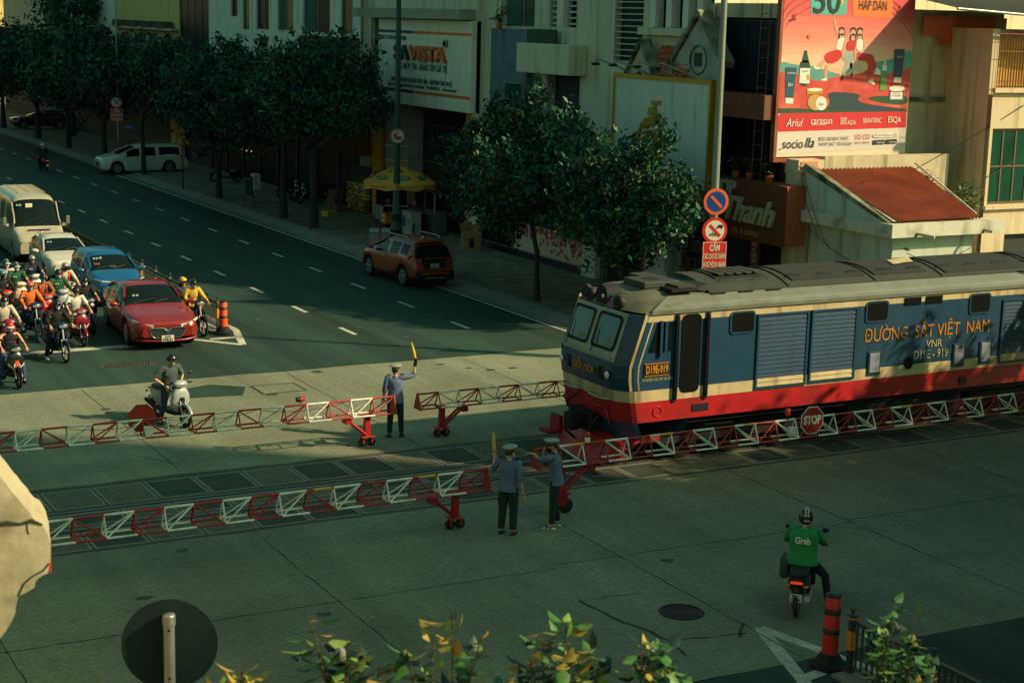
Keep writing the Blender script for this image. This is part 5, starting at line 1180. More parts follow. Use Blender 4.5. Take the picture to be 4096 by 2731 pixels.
# guard leaning on the near right barrier
P = pose(STAND, pel=(0, -.02, .95), wai=(0, .0, 1.1), che=(0, .02, 1.3), nek=(0, .04, 1.48), hed=(0, .08, 1.6), shl=(-.19, .04, 1.42), shr=(.19, .04, 1.42), ell=(-.2, .3, 1.38), wrl=(-.1, .42, 1.46), elr=(.14, .26, 1.2), wrr=(.05, .25, 1.47), anl=(-.14, .03, .09), anr=(.12, -.06, .09))
gl = (15.36, 26.2, 0); gz = face(-.8, .6)
person('guard in blue shirt leaning on the barrier, one hand at his face', gl, gz, P, dict(top=M_guard, sleeve='roll', legs=M_gtrou, cap=M_gcap, epaulet=True, turn=.25, nod=-.1, handr=(-.1, -.3, .9), handl=(.1, .9, .1), mask=M_maskk, shoe_kind='sandal', pale_sole=True), G)
# ------------------------------------------------------------------ motorbikes and riders
M_tyre = mat('tyre', (20, 21, 20), .85, bump=.2)
M_seat = mat('seat_black', (24, 25, 24), .6)
M_silver = mat('silver_paint', (168, 170, 166), .35, .5, .08)
M_tail = mat('tail_lamp', (170, 22, 18), .25)
M_amber = mat('amber_lens', (216, 120, 30), .25)
M_plate = mat('plate_white', (206, 206, 190), .5, var=.05)
M_num = mat('plate_ink', (22, 24, 26), .6)
def paint(c, key): return mat('paint_' + key, c, .3, 0, .1, 2, coat=.6)
def bike(label, loc, rz, col, kind='scooter', apron=None, light=None, plate=None, group=None, mirrors=True, rear_on=False, box=None, steer=0.0, white_front=None):
    t = thing('motorbike', label, 'motorbike', loc, rz, group or 'motorbikes at the crossing'); apron = apron or col
    sc = kind == 'scooter'; r = .255 if sc else .285; w = .05 if sc else .042
    fy, ry = .64, -.62
    for y, nm in ((fy, 'front_wheel'), (ry, 'rear_wheel')):
        m = MB(); m.torus((0, y, r), r - w * .8, w * .8, 26, 8, axis='x'); o = m.build(nm, M_tyre, t)
        m = MB(); m.torus((0, y, r), r - w * 1.7, .014, 24, 6, axis='x'); m.lathe([(.0, -.05), (.05, -.05), (.05, .05), (0, .05)], (0, y, r), 12, axis='x')
        for k in range(5 if sc else 16):
            a = 2 * PI * k / (5 if sc else 16); m.rod((.02, y, r), (0, y + (r - w * 1.6) * math.cos(a), r + (r - w * 1.6) * math.sin(a)), .016 if sc else .005, 5)
        m.build('rim', M_alu if not sc else M_dark, o)
    def sec(z, hw, y0, y1, n=12, p=2.6):   # rounded horizontal section
        o = []; cy, hy = (y0 + y1) / 2, (y1 - y0) / 2
        for k in range(n):
            a = 2 * PI * k / n; c_, s_ = math.cos(a), math.sin(a)
            o.append((hw * math.copysign(abs(c_) ** (2 / p), c_), cy + hy * math.copysign(abs(s_) ** (2 / p), s_), z))
        return o
    # fork and front fender
    m = MB()
    for sg in (-1, 1): m.tube([(.07 * sg, fy, r), (.065 * sg, fy - .12, .62)], .02, 7); m.lathe([(.035, 0), (.035, .01)], (.055 * sg, fy, r), 12, axis='x')
    m.tube([(0, .5, .6), (0, .4, .98)], .03, 8); m.build('fork', M_silver, t)
    m = MB(); m.torus((0, fy, r), r + .035, .045 if sc else .038, 14, 6, axis='x', a0=R(20), a1=R(165)); m.build('front_fender', apron, t)
    if sc:
        m = MB(); m.loft([sec(.34, .1, .26, .42), sec(.45, .2, .24, .46), sec(.6, .25, .27, .5), sec(.75, .23, .31, .52), sec(.88, .16, .34, .5), sec(.93, .1, .36, .46)], 0); m.build('front_apron', apron, t)
        m = MB(); m.loft([sec(.24, .13, -.3, .36), sec(.31, .17, -.34, .4), sec(.34, .16, -.32, .36)], 0); m.build('floorboard', M_black, t)
        for sg in (-1, 1):
            m = MB(); m.loft([[(.05 * sg, .525, .46), (.2 * sg, .45, .56), (.22 * sg, .455, .64), (.08 * sg, .53, .52)], [(.05 * sg, .54, .47), (.2 * sg, .465, .57), (.22 * sg, .47, .65), (.08 * sg, .545, .53)]], 0, False); m.build('turn_lamp', M_lamp if light is None else light, t)
        m = MB(); m.loft([sec(.38, .1, .44, .53), sec(.5, .09, .47, .545), sec(.7, .05, .5, .545)], 0); m.build('apron_centre', M_black if white_front is None else white_front, t)
    else:
        for sg in (-1, 1):
            m = MB(); m.loft([[(.06 * sg, .44, .85), (.12 * sg, .4, .8), (.15 * sg, .1, .5), (.1 * sg, .12, .5)], [(.11 * sg, .46, .72), (.19 * sg, .42, .66), (.21 * sg, .1, .36), (.14 * sg, .12, .36)], [(.1 * sg, .42, .5), (.16 * sg, .36, .46), (.15 * sg, .12, .32), (.1 * sg, .14, .32)]], 0, True); m.build('leg_shield', apron, t)
        m = MB(); m.tube([(0, .38, .82), (0, .1, .5), (0, -.3, .5)], .055, 8); m.bbox(-.1, .1, -.12, .2, .24, .46, .04); m.lathe([(.1, -.14), (.1, .14), (0, .15)], (0, -.02, .32), 12, axis='x'); m.build('engine', M_dark, t)
    # rear body and seat
    m = MB(); m.loft([sec(.36, .1, -.62, -.2), sec(.5, .17, -.78, -.16), sec(.64, .185, -.88, -.12), sec(.74, .16, -.92, -.1)], 0); m.build('rear_body', col, t)
    m = MB(); m.loft([sec(.73, .15, -.82, .02), sec(.78, .165, -.84, .06), sec(.81, .14, -.8, .02)], 0); m.build('seat', M_seat, t)
    m = MB(); m.torus((0, ry, r), r + .05, .05, 12, 6, axis='x', a0=R(60), a1=R(185)); m.build('rear_fender', M_black, t)
    m = MB(); m.tube([(.16, -.1, .28), (.17, -.5, .3), (.18, -.9, .42)], [.025, .05, .05], 10); m.build('exhaust', M_dark if sc else M_silver, t)
    m = MB(); m.bbox(-.1, .1, -.945, -.9, .66, .7, .012); o = m.build('tail_light', M_tail if not rear_on else mat('tail_lit', (230, 60, 30), .3, emit=((255, 80, 30), .35)), t)
    m = MB()
    for sg in (-1, 1): m.ell((.15 * sg, -.9, .62), (.045, .03, .025), 8, 6)
    m.build('rear_indicator', M_amber, t)
    m = MB(); m.bbox(-.095, .095, -.95, -.94, .36, .5, .003); o = m.build('number_plate', M_plate, t)
    if plate:
        text(plate[0], .065, M_num, o, (0, -.953, .463), width=.11, depth=.001, bold=.002); text(plate[1], .065, M_num, o, (0, -.953, .397), width=.15, depth=.001, bold=.002)
    # handlebars with headlight cowl
    m = MB(); m.loft([sec(.93, .1, .32, .5), sec(.99, .19, .3, .53), sec(1.05, .16, .32, .49), sec(1.08, .07, .34, .44)], 0); m.build('handlebar_cowl', apron, t)
    m = MB(); m.loft([[(-.09, .515, .95), (0, .535, .94), (.09, .515, .95)], [(-.13, .515, .985), (0, .55, .985), (.13, .515, .985)], [(-.1, .515, 1.015), (0, .54, 1.02), (.1, .515, 1.015)]], 0, True, False, False); m.build('headlight', mat('bike_lamp', (150, 152, 142), .15, .3, .2, 9, spec=.8), t)
    m = MB(); m.tube([(-.36, .3, 1.0), (-.2, .36, 1.0), (0, .4, 1.0), (.2, .36, 1.0), (.36, .3, 1.0)], .016, 7); m.rod((-.36, .3, 1.0), (-.24, .345, 1.0), .022, 8); m.rod((.36, .3, 1.0), (.24, .345, 1.0), .022, 8)
    for sg in (-1, 1): m.tube([(.22 * sg, .39, .99), (.37 * sg, .34, .985)], .007, 5)
    m.build('handlebar', M_dark, t)
    if mirrors:
        for sg in (-1, 1):
            m = MB(); m.tube([(.2 * sg, .37, 1.02), (.27 * sg, .36, 1.14), (.3 * sg, .35, 1.2)], .007, 5); m.ell((.31 * sg, .35, 1.23), (.06, .016, .04), 10, 6); m.build('mirror', M_black, t)
    if box: m = MB(); m.bbox(*box, .03); m.build('side_bag', C((60, 76, 70)), t)
    return t
RG = 'riders waiting at the crossing'; BG = 'motorbikes waiting at the crossing'
P_mar = paint((130, 18, 30), 'maroon'); P_red = paint((196, 24, 30), 'red'); P_blk = paint((22, 24, 26), 'black'); P_nav = paint((24, 38, 60), 'navy'); P_sil = paint((160, 166, 164), 'silver'); P_wht = paint((210, 208, 198), 'white'); P_blu = paint((24, 74, 140), 'blue'); P_grn = paint((26, 48, 42), 'dark_green'); P_cream = paint((206, 190, 156), 'cream')
H_blk = mat('helmet_black', (22, 24, 25), .3, coat=.5); H_grn = mat('helmet_green', (20, 78, 56), .35, coat=.4); H_or = mat('helmet_orange', (226, 84, 34), .35, coat=.4); H_red = mat('helmet_red', (180, 30, 30), .35, coat=.4); H_blu = mat('helmet_blue', (44, 116, 136), .35, coat=.4); H_sil = mat('helmet_silver', (150, 150, 142), .35, .3, coat=.4); H_yel = mat('helmet_yellow', (226, 178, 62), .4, coat=.3)
T_blk = C((26, 28, 30)); T_jean = C((58, 76, 104)); T_grey = C((70, 74, 76)); T_khaki = C((110, 98, 74)); T_navy = C((22, 34, 54)); T_grab = C((22, 84, 52)); T_wht = C((206, 202, 190)); T_crm = C((196, 184, 160)); T_or = C((226, 110, 44)); T_brn = C((150, 104, 60)); T_yel = C((230, 180, 62)); T_gsh = C((70, 84, 82), 'speckled_shirt')
def off(loc, rz, y, x=0): return (loc[0] - math.sin(rz) * y + math.cos(rz) * x, loc[1] + math.cos(rz) * y + math.sin(rz) * x, 0)
def crowd(wx, wy, d, bl, bk, pl, pp, po):   # (wx,wy): where the front wheel touches the road
    rz = face(*d); n = Vector((d[0], d[1], 0)).normalized(); loc = (wx - n.x * .66, wy - n.y * .66, 0)
    bike(bl, loc, rz, group=BG, **bk); person(pl, loc, rz, pp, po, RG); return loc, rz
# yellow jersey pair beside the red car
loc, rz = crowd(15.1, 46.75, (.16, -1), 'black underbone motorbike with silver fork between red car and median fence', dict(col=P_blk, kind='under', light=M_lamp), 'driver in yellow jersey with black chest stripes and white mask by the fence',
      pose(RIDE, **DOWN_L), dict(top=T_yel, top2=T_blk, sleeve='long', legs=T_blk, helmet=H_blk, hstripe=H_yel, mask=M_maskw, turn=.35, hair=True))
PB = pose(RIDE, wrl=(-.2, .1, .95), wrr=(.2, .1, .95), ell=(-.28, -.05, 1.08), elr=(.28, -.05, 1.08), anl=(-.2, .1, .4), anr=(.2, .1, .4), knl=(-.22, .22, .72), knr=(.22, .22, .72))
person('passenger in grey cardigan with yellow helmet behind the yellow jersey driver', off((loc[0], loc[1], 0), rz, -.44, .1), rz, pose(PB, hed=(.02, .03, 1.53)), dict(top=T_grey, sleeve='long', legs=T_blk, helmet=H_yel, hstripe=H_blk, brimm=H_blk, turn=.5, longhair=True), RG)
crowd(11.5, 46.55, (.08, -1), 'maroon scooter of the white shirted man, black scooter beside it', dict(col=P_mar), 'man in white short sleeved shirt with black helmet looking aside', pose(RIDE, **DOWN_R), dict(top=T_wht, legs=T_khaki, helmet=H_blk, hkind='half', turn=.65, shoes=T_wht, fat=1.05))
crowd(10.5, 44.55, (.12, -1), 'dark green scooter with chrome fork under the black hooded rider', dict(col=P_grn, kind='under', apron=P_nav), 'rider in black hooded jacket and white mask on dark green scooter', pose(RIDE, **DOWN_R), dict(top=T_blk, sleeve='long', hood=True, legs=T_blk, helmet=H_blk, hkind='34', mask=M_maskw, shoes=T_wht, turn=.3))
crowd(8.66, 41.85, (.1, -1), 'black scooter with orange stripe, foremost of the waiting motorbikes', dict(col=P_blk, white_front=H_or), 'bare armed rider in black vest with red and white helmet, foremost of the crowd', pose(RIDE, **DOWN), dict(top=T_blk, top2=T_grey, sleeve='none', legs=T_jean, helmet=H_red, brimm=T_wht, mask=M_maskb, nod=-.15, collar=False), )
crowd(9.3, 45.6, (.1, -1), 'maroon scooter with silver trim behind the foremost black scooter', dict(col=P_mar, white_front=P_sil), 'rider in cream hooded jacket, black striped helmet and blue mask', pose(RIDE, **DOWN_L), dict(top=T_crm, sleeve='long', hood=True, legs=T_blk, helmet=H_blk, hstripe=H_red, hstripe2=True, mask=M_maskb, turn=.1, brim=False))
crowd(10.55, 47.95, (.15, -1), 'navy underbone motorbike under the orange jacketed rider', dict(col=P_nav, kind='under', apron=P_nav), 'rider in bright orange jacket with orange helmet and blue mask', pose(RIDE), dict(top=T_or, sleeve='long', legs=T_navy, helmet=H_or, mask=M_maskb, turn=-.1))
crowd(11.2, 49.3, (.12, -1), 'bright red scooter under the brown shirted rider', dict(col=P_red), 'rider in brown shirt with red backpack straps, black cap helmet and white mask', pose(RIDE, wrl=(-.12, .25, .98), wrr=(.12, .25, .98)), dict(top=T_brn, sleeve='long', straps=P_red, legs=T_blk, helmet=H_blk, mask=M_maskw, turn=.2, nod=-.2))
crowd(11.85, 50.0, (.15, -1), 'silver scooter under the rider with dark green jacket', dict(col=P_sil, apron=P_sil), 'rider in dark green delivery jacket with black helmet beside the blue car', pose(RIDE), dict(top=T_grab, sleeve='long', legs=T_blk, helmet=H_blk, mask=M_maskw, turn=.2, chestt='Grab'))
crowd(12.35, 51.3, (.1, -1), 'cream scooter half hidden beside the white car bonnet', dict(col=P_cream), 'rider in cream jacket over red shirt with silver helmet and black mask', pose(RIDE), dict(top=T_crm, sleeve='long', top2=None, straps=P_red, legs=T_grey, helmet=H_sil, mask=M_maskk, turn=.4))
crowd(12.2, 48.3, (.1, -1), 'black scooter between the white shirted man and the red car', dict(col=P_blk), 'rider in black T-shirt with black helmet and white mask beside the red car', pose(RIDE, **DOWN_R), dict(top=T_blk, sleeve='short', legs=T_grey, helmet=H_blk, mask=M_maskw, turn=.2, shoes=T_wht))
crowd(11.75, 53.2, (.12, -1), 'white scooter before the white saloon car', dict(col=P_wht), 'bare armed man in navy T-shirt with dark helmet before the white saloon', pose(RIDE), dict(top=T_navy, sleeve='short', legs=T_blk, helmet=H_sil, glasses=True, turn=.0, chestt='POLO'))
loc, rz = crowd(10.95, 51.8, (.12, -1), 'cream scooter carrying the two riders with green and white helmets', dict(col=P_cream), 'driver in green jacket with green and white striped helmet', pose(RIDE), dict(top=T_grab, sleeve='short', legs=T_blk, helmet=H_grn, hstripe=T_wht, hstripe2=True, brimm=T_wht, mask=M_maskw, turn=.25, chestt='Grab'))
person('passenger in cream blouse with green and white helmet behind the green jacket', off(loc, rz, -.5, .12), rz, pose(PB, hed=(.03, .03, 1.54)), dict(top=T_crm, sleeve='long', legs=T_blk, helmet=H_grn, hstripe=T_wht, hstripe2=True, brimm=T_wht, mask=M_maskw, turn=.45), RG)
crowd(10.25, 50.4, (.15, -1), 'red underbone motorbike beneath the blue helmeted rider', dict(col=P_red, kind='under'), 'rider in dark clothes with a teal blue helmet', pose(RIDE), dict(top=T_blk, sleeve='long', legs=T_blk, helmet=H_blu, hkind='34', mask=M_maskk, turn=.1))
crowd(9.55, 49.4, (.1, -1), 'blue scooter at the left edge of the waiting crowd', dict(col=P_blu), 'rider in yellow jacket at the left edge of the crowd', pose(RIDE), dict(top=T_yel, sleeve='long', legs=T_navy, helmet=H_yel, mask=M_maskw))
crowd(9.95, 52.4, (.1, -1), 'white scooter at the back of the crowd, by its left edge', dict(col=P_wht), 'rider in green jacket at the back of the crowd, by its left edge', pose(RIDE), dict(top=T_grab, sleeve='long', legs=T_blk, helmet=H_grn, mask=M_maskw))
# man on the silver scooter at the far barrier
d = (.22, -1); rz = face(*d); loc = (11.15, 37.0, 0)
bike('silver grey scooter standing alone at the far left barrier', loc, rz, P_sil, apron=P_sil, white_front=P_blk)
person('man in dark speckled shirt with black helmet looking aside on silver scooter', loc, rz, pose(RIDE, ell=(-.33, -.04, 1.1), elr=(.4, -.12, 1.1), wrr=(.2, .02, .92), wrl=(-.22, .04, .92), **DOWN_R), dict(top=T_gsh, legs=C((40, 56, 62)), helmet=H_blk, turn=.75, glasses=False, shoe_kind='sandal', handr=(-.6, .5, -.3), handl=(.6, .5, -.3), fat=1.06), 'riders')
# delivery rider near the camera
d = (.70, .71); rz = face(*d); loc = (17.05, 20.8, 0)
bike('black motorbike seen from behind with number plate under the green jacket', loc, rz, P_blk, 'under', plate=('59-L1', '351.19'), rear_on=True, box=(-.36, -.2, -.3, .1, .52, .86))
person('delivery rider in bright green jacket with black full helmet seen from behind', loc, rz, pose(RIDE, pel=(0, -.2, .87), anr=(.46, -.02, .09), knr=(.36, .16, .5), che=(0, -.12, 1.22), shl=(-.2, -.1, 1.33), shr=(.2, -.1, 1.33), nek=(0, -.06, 1.39), hed=(0, -.02, 1.53)), dict(top=C((44, 138, 76), 'jacket_green'), sleeve='long', legs=T_blk, helmet=H_blk, hkind='full', hstripe=T_wht, htext='Grab', back='Grab', fat=1.35, turn=.25), 'riders')
# lone rider far away
d = (-.05, 1); rz = face(*d); loc = (22.2, 98.6, 0)
bike('dark scooter with glowing tail light far down the road', loc, rz, P_blk, rear_on=True)
person('distant rider with a pale round helmet far down the road', loc, rz, RIDE, dict(top=T_blk, sleeve='long', legs=T_blk, helmet=mat('helmet_pale', (214, 190, 150), .4), brim=False), 'riders')
# parked motorbikes on the pavement
for i, (x, y, a) in enumerate(((30.0, 88.6, 1.2), (30.7, 80.4, 1.9), (30.9, 79.0, 1.8), (30.7, 77.6, 1.9), (31.0, 65.4, 2.4))):
    bike(['black scooter parked on the pavement beside the narrow tree and the white sign stand', 'black scooter parked behind the second tree trunk from the street lamp', 'dark scooter parked in the middle of the three before the dark shop', 'dark scooter parked nearest the stacked boxes before the dark shop', 'dark scooter in the shade of the open garage beside the drinks cart'][i], (x, y, .13), a, P_blk, group='motorbikes parked on the pavement')
# ------------------------------------------------------------------ cars
M_cglass = mat('car_glass', (20, 32, 30), .08, 0, .35, .8, spec=.14)
M_trim = mat('black_trim', (20, 22, 22), .45)
def lerpk(T, y):
    if y >= T[0][0]: return T[0][1]
    for (a, p), (b_, q) in zip(T, T[1:]):
        if b_ <= y <= a: return p + (q - p) * (y - a) / (b_ - a)
    return T[-1][1]
def car(label, loc, rz, pm, top, belt, wid, rf, wb, wr, screens, cab, pillars=(), name='car', cat='car', clad=False, grp=None, zb0=.22, archk=1.14, spokes=5, wing=True, roofm=None):
    """top/belt/wid: (y, value) lists front to rear; wb: wheel centres; screens: (front, rear) y spans of the glass; cab: y span of side glass"""
    t = thing(name, label, cat, loc, rz, grp)
    ys = {a for a, _ in top} | {a for a, _ in belt} | {a for a, _ in wid} | set(sum([list(p) for p in pillars], [])) | set(cab)
    for yw in wb:
        for k in range(9): ys.add(yw + wr * archk * math.cos(PI * k / 8))
    y0, y1 = top[0][0], top[-1][0]; ys = sorted([y for y in ys if y1 <= y <= y0], reverse=True)
    yy = []
    for y in ys:
        if not yy or yy[-1] - y > .012: yy.append(y)
    secs = []; inf = []
    for y in yy:
        zt, zl, w = lerpk(top, y), lerpk(belt, y), lerpk(wid, y); zb = zb0
        for yw in wb:
            d = abs(y - yw)
            if d < wr * archk: zb = max(zb, wr + math.sqrt(max((wr * archk) ** 2 - d * d, 0)))
        e = (y0 - y) / .35 if y0 - y < .35 else ((y - y1) / .35 if y - y1 < .35 else 1); zb = zb + .16 * (1 - min(1, e)) if zb == zb0 else zb
        zl = max(zl, zb + .1); zm = zb + (zl - zb) * .45
        cabn = zt - zl > .1; f = min(1, max(0, (zt - zl) / .45))
        wt = w * (.93 + (rf - .93) * f) if cabn else w * .9
        pt = [(w * .93, zb), (w * .99, zb + (zm - zb) * .3), (w, zm), (w * .975, zl), (wt, zl + (zt - zl) * (.86 if cabn else .6)), (wt * .8, zl + (zt - zl) * (.97 if cabn else .92)), (0, zt)]
        full = [(x, y, z) for x, z in pt] + [(-x, y, z) for x, z in pt[-2::-1]]
        secs.append(full); inf.append((cabn, zb))
    n = len(secs[0]); body = MB(); v = [p for q in secs for p in q]; fs, ms = [], []
    (fa, fb), (ra, rb) = screens
    for i in range(len(secs) - 1):
        ym = (yy[i] + yy[i + 1]) / 2
        for j in range(n - 1):
            k = j if j < 6 else n - 2 - j; mi = 0
            scr = (fb <= ym <= fa) or (rb <= ym <= ra)
            if k in (4, 5) and scr: mi = 1
            if k == 3 and cab[1] <= ym <= cab[0] and inf[i][0] and inf[i + 1][0]:
                mi = 1
                if any(p[1] <= ym <= p[0] for p in pillars): mi = 0
            if clad and k == 0: mi = 2
            fs.append((i * n + j, i * n + j + 1, (i + 1) * n + j + 1, (i + 1) * n + j)); ms.append(mi)
    body.v = v; body.f = [list(f) for f in fs]; body.m = ms; body.s = [True] * len(fs)
    body.add(secs[0], [tuple(range(n))], 0); body.add(secs[-1], [tuple(range(n))], 0)
    o = body.build('body', [pm, M_cglass, M_trim], t)
    bm = bmesh.new(); bm.from_mesh(o.data); bmesh.ops.remove_doubles(bm, verts=bm.verts, dist=.0005); bm.to_mesh(o.data); bm.free()
    ss = o.modifiers.new('sub', 'SUBSURF'); ss.levels = ss.render_levels = 1
    # pillars beside the screens, underside, wheels
    m = MB()
    for sg in (0, n - 1):
        for a, b_ in screens:
            pts = [secs[i][4 if sg == 0 else n - 5] for i in range(len(yy)) if b_ - .02 <= yy[i] <= a + .02]
            if len(pts) > 1: m.tube([(p[0], p[1], p[2] + .012) for p in pts], .035, 6)
    m.build('screen_pillar', pm, t)
    W = max(w for _, w in wid); m = MB(); m.box(-W * .82, W * .82, y1 + .25, y0 - .25, .2, .5); m.build('underbody', M_black, t)
    for yw in wb:
        for sg in (-1, 1):
            xx = sg * (W - .115); m = MB(); m.torus((xx, yw, wr), wr - .075, .082, 28, 10, axis='x'); m.lathe([(.02, -.06), (wr * .72, -.06), (wr * .72, .06), (.02, .06)], (xx, yw, wr), 20, axis='x'); w_ = m.build('wheel', M_tyre, t)
            m = MB(); m.torus((xx + sg * .06, yw, wr), wr * .62, .022, 24, 6, axis='x'); m.lathe([(.05, -.02), (.06, 0), (.05, .02)], (xx + sg * .06, yw, wr), 12, axis='x')
            for k in range(spokes):
                a = 2 * PI * k / spokes + .3; c_, s_ = math.cos(a), math.sin(a)
                for dd in (-.12, .12): m.rod((xx + sg * .07, yw, wr), (xx + sg * .06, yw + wr * .6 * math.cos(a + dd), wr + wr * .6 * math.sin(a + dd)), .02, 5)
            m.build('rim', M_alu, w_)
    if wing:
        ya = fa - .28; zm_ = lerpk(belt, ya)
        for sg in (-1, 1):
            m = MB(); xw = lerpk(wid, ya); m.loft([[(sg * (xw - .02), ya, zm_ + .03), (sg * (xw - .02), ya - .06, zm_ + .03), (sg * (xw - .02), ya - .06, zm_ + .09), (sg * (xw - .02), ya, zm_ + .09)], [(sg * (xw + .08), ya + .06, zm_ + .05), (sg * (xw + .08), ya - .07, zm_ + .05), (sg * (xw + .08), ya - .07, zm_ + .17), (sg * (xw + .08), ya + .05, zm_ + .16)], [(sg * (xw + .22), ya + .02, zm_ + .07), (sg * (xw + .22), ya - .07, zm_ + .07), (sg * (xw + .22), ya - .07, zm_ + .17), (sg * (xw + .22), ya + .0, zm_ + .16)]], 0, True); m.build('wing_mirror', pm, t)
    m = MB()
    for sg in (-1, 1):
        for yh in pillars:
            ym = yh[0] + .12; xw = lerpk(wid, ym); m.bbox(sg * xw - .015, sg * xw + .015, ym, ym + .16, lerpk(belt, ym) - .1, lerpk(belt, ym) - .07, .006)
    if pillars: m.build('door_handle', M_chrome, t)
    m = MB(); yb = fa - .02; m.tube([(.55, yb, lerpk(top, yb) + .02), (.1, yb - .12, lerpk(top, yb - .12) + .035), (-.1, yb - .14, lerpk(top, yb - .14) + .035)], .012, 5); m.tube([(0, yb, lerpk(top, yb) + .02), (-.4, yb - .12, lerpk(top, yb - .12) + .03)], .012, 5); m.build('wiper', M_trim, t)
    return t
def platep(t, y, z, l1, l2, face_back=False, w=.33, h=.165):
    m = MB(); m.bbox(-w / 2, w / 2, y - .008, y + .008, z - h / 2, z + h / 2, .004); o = m.build('number_plate', M_plate, t)
    rot = (PI / 2, 0, 0 if face_back else PI); yy = y - .012 if face_back else y + .012
    text(l1, .09, M_num, o, (0, yy, z + .036), rot=rot, width=w * .45, depth=.001, bold=.003); text(l2, .09, M_num, o, (0, yy, z - .04), rot=rot, width=w * .8, depth=.001, bold=.003)
def lampmesh(t, poly, name, m_, d=.03, sgn=1):   # poly: list of (x,y,z) outer outline; mirrored
    for s in (-1, 1):
        m = MB(); A = [(x * s, y, z) for x, y, z in poly]; B = [(x * s * .99, y - d * sgn, z) for x, y, z in poly]; n = len(A)
        m.add(A + B, [tuple(range(n)), tuple(range(2 * n - 1, n - 1, -1))] + [(i, (i + 1) % n, n + (i + 1) % n, n + i) for i in range(n)]); m.build(name, m_, t)
def driver(t, x, y, z, shirt):
    m = MB(); m.ell((x, y, z + .26), (.09, .1, .12)); o = m.build('driver_figure', M_skin, t); m = MB(); m.ell((x, y - .02, z), (.2, .13, .22)); m.build('shirt', shirt, o)
def stickers(t, pts, y0):
    m = MB()
    for x, y, z, r in pts: m.add([(x + r * math.cos(2 * PI * k / 12), y + .0, z + r * .8 * math.sin(2 * PI * k / 12)) for k in range(12)], [tuple(range(12))])
    m.build('windscreen_sticker', mat('sticker', (150, 176, 170), .5), t)
CG = 'cars waiting at the crossing'
# red saloon at the front of the queue
L2 = 2.47
P_lux = paint((132, 26, 16), 'lux_red')
t = car('glossy red saloon car at the head of the queue, beside the orange bollard', (13.72, 47.75, 0), face(-.075, -.995), P_lux,
        [(L2, .66), (2.4, .79), (1.95, .89), (1.3, .96), (.95, 1.0), (.5, 1.2), (.1, 1.38), (-.25, 1.46), (-.8, 1.455), (-1.25, 1.37), (-1.8, 1.13), (-2.3, 1.08), (-2.45, .86)],
        [(L2, .6), (2.35, .7), (1.3, .87), (0, .94), (-1.8, 1.0), (-2.45, .8)], [(L2, .66), (2.38, .8), (2.1, .9), (1.4, .95), (-1.6, .95), (-2.2, .87), (-2.45, .75)], .70, (1.47, -1.5), .36, ((.9, .0), (-1.0, -1.72)), (.55, -1.55), ((-.42, -.5),), cat='car', grp=CG)
lampmesh(t, [(.36, L2 + .015, .7), (.66, 2.4, .745), (.88, 2.18, .83), (.87, 2.2, .77), (.62, 2.42, .66), (.38, L2 + .01, .63)], 'headlight', M_lamp)
m = MB(); m.prism([(-.5, .62), (.5, .62), (.44, .42), (.34, .36), (-.34, .36), (-.44, .42)], L2 - .02, L2 + .012); o = m.build('grille', M_trim, t)
m = MB()
for z in (.42, .48, .54): m.rod((-.42, L2 + .016, z), (.42, L2 + .016, z), .007, 4)
m.tube([(-.46, L2 + .02, .62), (-.12, L2 + .03, .62), (0, L2 + .035, .5), (.12, L2 + .03, .62), (.46, L2 + .02, .62)], .013, 6); m.tube([(-.07, L2 + .03, .62), (0, L2 + .035, .54), (.07, L2 + .03, .62)], .013, 6); m.tube([(-.5, L2 + .01, .63), (-.42, L2 + .012, .42), (-.34, L2 + .012, .355), (.34, L2 + .012, .355), (.42, L2 + .012, .42), (.5, L2 + .01, .63)], .012, 6); m.build('chrome_emblem', M_chrome, o)
lampmesh(t, [(.56, L2 - .05, .52), (.84, 2.25, .56), (.82, 2.27, .36), (.58, L2 - .06, .34)], 'air_intake', M_trim)
m = MB(); m.tube([(-.82, 2.28, .3), (-.5, L2 + .0, .28), (0, L2 + .02, .27), (.5, L2 + .0, .28), (.82, 2.28, .3)], (.03), 8); m.build('bumper_lip', P_lux, t)
platep(t, L2 + .04, .34, '51H', '978.01'); stickers(t, [(.52, .62, 1.22, .04), (.42, .61, 1.22, .04)], 0)
m = MB(); m.loft([[(-.015, -1.05, 1.42), (.015, -1.05, 1.42), (.015, -1.2, 1.4), (-.015, -1.2, 1.4)], [(-.006, -1.16, 1.52), (.006, -1.16, 1.52), (.006, -1.2, 1.51), (-.006, -1.2, 1.51)]], 0, False); m.build('roof_fin', P_lux, t)
t.scale = (1.07, 1.05, 1.07)
# blue taxi
t = car('bright blue taxi behind the red saloon, beside the median fence', (14.25, 54.5, 0), face(-.03, -1), paint((20, 88, 128), 'taxi_blue'),
        [(2.12, .75), (2.02, .92), (1.5, 1.06), (1.15, 1.12), (.7, 1.32), (.25, 1.52), (-.1, 1.6), (-1.0, 1.6), (-1.6, 1.54), (-1.95, 1.12), (-2.1, .85)],
        [(2.12, .68), (2.0, .8), (1.2, .98), (0, 1.02), (-1.9, 1.06), (-2.1, .8)], [(2.12, .62), (2.0, .78), (1.7, .86), (1, .885), (-1.5, .885), (-2.1, .74)], .72, (1.3, -1.3), .34, ((1.12, .18), (-1.6, -1.95)), (.8, -1.6), ((-.02, -.1), (-.95, -1.02)), grp=CG)
lampmesh(t, [(.2, 2.13, .86), (.62, 2.02, .9), (.82, 1.85, .95), (.8, 1.87, .92), (.6, 2.04, .87), (.2, 2.14, .83)], 'headlight', M_lamp); lampmesh(t, [(.58, 2.05, .72), (.74, 1.95, .73), (.74, 1.95, .62), (.58, 2.06, .6)], 'fog_lamp', M_lamp)
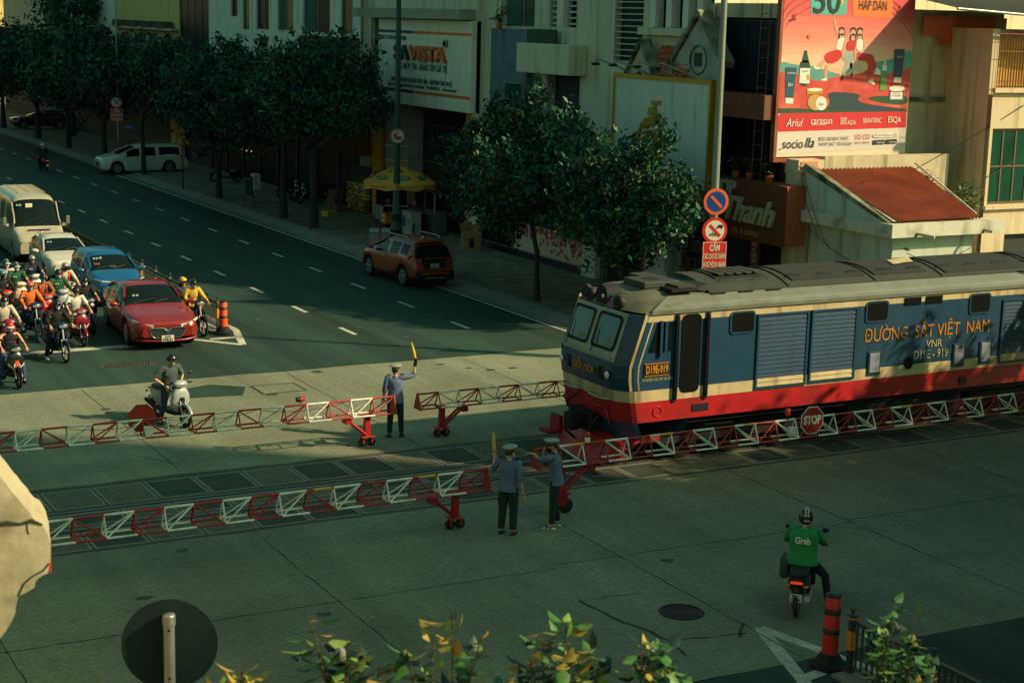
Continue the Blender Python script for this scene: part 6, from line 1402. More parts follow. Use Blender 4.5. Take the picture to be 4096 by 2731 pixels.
m = MB(); m.box(-.5, .5, 2.1, 2.13, .36, .52); m.build('grille', M_trim, t); text('TAXI', .09, mat('taxi_red', (220, 120, 110), .5), t, (.5, .86, 1.28), rot=(PI / 2 - .9, 0, PI), width=.2, depth=.002)
stickers(t, [(.52, .55, 1.42, .045), (.42, .55, 1.42, .045), (.3, .53, 1.43, .05)], 0); driver(t, -.38, .25, 1.05, T_wht)
m = MB(); m.bbox(-.12, .12, .92, .98, 1.14, 1.2, .01); m.build('dashboard_card', M_flag, t)
# white saloon
t = car('white saloon car with slanted headlamps between blue taxi and silver van', (13.95, 59.7, 0), face(-.05, -1), paint((206, 200, 180), 'car_white'),
        [(2.2, .7), (2.1, .84), (1.5, .98), (1.05, 1.04), (.6, 1.22), (.1, 1.42), (-.3, 1.48), (-.9, 1.46), (-1.7, 1.14), (-2.1, 1.08), (-2.2, .85)],
        [(2.2, .62), (2.05, .74), (1.1, .92), (0, .96), (-1.7, 1.0), (-2.2, .8)], [(2.2, .6), (2.08, .74), (1.8, .82), (1.1, .86), (-1.4, .86), (-2.2, .72)], .7, (1.32, -1.28), .32, ((1.02, .08), (-1.0, -1.66)), (.7, -1.5), ((-.2, -.28),), grp=CG)
lampmesh(t, [(.5, 2.1, .72), (.66, 1.95, .86), (.84, 1.5, .95), (.83, 1.55, .84), (.7, 1.98, .68)], 'headlight', M_lamp); m = MB(); m.prism([(-.4, .62), (.4, .62), (.3, .4), (-.3, .4)], 2.19, 2.21); m.build('grille', M_trim, t)
stickers(t, [(.5, .5, 1.3, .04), (.4, .5, 1.3, .04)], 0)
# silver van
t = car('tall silver van at the left edge, behind the white saloon', (14.1, 65.6, 0), face(-.04, -1), paint((176, 168, 142), 'van_silver'),
        [(2.85, .8), (2.76, 1.05), (2.4, 1.22), (2.2, 1.32), (1.8, 1.85), (1.45, 2.3), (1.2, 2.42), (.8, 2.46), (-2.6, 2.46), (-2.85, 2.3)],
        [(2.85, .75), (2.6, 1.0), (2.2, 1.2), (1.2, 1.3), (-2.8, 1.3)], [(2.85, .78), (2.7, .9), (2.3, .96), (-2.5, .97), (-2.85, .93)], .86, (1.95, -1.6), .34, ((2.17, 1.42), (-2.83, -2.84)), (1.9, -2.5), ((.6, .45), (-.9, -1.05)), name='van', cat='van', grp=CG)
lampmesh(t, [(.56, 2.82, .86), (.84, 2.66, .98), (.9, 2.55, .92), (.88, 2.62, .76), (.58, 2.84, .72)], 'headlight', mat('lamp_amberish', (180, 164, 110), .15)); m = MB(); m.box(-.42, .42, 2.44, 2.5, 1.22, 1.25); m.prism([(-.45, .82), (.45, .82), (.35, .6), (-.35, .6)], 2.84, 2.87); m.build('grille', M_trim, t)
m = MB(); m.torus((0, 2.72, 1.08), .12, .012, 20, 6, axis='y')
for a in (90, 210, 330): m.rod((0, 2.73, 1.08), (.12 * math.cos(R(a)), 2.73, 1.08 + .12 * math.sin(R(a))), .01, 5)
m.build('star_emblem', M_chrome, t)
m = MB()
for k in range(6): m.box(-.62, .62, .4 - k * .5, .43 - k * .5, 2.45, 2.475)
for x in (-.4, 0, .4): m.box(x - .01, x + .01, -2.5, .6, 2.45, 2.472)
m.build('roof_rib', MATS['paint_van_silver'], t); driver(t, -.45, 1.5, 1.45, T_brn)
for sg in (-1, 1):
    m = MB(); m.bbox(sg * 1.18 - .07, sg * 1.18 + .07, 1.9, 1.98, 1.35, 1.68, .02); m.tube([(sg * .96, 1.85, 1.4), (sg * 1.1, 1.92, 1.42)], .02, 6); m.build('long_mirror', M_alu, t)
stickers(t, [(.66, 1.72, 2.1, .05), (.55, 1.72, 2.1, .05)], 0); m = MB(); m.box(.1, .35, 1.68, 1.69, 2.0, 2.15); m.build('paper_sheet', M_white, t)
# orange crossover driving away
P_xp = paint((156, 64, 22), 'orange_metal')
t = car('orange crossover car driving away beside the kerb', (25.4, 54.7, 0), face(-.035, 1), P_xp,
        [(2.25, .75), (2.15, .98), (1.6, 1.1), (1.25, 1.16), (.8, 1.36), (.3, 1.6), (-.1, 1.69), (-1.0, 1.7), (-1.8, 1.63), (-1.92, 1.56), (-2.12, 1.12), (-2.22, .95), (-2.25, .7)],
        [(2.25, .7), (2.1, .85), (1.2, 1.02), (0, 1.06), (-1.5, 1.12), (-2.05, 1.1), (-2.25, .8)], [(2.25, .62), (2.1, .8), (1.7, .89), (-1.7, .9), (-2.1, .84), (-2.25, .78)], .74, (1.38, -1.4), .36, ((1.22, .22), (-1.86, -2.13)), (.85, -1.72), ((-.12, -.2), (-1.05, -1.15)), clad=True, grp='cars moving along the road')
lampmesh(t, [(.5, -2.23, .98), (.82, -2.08, 1.0), (.87, -1.82, 1.06), (.84, -1.98, 1.22), (.72, -2.13, 1.06), (.5, -2.2, 1.04)], 'tail_light', mat('tail_dark', (150, 24, 20), .2), .03, -1)
m = MB(); m.prism([(-.52, 1.08), (.52, 1.08), (.4, .72), (-.4, .72)], -2.262, -2.235); m.build('tailgate_trim', M_trim, t); platep(t, -2.275, .82, '51K', '031.15', True)
m = MB(); m.bbox(-.78, .78, -2.34, -2.2, .3, .62, .05); m.build('rear_bumper', M_trim, t); m = MB(); m.bbox(-.62, .62, -2.36, -2.3, .5, .6, .03); m.build('bumper_insert', P_xp, t); m = MB(); m.bbox(-.42, .42, -2.37, -2.32, .36, .42, .02); m.build('skid_plate', M_alu, t)
for sg in (-1, 1):
    m = MB(); m.tube([(sg * .62, .2, 1.62), (sg * .64, .1, 1.74), (sg * .64, -1.3, 1.76), (sg * .62, -1.45, 1.68)], .026, 6); m.build('roof_rail', M_alu, t)
m = MB(); m.loft([[(-.03, -1.2, 1.69), (.03, -1.2, 1.69), (.03, -1.4, 1.68), (-.03, -1.4, 1.68)], [(-.008, -1.34, 1.78), (.008, -1.34, 1.78), (.008, -1.4, 1.77), (-.008, -1.4, 1.77)]], 0, False); m.build('roof_fin', P_xp, t)
m = MB(); m.bbox(-.6, .6, -2.0, -1.75, 1.62, 1.67, .02); m.build('rear_spoiler', P_xp, t); text('XPANDER CROSS', .05, M_chrome, t, (-.5, -2.27, .72), width=.42, depth=.002)
# white people carrier leaving the side street
t = car('white people carrier crossing the pavement under the far trees', (27.4, 96.4, 0), face(-1, .0), paint((214, 208, 184), 'mpv_white'),
        [(2.57, .8), (2.45, .98), (1.9, 1.12), (1.5, 1.18), (1.0, 1.42), (.5, 1.64), (.1, 1.74), (-1.6, 1.74), (-2.2, 1.68), (-2.42, 1.2), (-2.57, .8)],
        [(2.57, .72), (2.4, .86), (1.4, 1.04), (0, 1.06), (-2.3, 1.1), (-2.57, .8)], [(2.57, .7), (2.4, .88), (2.0, .98), (-2.0, .99), (-2.57, .85)], .74, (1.62, -1.48), .37, ((1.48, .4), (-2.2, -2.42)), (1.05, -2.1), ((.28, .18), (-.75, -.85)), grp='cars moving along the road', spokes=8)
lampmesh(t, [(.4, 2.58, .86), (.75, 2.46, .9), (.94, 2.2, .96), (.93, 2.25, .88), (.7, 2.5, .8), (.4, 2.59, .78)], 'headlight', M_lamp); lampmesh(t, [(.5, -2.56, 1.0), (.9, -2.35, 1.05), (.96, -2.1, 1.1), (.95, -2.2, 1.0), (.5, -2.57, .92)], 'tail_light', M_tail, .03, -1)
for sg in (-1, 1):
    m = MB(); m.tube([(sg * .68, .0, 1.7), (sg * .7, -.2, 1.78), (sg * .7, -1.8, 1.78), (sg * .68, -2.0, 1.7)], .024, 6); m.build('roof_rail', M_alu, t)
m = MB(); m.prism([(-.5, .72), (.5, .72), (.4, .4), (-.4, .4)], 2.56, 2.585); m.build('grille', M_trim, t)
# dark cars
sed = ([(2.3, .7), (2.2, .84), (1.6, .95), (1.1, 1.0), (.6, 1.2), (.1, 1.4), (-.3, 1.46), (-.9, 1.44), (-1.75, 1.1), (-2.2, 1.05), (-2.3, .85)], [(2.3, .62), (2.15, .74), (1.1, .9), (0, .94), (-1.8, 1.0), (-2.3, .8)], [(2.3, .6), (2.18, .76), (1.8, .86), (-1.5, .9), (-2.3, .74)], .7, (1.38, -1.35), .33, ((1.08, .08), (-1.0, -1.72)), (.7, -1.5), ((-.2, -.28),))
t = car('black saloon parked side-on in the shade of the far trees', (29.6, 132, .13), face(-1, .05), paint((16, 20, 20), 'car_black'), *sed, grp='dark cars'); lampmesh(t, [(.5, 2.2, .7), (.7, 2.05, .8), (.85, 1.7, .86), (.84, 1.75, .78), (.6, 2.2, .62)], 'headlight', M_lamp)
t = car('black car cut off by the lower right corner, behind the fence', (19.3, 14.7, 0), face(.02, 1), MATS['paint_car_black'], *sed, grp='dark cars'); lampmesh(t, [(.5, 2.21, .7), (.7, 2.06, .8), (.86, 1.7, .87), (.85, 1.75, .78), (.6, 2.22, .62)], 'headlight', M_lamp)
# ------------------------------------------------------------------ trees
def leafmat(key, c, tr=.25):
    m = mat(key, c, .55, 0, .3, 1.5, spec=.35); return m
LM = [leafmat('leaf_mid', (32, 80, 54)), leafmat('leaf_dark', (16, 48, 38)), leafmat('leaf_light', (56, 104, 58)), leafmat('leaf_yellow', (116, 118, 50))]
M_bark = mat('bark', (58, 54, 44), .95, 0, .3, 5, bump=.6, bscale=12)
def leaves(blobs, n, size, seed, weights=(.5, .3, .17, .03)):
    g = np.random.default_rng(seed); B = np.array(blobs); vol = B[:, 3] ** 2.2; k = g.choice(len(B), n, p=vol / vol.sum())
    d = g.normal(size=(n, 3)); d /= np.linalg.norm(d, axis=1)[:, None]
    rr = np.clip(g.normal(.82, .2, n), .15, 1.25); rr[g.random(n) < .08] *= 1.25
    # twig clusters: pull leaves toward random sub-centres for a ragged outline
    c = B[k, :3] + d * (B[k, 3] * rr)[:, None] * np.array([1, 1, .82])
    spd = g.normal(size=(len(B), 11, 3)); spd[:, :, 2] = spd[:, :, 2] * .8 + .25; spd /= np.linalg.norm(spd, axis=2)[:, :, None]; sel = g.random(n) < .42; si = g.integers(0, 11, n)
    dd = spd[k, si]; tt = g.uniform(.55, 1.0, n) ** .8 * (1.0 + .75 * ((si * 7) % 11) / 11)
    cs = B[k, :3] + dd * (B[k, 3] * tt)[:, None] + g.normal(size=(n, 3)) * (B[k, 3] * .13)[:, None]; c[sel] = cs[sel]
    nc = max(20, n // 22); idx = g.choice(n, nc); near = g.integers(0, nc, n)
    mv = g.random(n) < .55
    tgt = c[idx[near]]; dist = np.linalg.norm(tgt - c, axis=1); ok = mv & (dist < B[k, 3] * 1.2)
    c[ok] = tgt[ok] + g.normal(size=(ok.sum(), 3)) * size * 1.7
    a = g.normal(size=(n, 3)); a[:, 2] -= .5; a /= np.linalg.norm(a, axis=1)[:, None]
    b = np.cross(a, g.normal(size=(n, 3))); b /= np.linalg.norm(b, axis=1)[:, None]; nn = np.cross(a, b)
    s = size * g.uniform(.45, 1.5, n)[:, None]
    V = np.stack([c - a * s, c + b * s * .42 + nn * s * .14, c + a * s, c - b * s * .42 + nn * s * .14], 1).reshape(-1, 3)
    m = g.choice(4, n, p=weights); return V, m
def crown_obj(name, V, m, parent, mats):
    n = len(V) // 4; me = bpy.data.meshes.new(name); me.vertices.add(4 * n); me.vertices.foreach_set('co', V.astype(np.float32).ravel())
    me.loops.add(4 * n); me.loops.foreach_set('vertex_index', np.arange(4 * n, dtype=np.int32)); me.polygons.add(n); me.polygons.foreach_set('loop_start', np.arange(0, 4 * n, 4, dtype=np.int32))
    for x in mats: me.materials.append(x)
    me.polygons.foreach_set('material_index', m.astype(np.int32)); me.update(calc_edges=True); me.validate()
    o = bpy.data.objects.new(name, me); COL.objects.link(o); o.parent = parent; return o
def tree(label, loc, blobs, n, size, seed, trunk, r=.13, weights=(.5, .3, .17, .03), name='street_tree', grp='street trees along the kerb', limbs=None, extra=None):
    t = thing(name, label, 'tree', loc, 0, grp); rr = random.Random(seed); m = MB(); nT = len(trunk)
    m.tube(trunk, [r * (1.25 if i == 0 else 1 - .45 * i / nT) for i in range(nT)], 10)
    top = Vector(trunk[-1]); mid = Vector(trunk[max(nT - 2, 0)])
    for b_ in blobs:
        c = Vector(b_[:3]); s = top.lerp(mid, rr.random() * .7); q = s.lerp(c, .5) + Vector((rr.uniform(-.2, .2), rr.uniform(-.2, .2), -.15))
        m.tube([s, q, c, c + (c - s).normalized() * b_[3] * .55], [r * .5, r * .33, r * .16, r * .05], 6)
        for k in range(3):
            e = c + Vector((rr.uniform(-1, 1), rr.uniform(-1, 1), rr.uniform(-.5, .9))) * b_[3] * .85; m.tube([q.lerp(c, .6), e], [r * .15, r * .04], 5)
    for ex in (extra or []): m.tube(ex, [r * .8, r * .7, r * .55][:len(ex)], 8)
    m.build('trunk', M_bark, t); V, mi = leaves(blobs, n, size, seed, weights); crown_obj('crown', V, mi, t, LM); return t
def blobset(c, R3, n, r0, r1, seed):
    g = random.Random(seed); o = []
    for i in range(n):
        while True:
            p = [g.uniform(-1, 1) for _ in range(3)]
            if sum(x * x for x in p) <= 1: break
        o.append((c[0] + p[0] * R3[0], c[1] + p[1] * R3[1], c[2] + p[2] * R3[2], g.uniform(r0, r1)))
    return o
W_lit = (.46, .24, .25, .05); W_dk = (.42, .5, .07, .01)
tree('broad street tree with slender leaning trunk, in front of the maple leaf shop window', (27.3, 48.15, 0), blobset((.1, 1.6, 4.5), (2.0, 3.4, 1.7), 27, .65, 1.1, 3) + [(.2, -1.3, 6.2, .65), (.3, 1.2, 6.6, .7), (.2, 3.2, 6.2, .6), (0, 5.4, 5.0, .75), (0, 6.3, 4.2, .7), (0, 5.6, 3.3, .7), (0, -2.4, 4.6, .9), (0, -2.2, 3.4, .8), (0, 2.4, 2.7, .7), (0, -3.3, 4.2, .9), (.2, -3.2, 5.3, .7)], 27000, .105, 11, [(0, 0, 0), (.02, .15, .9), (.1, .3, 1.7), (.05, .6, 2.6), (.1, 1.0, 3.6)], .1, W_lit)
tree('dense two-stemmed street tree behind the locomotive and beside the tall lamp post', (28.2, 44.2, 0), blobset((0, -.1, 3.9), (1.5, 2.3, 1.35), 22, .65, 1.0, 8) + [(0, -1.7, 5.9, .5), (0, -.6, 5.3, .5), (0, -2.5, 3.6, .8), (0, -2.8, 4.7, .6), (0, 0, 2.3, .8), (0, 1.9, 3.4, .8)], 22000, .105, 12, [(0, 0, 0), (.0, .05, 1.0), (.05, .1, 2.0), (.0, .2, 3.2)], .12, W_lit, extra=[[(0, -.4, 0), (0, -.9, 1.4), (0, -1.2, 2.6)]])
tree('large spreading street tree before the orange and blue signboard', (27.3, 68.6, 0), blobset((.2, .3, 5.9), (2.2, 3.1, 2.0), 26, .8, 1.3, 5) + [(0, -3.9, 5.8, .9), (0, -4.6, 5.2, .6), (.2, -2.8, 7.1, .8), (0, 2.4, 7.8, .8)], 15000, .13, 13, [(0, 0, 0), (0, .05, 1.5), (.0, .1, 3.0), (.1, .15, 4.4)], .2, (.46, .38, .14, .02), extra=[[(0, .1, 3.4), (0, -1.8, 4.2), (0, -3.4, 5.1)]])
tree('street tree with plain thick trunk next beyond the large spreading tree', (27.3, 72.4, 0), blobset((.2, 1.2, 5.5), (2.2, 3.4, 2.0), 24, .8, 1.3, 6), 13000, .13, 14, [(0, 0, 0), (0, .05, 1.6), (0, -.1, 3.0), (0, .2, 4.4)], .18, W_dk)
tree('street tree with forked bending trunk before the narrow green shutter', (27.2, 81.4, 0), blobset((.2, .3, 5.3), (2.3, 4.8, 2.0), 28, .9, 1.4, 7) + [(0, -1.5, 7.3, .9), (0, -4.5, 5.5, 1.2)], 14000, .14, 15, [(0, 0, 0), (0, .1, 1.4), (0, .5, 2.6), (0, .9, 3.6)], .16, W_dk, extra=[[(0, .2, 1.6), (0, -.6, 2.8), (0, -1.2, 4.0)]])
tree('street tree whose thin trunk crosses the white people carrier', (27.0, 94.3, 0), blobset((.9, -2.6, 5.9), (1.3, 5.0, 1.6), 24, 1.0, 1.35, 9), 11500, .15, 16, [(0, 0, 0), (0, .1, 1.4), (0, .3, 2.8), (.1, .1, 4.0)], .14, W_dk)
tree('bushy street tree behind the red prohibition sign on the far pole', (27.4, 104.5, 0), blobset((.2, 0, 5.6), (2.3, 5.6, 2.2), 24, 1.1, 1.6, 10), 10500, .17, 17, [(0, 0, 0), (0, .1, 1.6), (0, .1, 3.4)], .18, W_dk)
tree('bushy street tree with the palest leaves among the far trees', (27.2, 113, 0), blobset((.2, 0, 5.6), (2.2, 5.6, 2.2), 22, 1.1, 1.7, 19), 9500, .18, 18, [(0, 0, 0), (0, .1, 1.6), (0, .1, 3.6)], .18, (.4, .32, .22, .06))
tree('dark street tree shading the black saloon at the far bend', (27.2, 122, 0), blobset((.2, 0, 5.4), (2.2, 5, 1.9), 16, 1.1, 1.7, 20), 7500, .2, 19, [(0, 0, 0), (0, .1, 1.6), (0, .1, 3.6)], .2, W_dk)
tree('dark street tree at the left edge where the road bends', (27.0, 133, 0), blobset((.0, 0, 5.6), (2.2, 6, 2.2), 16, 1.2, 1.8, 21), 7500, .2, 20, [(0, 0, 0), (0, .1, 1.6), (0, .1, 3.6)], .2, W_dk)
tree('tall thin-leaved tree rising before the cream house in the upper left corner', (30.2, 124, 0), blobset((.0, 0, 9.8), (2.2, 3.4, 2.2), 14, .7, 1.2, 23), 2600, .17, 21, [(0, 0, 0), (0, .1, 3), (0, .3, 6), (0, .2, 8.6)], .2, (.4, .45, .12, .03), grp=None, name='thin_tree')
for i, (x, y, h, sd) in enumerate(((30.4, 24.6, 5.0, 31), (33.5, 26.4, 5.6, 32), (30.0, 20.8, 8.0, 33), (29.6, 17.4, 8.5, 34), (32.2, 22.6, 6.2, 35), (28.9, 21.6, 8.2, 36), (31.4, 17.6, 8.0, 37))):  # out of view, inferred from dapples; row and heights set to shade the ground
    tree('%s of the unseen trees in a row beside the track, counted from the rails' % ['first', 'second', 'fourth', 'sixth', 'third', 'fifth', 'seventh'][i], (x, y, 0), blobset((0, 0, h * .66), (1.9, 1.9, h * .26), 13, .8, 1.2, sd), 5200, .16, sd, [(0, 0, 0), (0, .1, h * .3), (.1, 0, h * .55)], .14, grp='trees beside the track')
# ------------------------------------------------------------------ small plants
def sprig_plant(label, loc, stems, nleaf, size, seed, weights, pot=None, name='potted_plant', cat='plant', grp=None, mats=None):
    t = thing(name, label, cat, loc, 0, grp); g = random.Random(seed); sm = MB(); vs_, mi = [], []
    for (bx, by, tx, ty, tz) in stems:
        p, q = Vector((bx, by, 0)), Vector((tx, ty, tz)); mid = p.lerp(q, .5) + Vector((g.uniform(-.02, .02), g.uniform(-.02, .02), 0)); sm.tube([p, mid, q], [size * .09, size * .07, size * .03], 5)
        for k in range(nleaf):
            f = g.uniform(.12, 1.0); b_ = p.lerp(mid, f * 2) if f < .5 else mid.lerp(q, f * 2 - 1); a = Vector((g.uniform(-1, 1), g.uniform(-1, 1), g.uniform(-.55, .6))).normalized()
            s = size * g.uniform(.55, 1.15); w = a.cross(Vector((g.uniform(-.4, .4), g.uniform(-.4, .4), 1))).normalized(); nn = a.cross(w); st = b_ + a * s * .4; sm.tube([b_, st], size * .025, 4)
            o = len(vs_); vs_ += [st, st + a * s * .35 + w * s * .38 + nn * s * .1, st + a * s * .75 + w * s * .3 + nn * s * .06, st + a * s * 1.25 - nn * s * .1, st + a * s * .75 - w * s * .3 + nn * s * .06, st + a * s * .35 - w * s * .38 + nn * s * .1, st + a * s * .6]
            mi.append((o, g.choices(range(4), weights)[0]))
    lb = MB()
    for o, k in mi: lb.add(vs_[o:o + 7], [(0, 1, 6), (1, 2, 6), (2, 3, 6), (3, 4, 6), (4, 5, 6), (5, 0, 6)], k, True)
    sm.build('stem', mat('stem', (70, 62, 36), .8), t); me = lb.build('leaf_sprays', mats or LM2, t)
    if pot: pm_ = MB(); pm_.lathe([(pot * .7, -pot * 1.6), (pot, 0), (pot * .9, 0), (.0, -.02)], n=16); pm_.build('pot', M_tile, t)
    return t
LM2 = [mat('near_leaf_green', (62, 106, 44), .5, var=.3, scale=30), mat('near_leaf_dark', (18, 50, 32), .5, var=.3, scale=30), mat('near_leaf_yellow', (158, 134, 50), .55, var=.35, scale=30), mat('near_leaf_lime', (116, 136, 58), .5, var=.25, scale=30)]
rg_ = random.Random(77)
def near(label, x, y, z0, tops, n, seed, w, size=.052):   # tops: (dx along the frame, height)
    rx, ry = .877, -.48; st = []
    for dx, h in tops: st.append((dx * .25 * rx, dx * .25 * ry, dx * rx + rg_.uniform(-.03, .03), dx * ry + rg_.uniform(-.05, .05), h * .94))
    return sprig_plant(label, (x, y, z0), st, n, size, seed, w, pot=.11, grp='potted plants along the balcony edge')
near('small yellowing potted plant standing apart from the rest of the row', 1.57, 4.5, 7.18, [(-.03, .46), (.03, .42), (.0, .48), (.05, .36), (-.05, .38)], 26, 1, (.12, .2, .5, .18), .05)
near('potted plant with broad lime and dark green leaves beside the yellowing one', 1.86, 4.36, 7.18, [(-.11, .62), (-.05, .54), (.05, .52), (.1, .46), (-.08, .48), (.02, .56), (.12, .38), (-.02, .45)], 34, 2, (.32, .35, .1, .23), .064)
near('straggly potted plant with long bare stems between bushier ones', 2.1, 4.25, 7.18, [(.0, .60), (.05, .66), (-.06, .52), (.09, .52), (.13, .55), (-.02, .45), (.1, .46)], 30, 3, (.3, .3, .28, .12), .052)
near('bushy potted plant with yellow leaf tips, tallest of the balcony row', 2.42, 4.06, 7.18, [(-.01, .64), (.04, .56), (-.1, .55), (-.15, .5), (.09, .52), (-.05, .58), (-.2, .46), (.12, .45), (0, .5)], 52, 4, (.28, .27, .33, .12), .052)
near('bushy potted plant with mostly green leaves ending the balcony row', 2.66, 3.93, 7.18, [(-.08, .6), (.02, .58), (.08, .5), (-.13, .52), (.0, .54), (.12, .44), (-.04, .5)], 50, 5, (.36, .3, .22, .12), .052)
near('leafy green plant in front of the short dark railing', 3.84, 4.16, 6.98, [(-.06, .58), (.0, .62), (.06, .56), (-.1, .46), (.09, .48), (.02, .51), (-.03, .54), (.04, .45), (-.07, .5), (.1, .42)], 44, 6, (.66, .24, .02, .08), .044)
b = thing('terrace_house', 'flat roofed house carrying the balcony plants, below the view', 'house', (0, 0, 0), R(-28.7)); m = MB(); m.box(-4, 4, -9, 5.9, 0, 6.8); m.build('wall', M_cream, b); MB().box(-1.2, 2.4, 4.4, 5.4, 6.81, 6.98).build('planter_ledge', M_cream, b)
rp_ = [(37.4, 39.0, 3.9), (36.9, 40.4, 4.0), (36.6, 38.0, 3.7)]
for i, (x, y, z) in enumerate(rp_):
    g = random.Random(50 + i); sprig_plant(['weedy shrub on the wall at the right end of the red roof', 'dark climbing shrub behind the red roof against the stained wall', 'sunlit weed sprouting from the eaves band of the corner house'][i], (x, y, z), [(0, 0, g.uniform(-.5, .5), g.uniform(-.4, .2), g.uniform(.4, 1.15)) for k in range(9)], 16, .15, 60 + i, [(.5, .42, .02, .06), (.2, .78, 0, .02), (.5, .2, .1, .2)][i], name='wall_shrub', cat='shrub')
for i, (x, y, z) in enumerate(((31.75, 43.3, 4.72), (31.8, 42.6, 4.72), (31.8, 41.6, 4.72), (31.5, 59.3, 9.12))):
    g = random.Random(80 + i); sprig_plant(['potted plant with pink flowers on the brown sign box', 'potted plant with orange flowers on the brown sign box', 'tall leafy potted plant on the brown sign box beside the billboard', 'potted shrub on top of the blue brick bay'][i], (x, y, z + .2), [(0, 0, g.uniform(-.35, .35), g.uniform(-.4, .4), g.uniform(.25, .5 if i < 2 else 1.0)) for k in range(8)], 12, .13, 90 + i, (.4, .5, .05, .05), pot=.14, mats=None if i > 1 else [LM2[0], LM2[1], mat('flower_pink' if i == 0 else 'flower_orange', (214, 130, 130) if i == 0 else (226, 110, 40), .6), LM2[1]])
# ------------------------------------------------------------------ close parapet and sign
par = thing('balcony_wall', 'broken cream rendered parapet end with cracks, close to the view', 'wall', (1.30, 5.83, 0), R(-11.5))
ol = [(-1500, 560), (0, 1068), (30, 1110), (55, 1150), (70, 1166), (85, 1190), (98, 1200), (112, 1225), (117, 1255), (114, 1290), (108, 1320), (95, 1326), (80, 1335), (77, 1352), (60, 1362), (42, 1370), (36, 1395), (30, 1420), (14, 1448), (0, 1465), (-80, 1530), (-1500, 1700)]
pp = [((x - 117) * .00158, 7.633 - (y - 1255) * .00158) for x, y in ol]
m = MB(); rj = random.Random(2); pj = []
for (x0, z0), (x1, z1) in zip(pp, pp[1:] + pp[:1]):
    k = max(1, int(math.hypot(x1 - x0, z1 - z0) / .02)) if math.hypot(x1 - x0, z1 - z0) < .3 else 1
    for i in range(k): f = i / k; pj.append((x0 + (x1 - x0) * f + rj.uniform(-.0025, .0025), z0 + (z1 - z0) * f + rj.uniform(-.0025, .0025)))
M_par = mat('parapet_render', (176, 164, 132), .9, 0, .14, 4, bump=.35, bscale=14, stain=(70, 70, 48), stain_amt=.3, stain_scale=3.0)
m.prism(pj, 0, .3); m.build('render', M_par, par)
m = MB(); m.box(-.008, .0, .01, .25, 7.53, 7.625); m.build('red_edge', M_bred, par)
m = MB(); m.tube([((x - 117) * .00158, -.001, 7.633 - (y - 1255) * .00158) for x, y in ((-10, 1198), (20, 1192), (50, 1197), (75, 1190), (100, 1202))], [.006, .009, .005, .008, .003], 6); m.tube([((x - 117) * .00158, -.001, 7.633 - (y - 1255) * .00158) for x, y in ((42, 1368), (55, 1340), (72, 1325), (98, 1312), (112, 1296))], .0035, 5)
m.tube([((x - 117) * .00158, -.001, 7.633 - (y - 1255) * .00158) for x, y in ((66, 1195), (67, 1215), (70, 1222))], .0025, 5); m.build('crack', mat('crack_dark', (44, 46, 34), .95), par)
MB().box(-6, -.6, .02, .9, 0, 7.3).build('wall', M_par, par)
sg = thing('traffic_sign', 'back of a round traffic sign on a grey capped pole, close below the view', 'traffic sign', (3.42, 11.5, 0), R(-20))
m = MB(); m.lathe([(.357, .06), (.36, .065), (.357, .07), (0, .07)], (0, 0, 4.85), 40, axis='y'); m.lathe([(.0, .058), (.357, .06)], (0, 0, 4.85), 40, axis='y'); m.build('disc', mat('sign_back', (18, 44, 38), .55, .2, .12, 2), sg)
m = MB(); m.lathe([(.043, 0), (.043, 5.05)], n=18); m.build('pole', M_alu, sg); m = MB(); m.lathe([(.05, 5.03), (.05, 5.1), (.046, 5.115), (0, 5.117)], n=18); m.build('pole_cap', M_alu, sg)
m = MB(); m.ell((0.005, -.045, 5.0), .011); m.ell((.005, -.045, 4.62), .011); m.build('bolt', M_dark, sg)
# ------------------------------------------------------------------ street furniture
M_fence = mat('fence_green', (50, 66, 56), .5, .1, .15, 3); M_refl = mat('reflector_orange', (226, 140, 34), .4); M_pole = mat('pole_green', (40, 66, 60), .5, .2, .15, 2); M_grey = mat('pole_grey', (138, 142, 128), .45, .4, .1, 1)
def fence(label, X, ys):
    t = thing('median_fence', label, 'fence', (X, ys[0], 0)); y0 = ys[0]
    for y in ys:
        m = MB(); m.bbox(-.045, .045, y - y0 - .045, y - y0 + .045, .05, .96, .008); m.box(-.06, .06, y - y0 - .06, y - y0 + .06, .05, .08); m.box(-.065, .065, y - y0 - .065, y - y0 + .065, .93, .95); m.lathe([(.03, .96), (.02, .99), (.05, 1.02), (.05, 1.045), (0, 1.06)], (0, y - y0, 0), 12); o = m.build('post', M_fence, t)
        m = MB(); m.box(-.0475, .0475, y - y0 - .0475, y - y0 + .0475, .4, .7); m.box(-.0475, .0475, y - y0 - .0475, y - y0 + .0475, .88, .905); m.build('reflector', M_refl, o)
    for a, b_ in zip(ys, ys[1:]):
        m = MB(); a -= y0; b_ -= y0; m.box(-.035, .035, min(a, b_) + .05, max(a, b_) - .05, .83, .885); m.box(-.02, .02, min(a, b_) + .05, max(a, b_) - .05, .12, .15); m.box(-.015, .015, min(a, b_) + .05, max(a, b_) - .05, .7, .72)
        n = int(abs(b_ - a) / .12)
        for k in range(1, n): y = a + (b_ - a) * k / n; m.box(-.013, .013, y - .012, y + .012, .15, .83)
        m.build('railing', M_fence, t)
fence('long dark green railing on the median between the waiting traffic and the empty lanes', 15.8, [47.5 + 1.63 * k for k in range(27)])
fence('short dark railing beside the red bollard, with orange reflectors', 15.8, [18.05 - 1.74 * k for k in range(6)])
M_boll = mat('bollard_orange', (232, 84, 40), .45, var=.06); M_bollr = mat('bollard_red', (206, 40, 28), .45, var=.08)
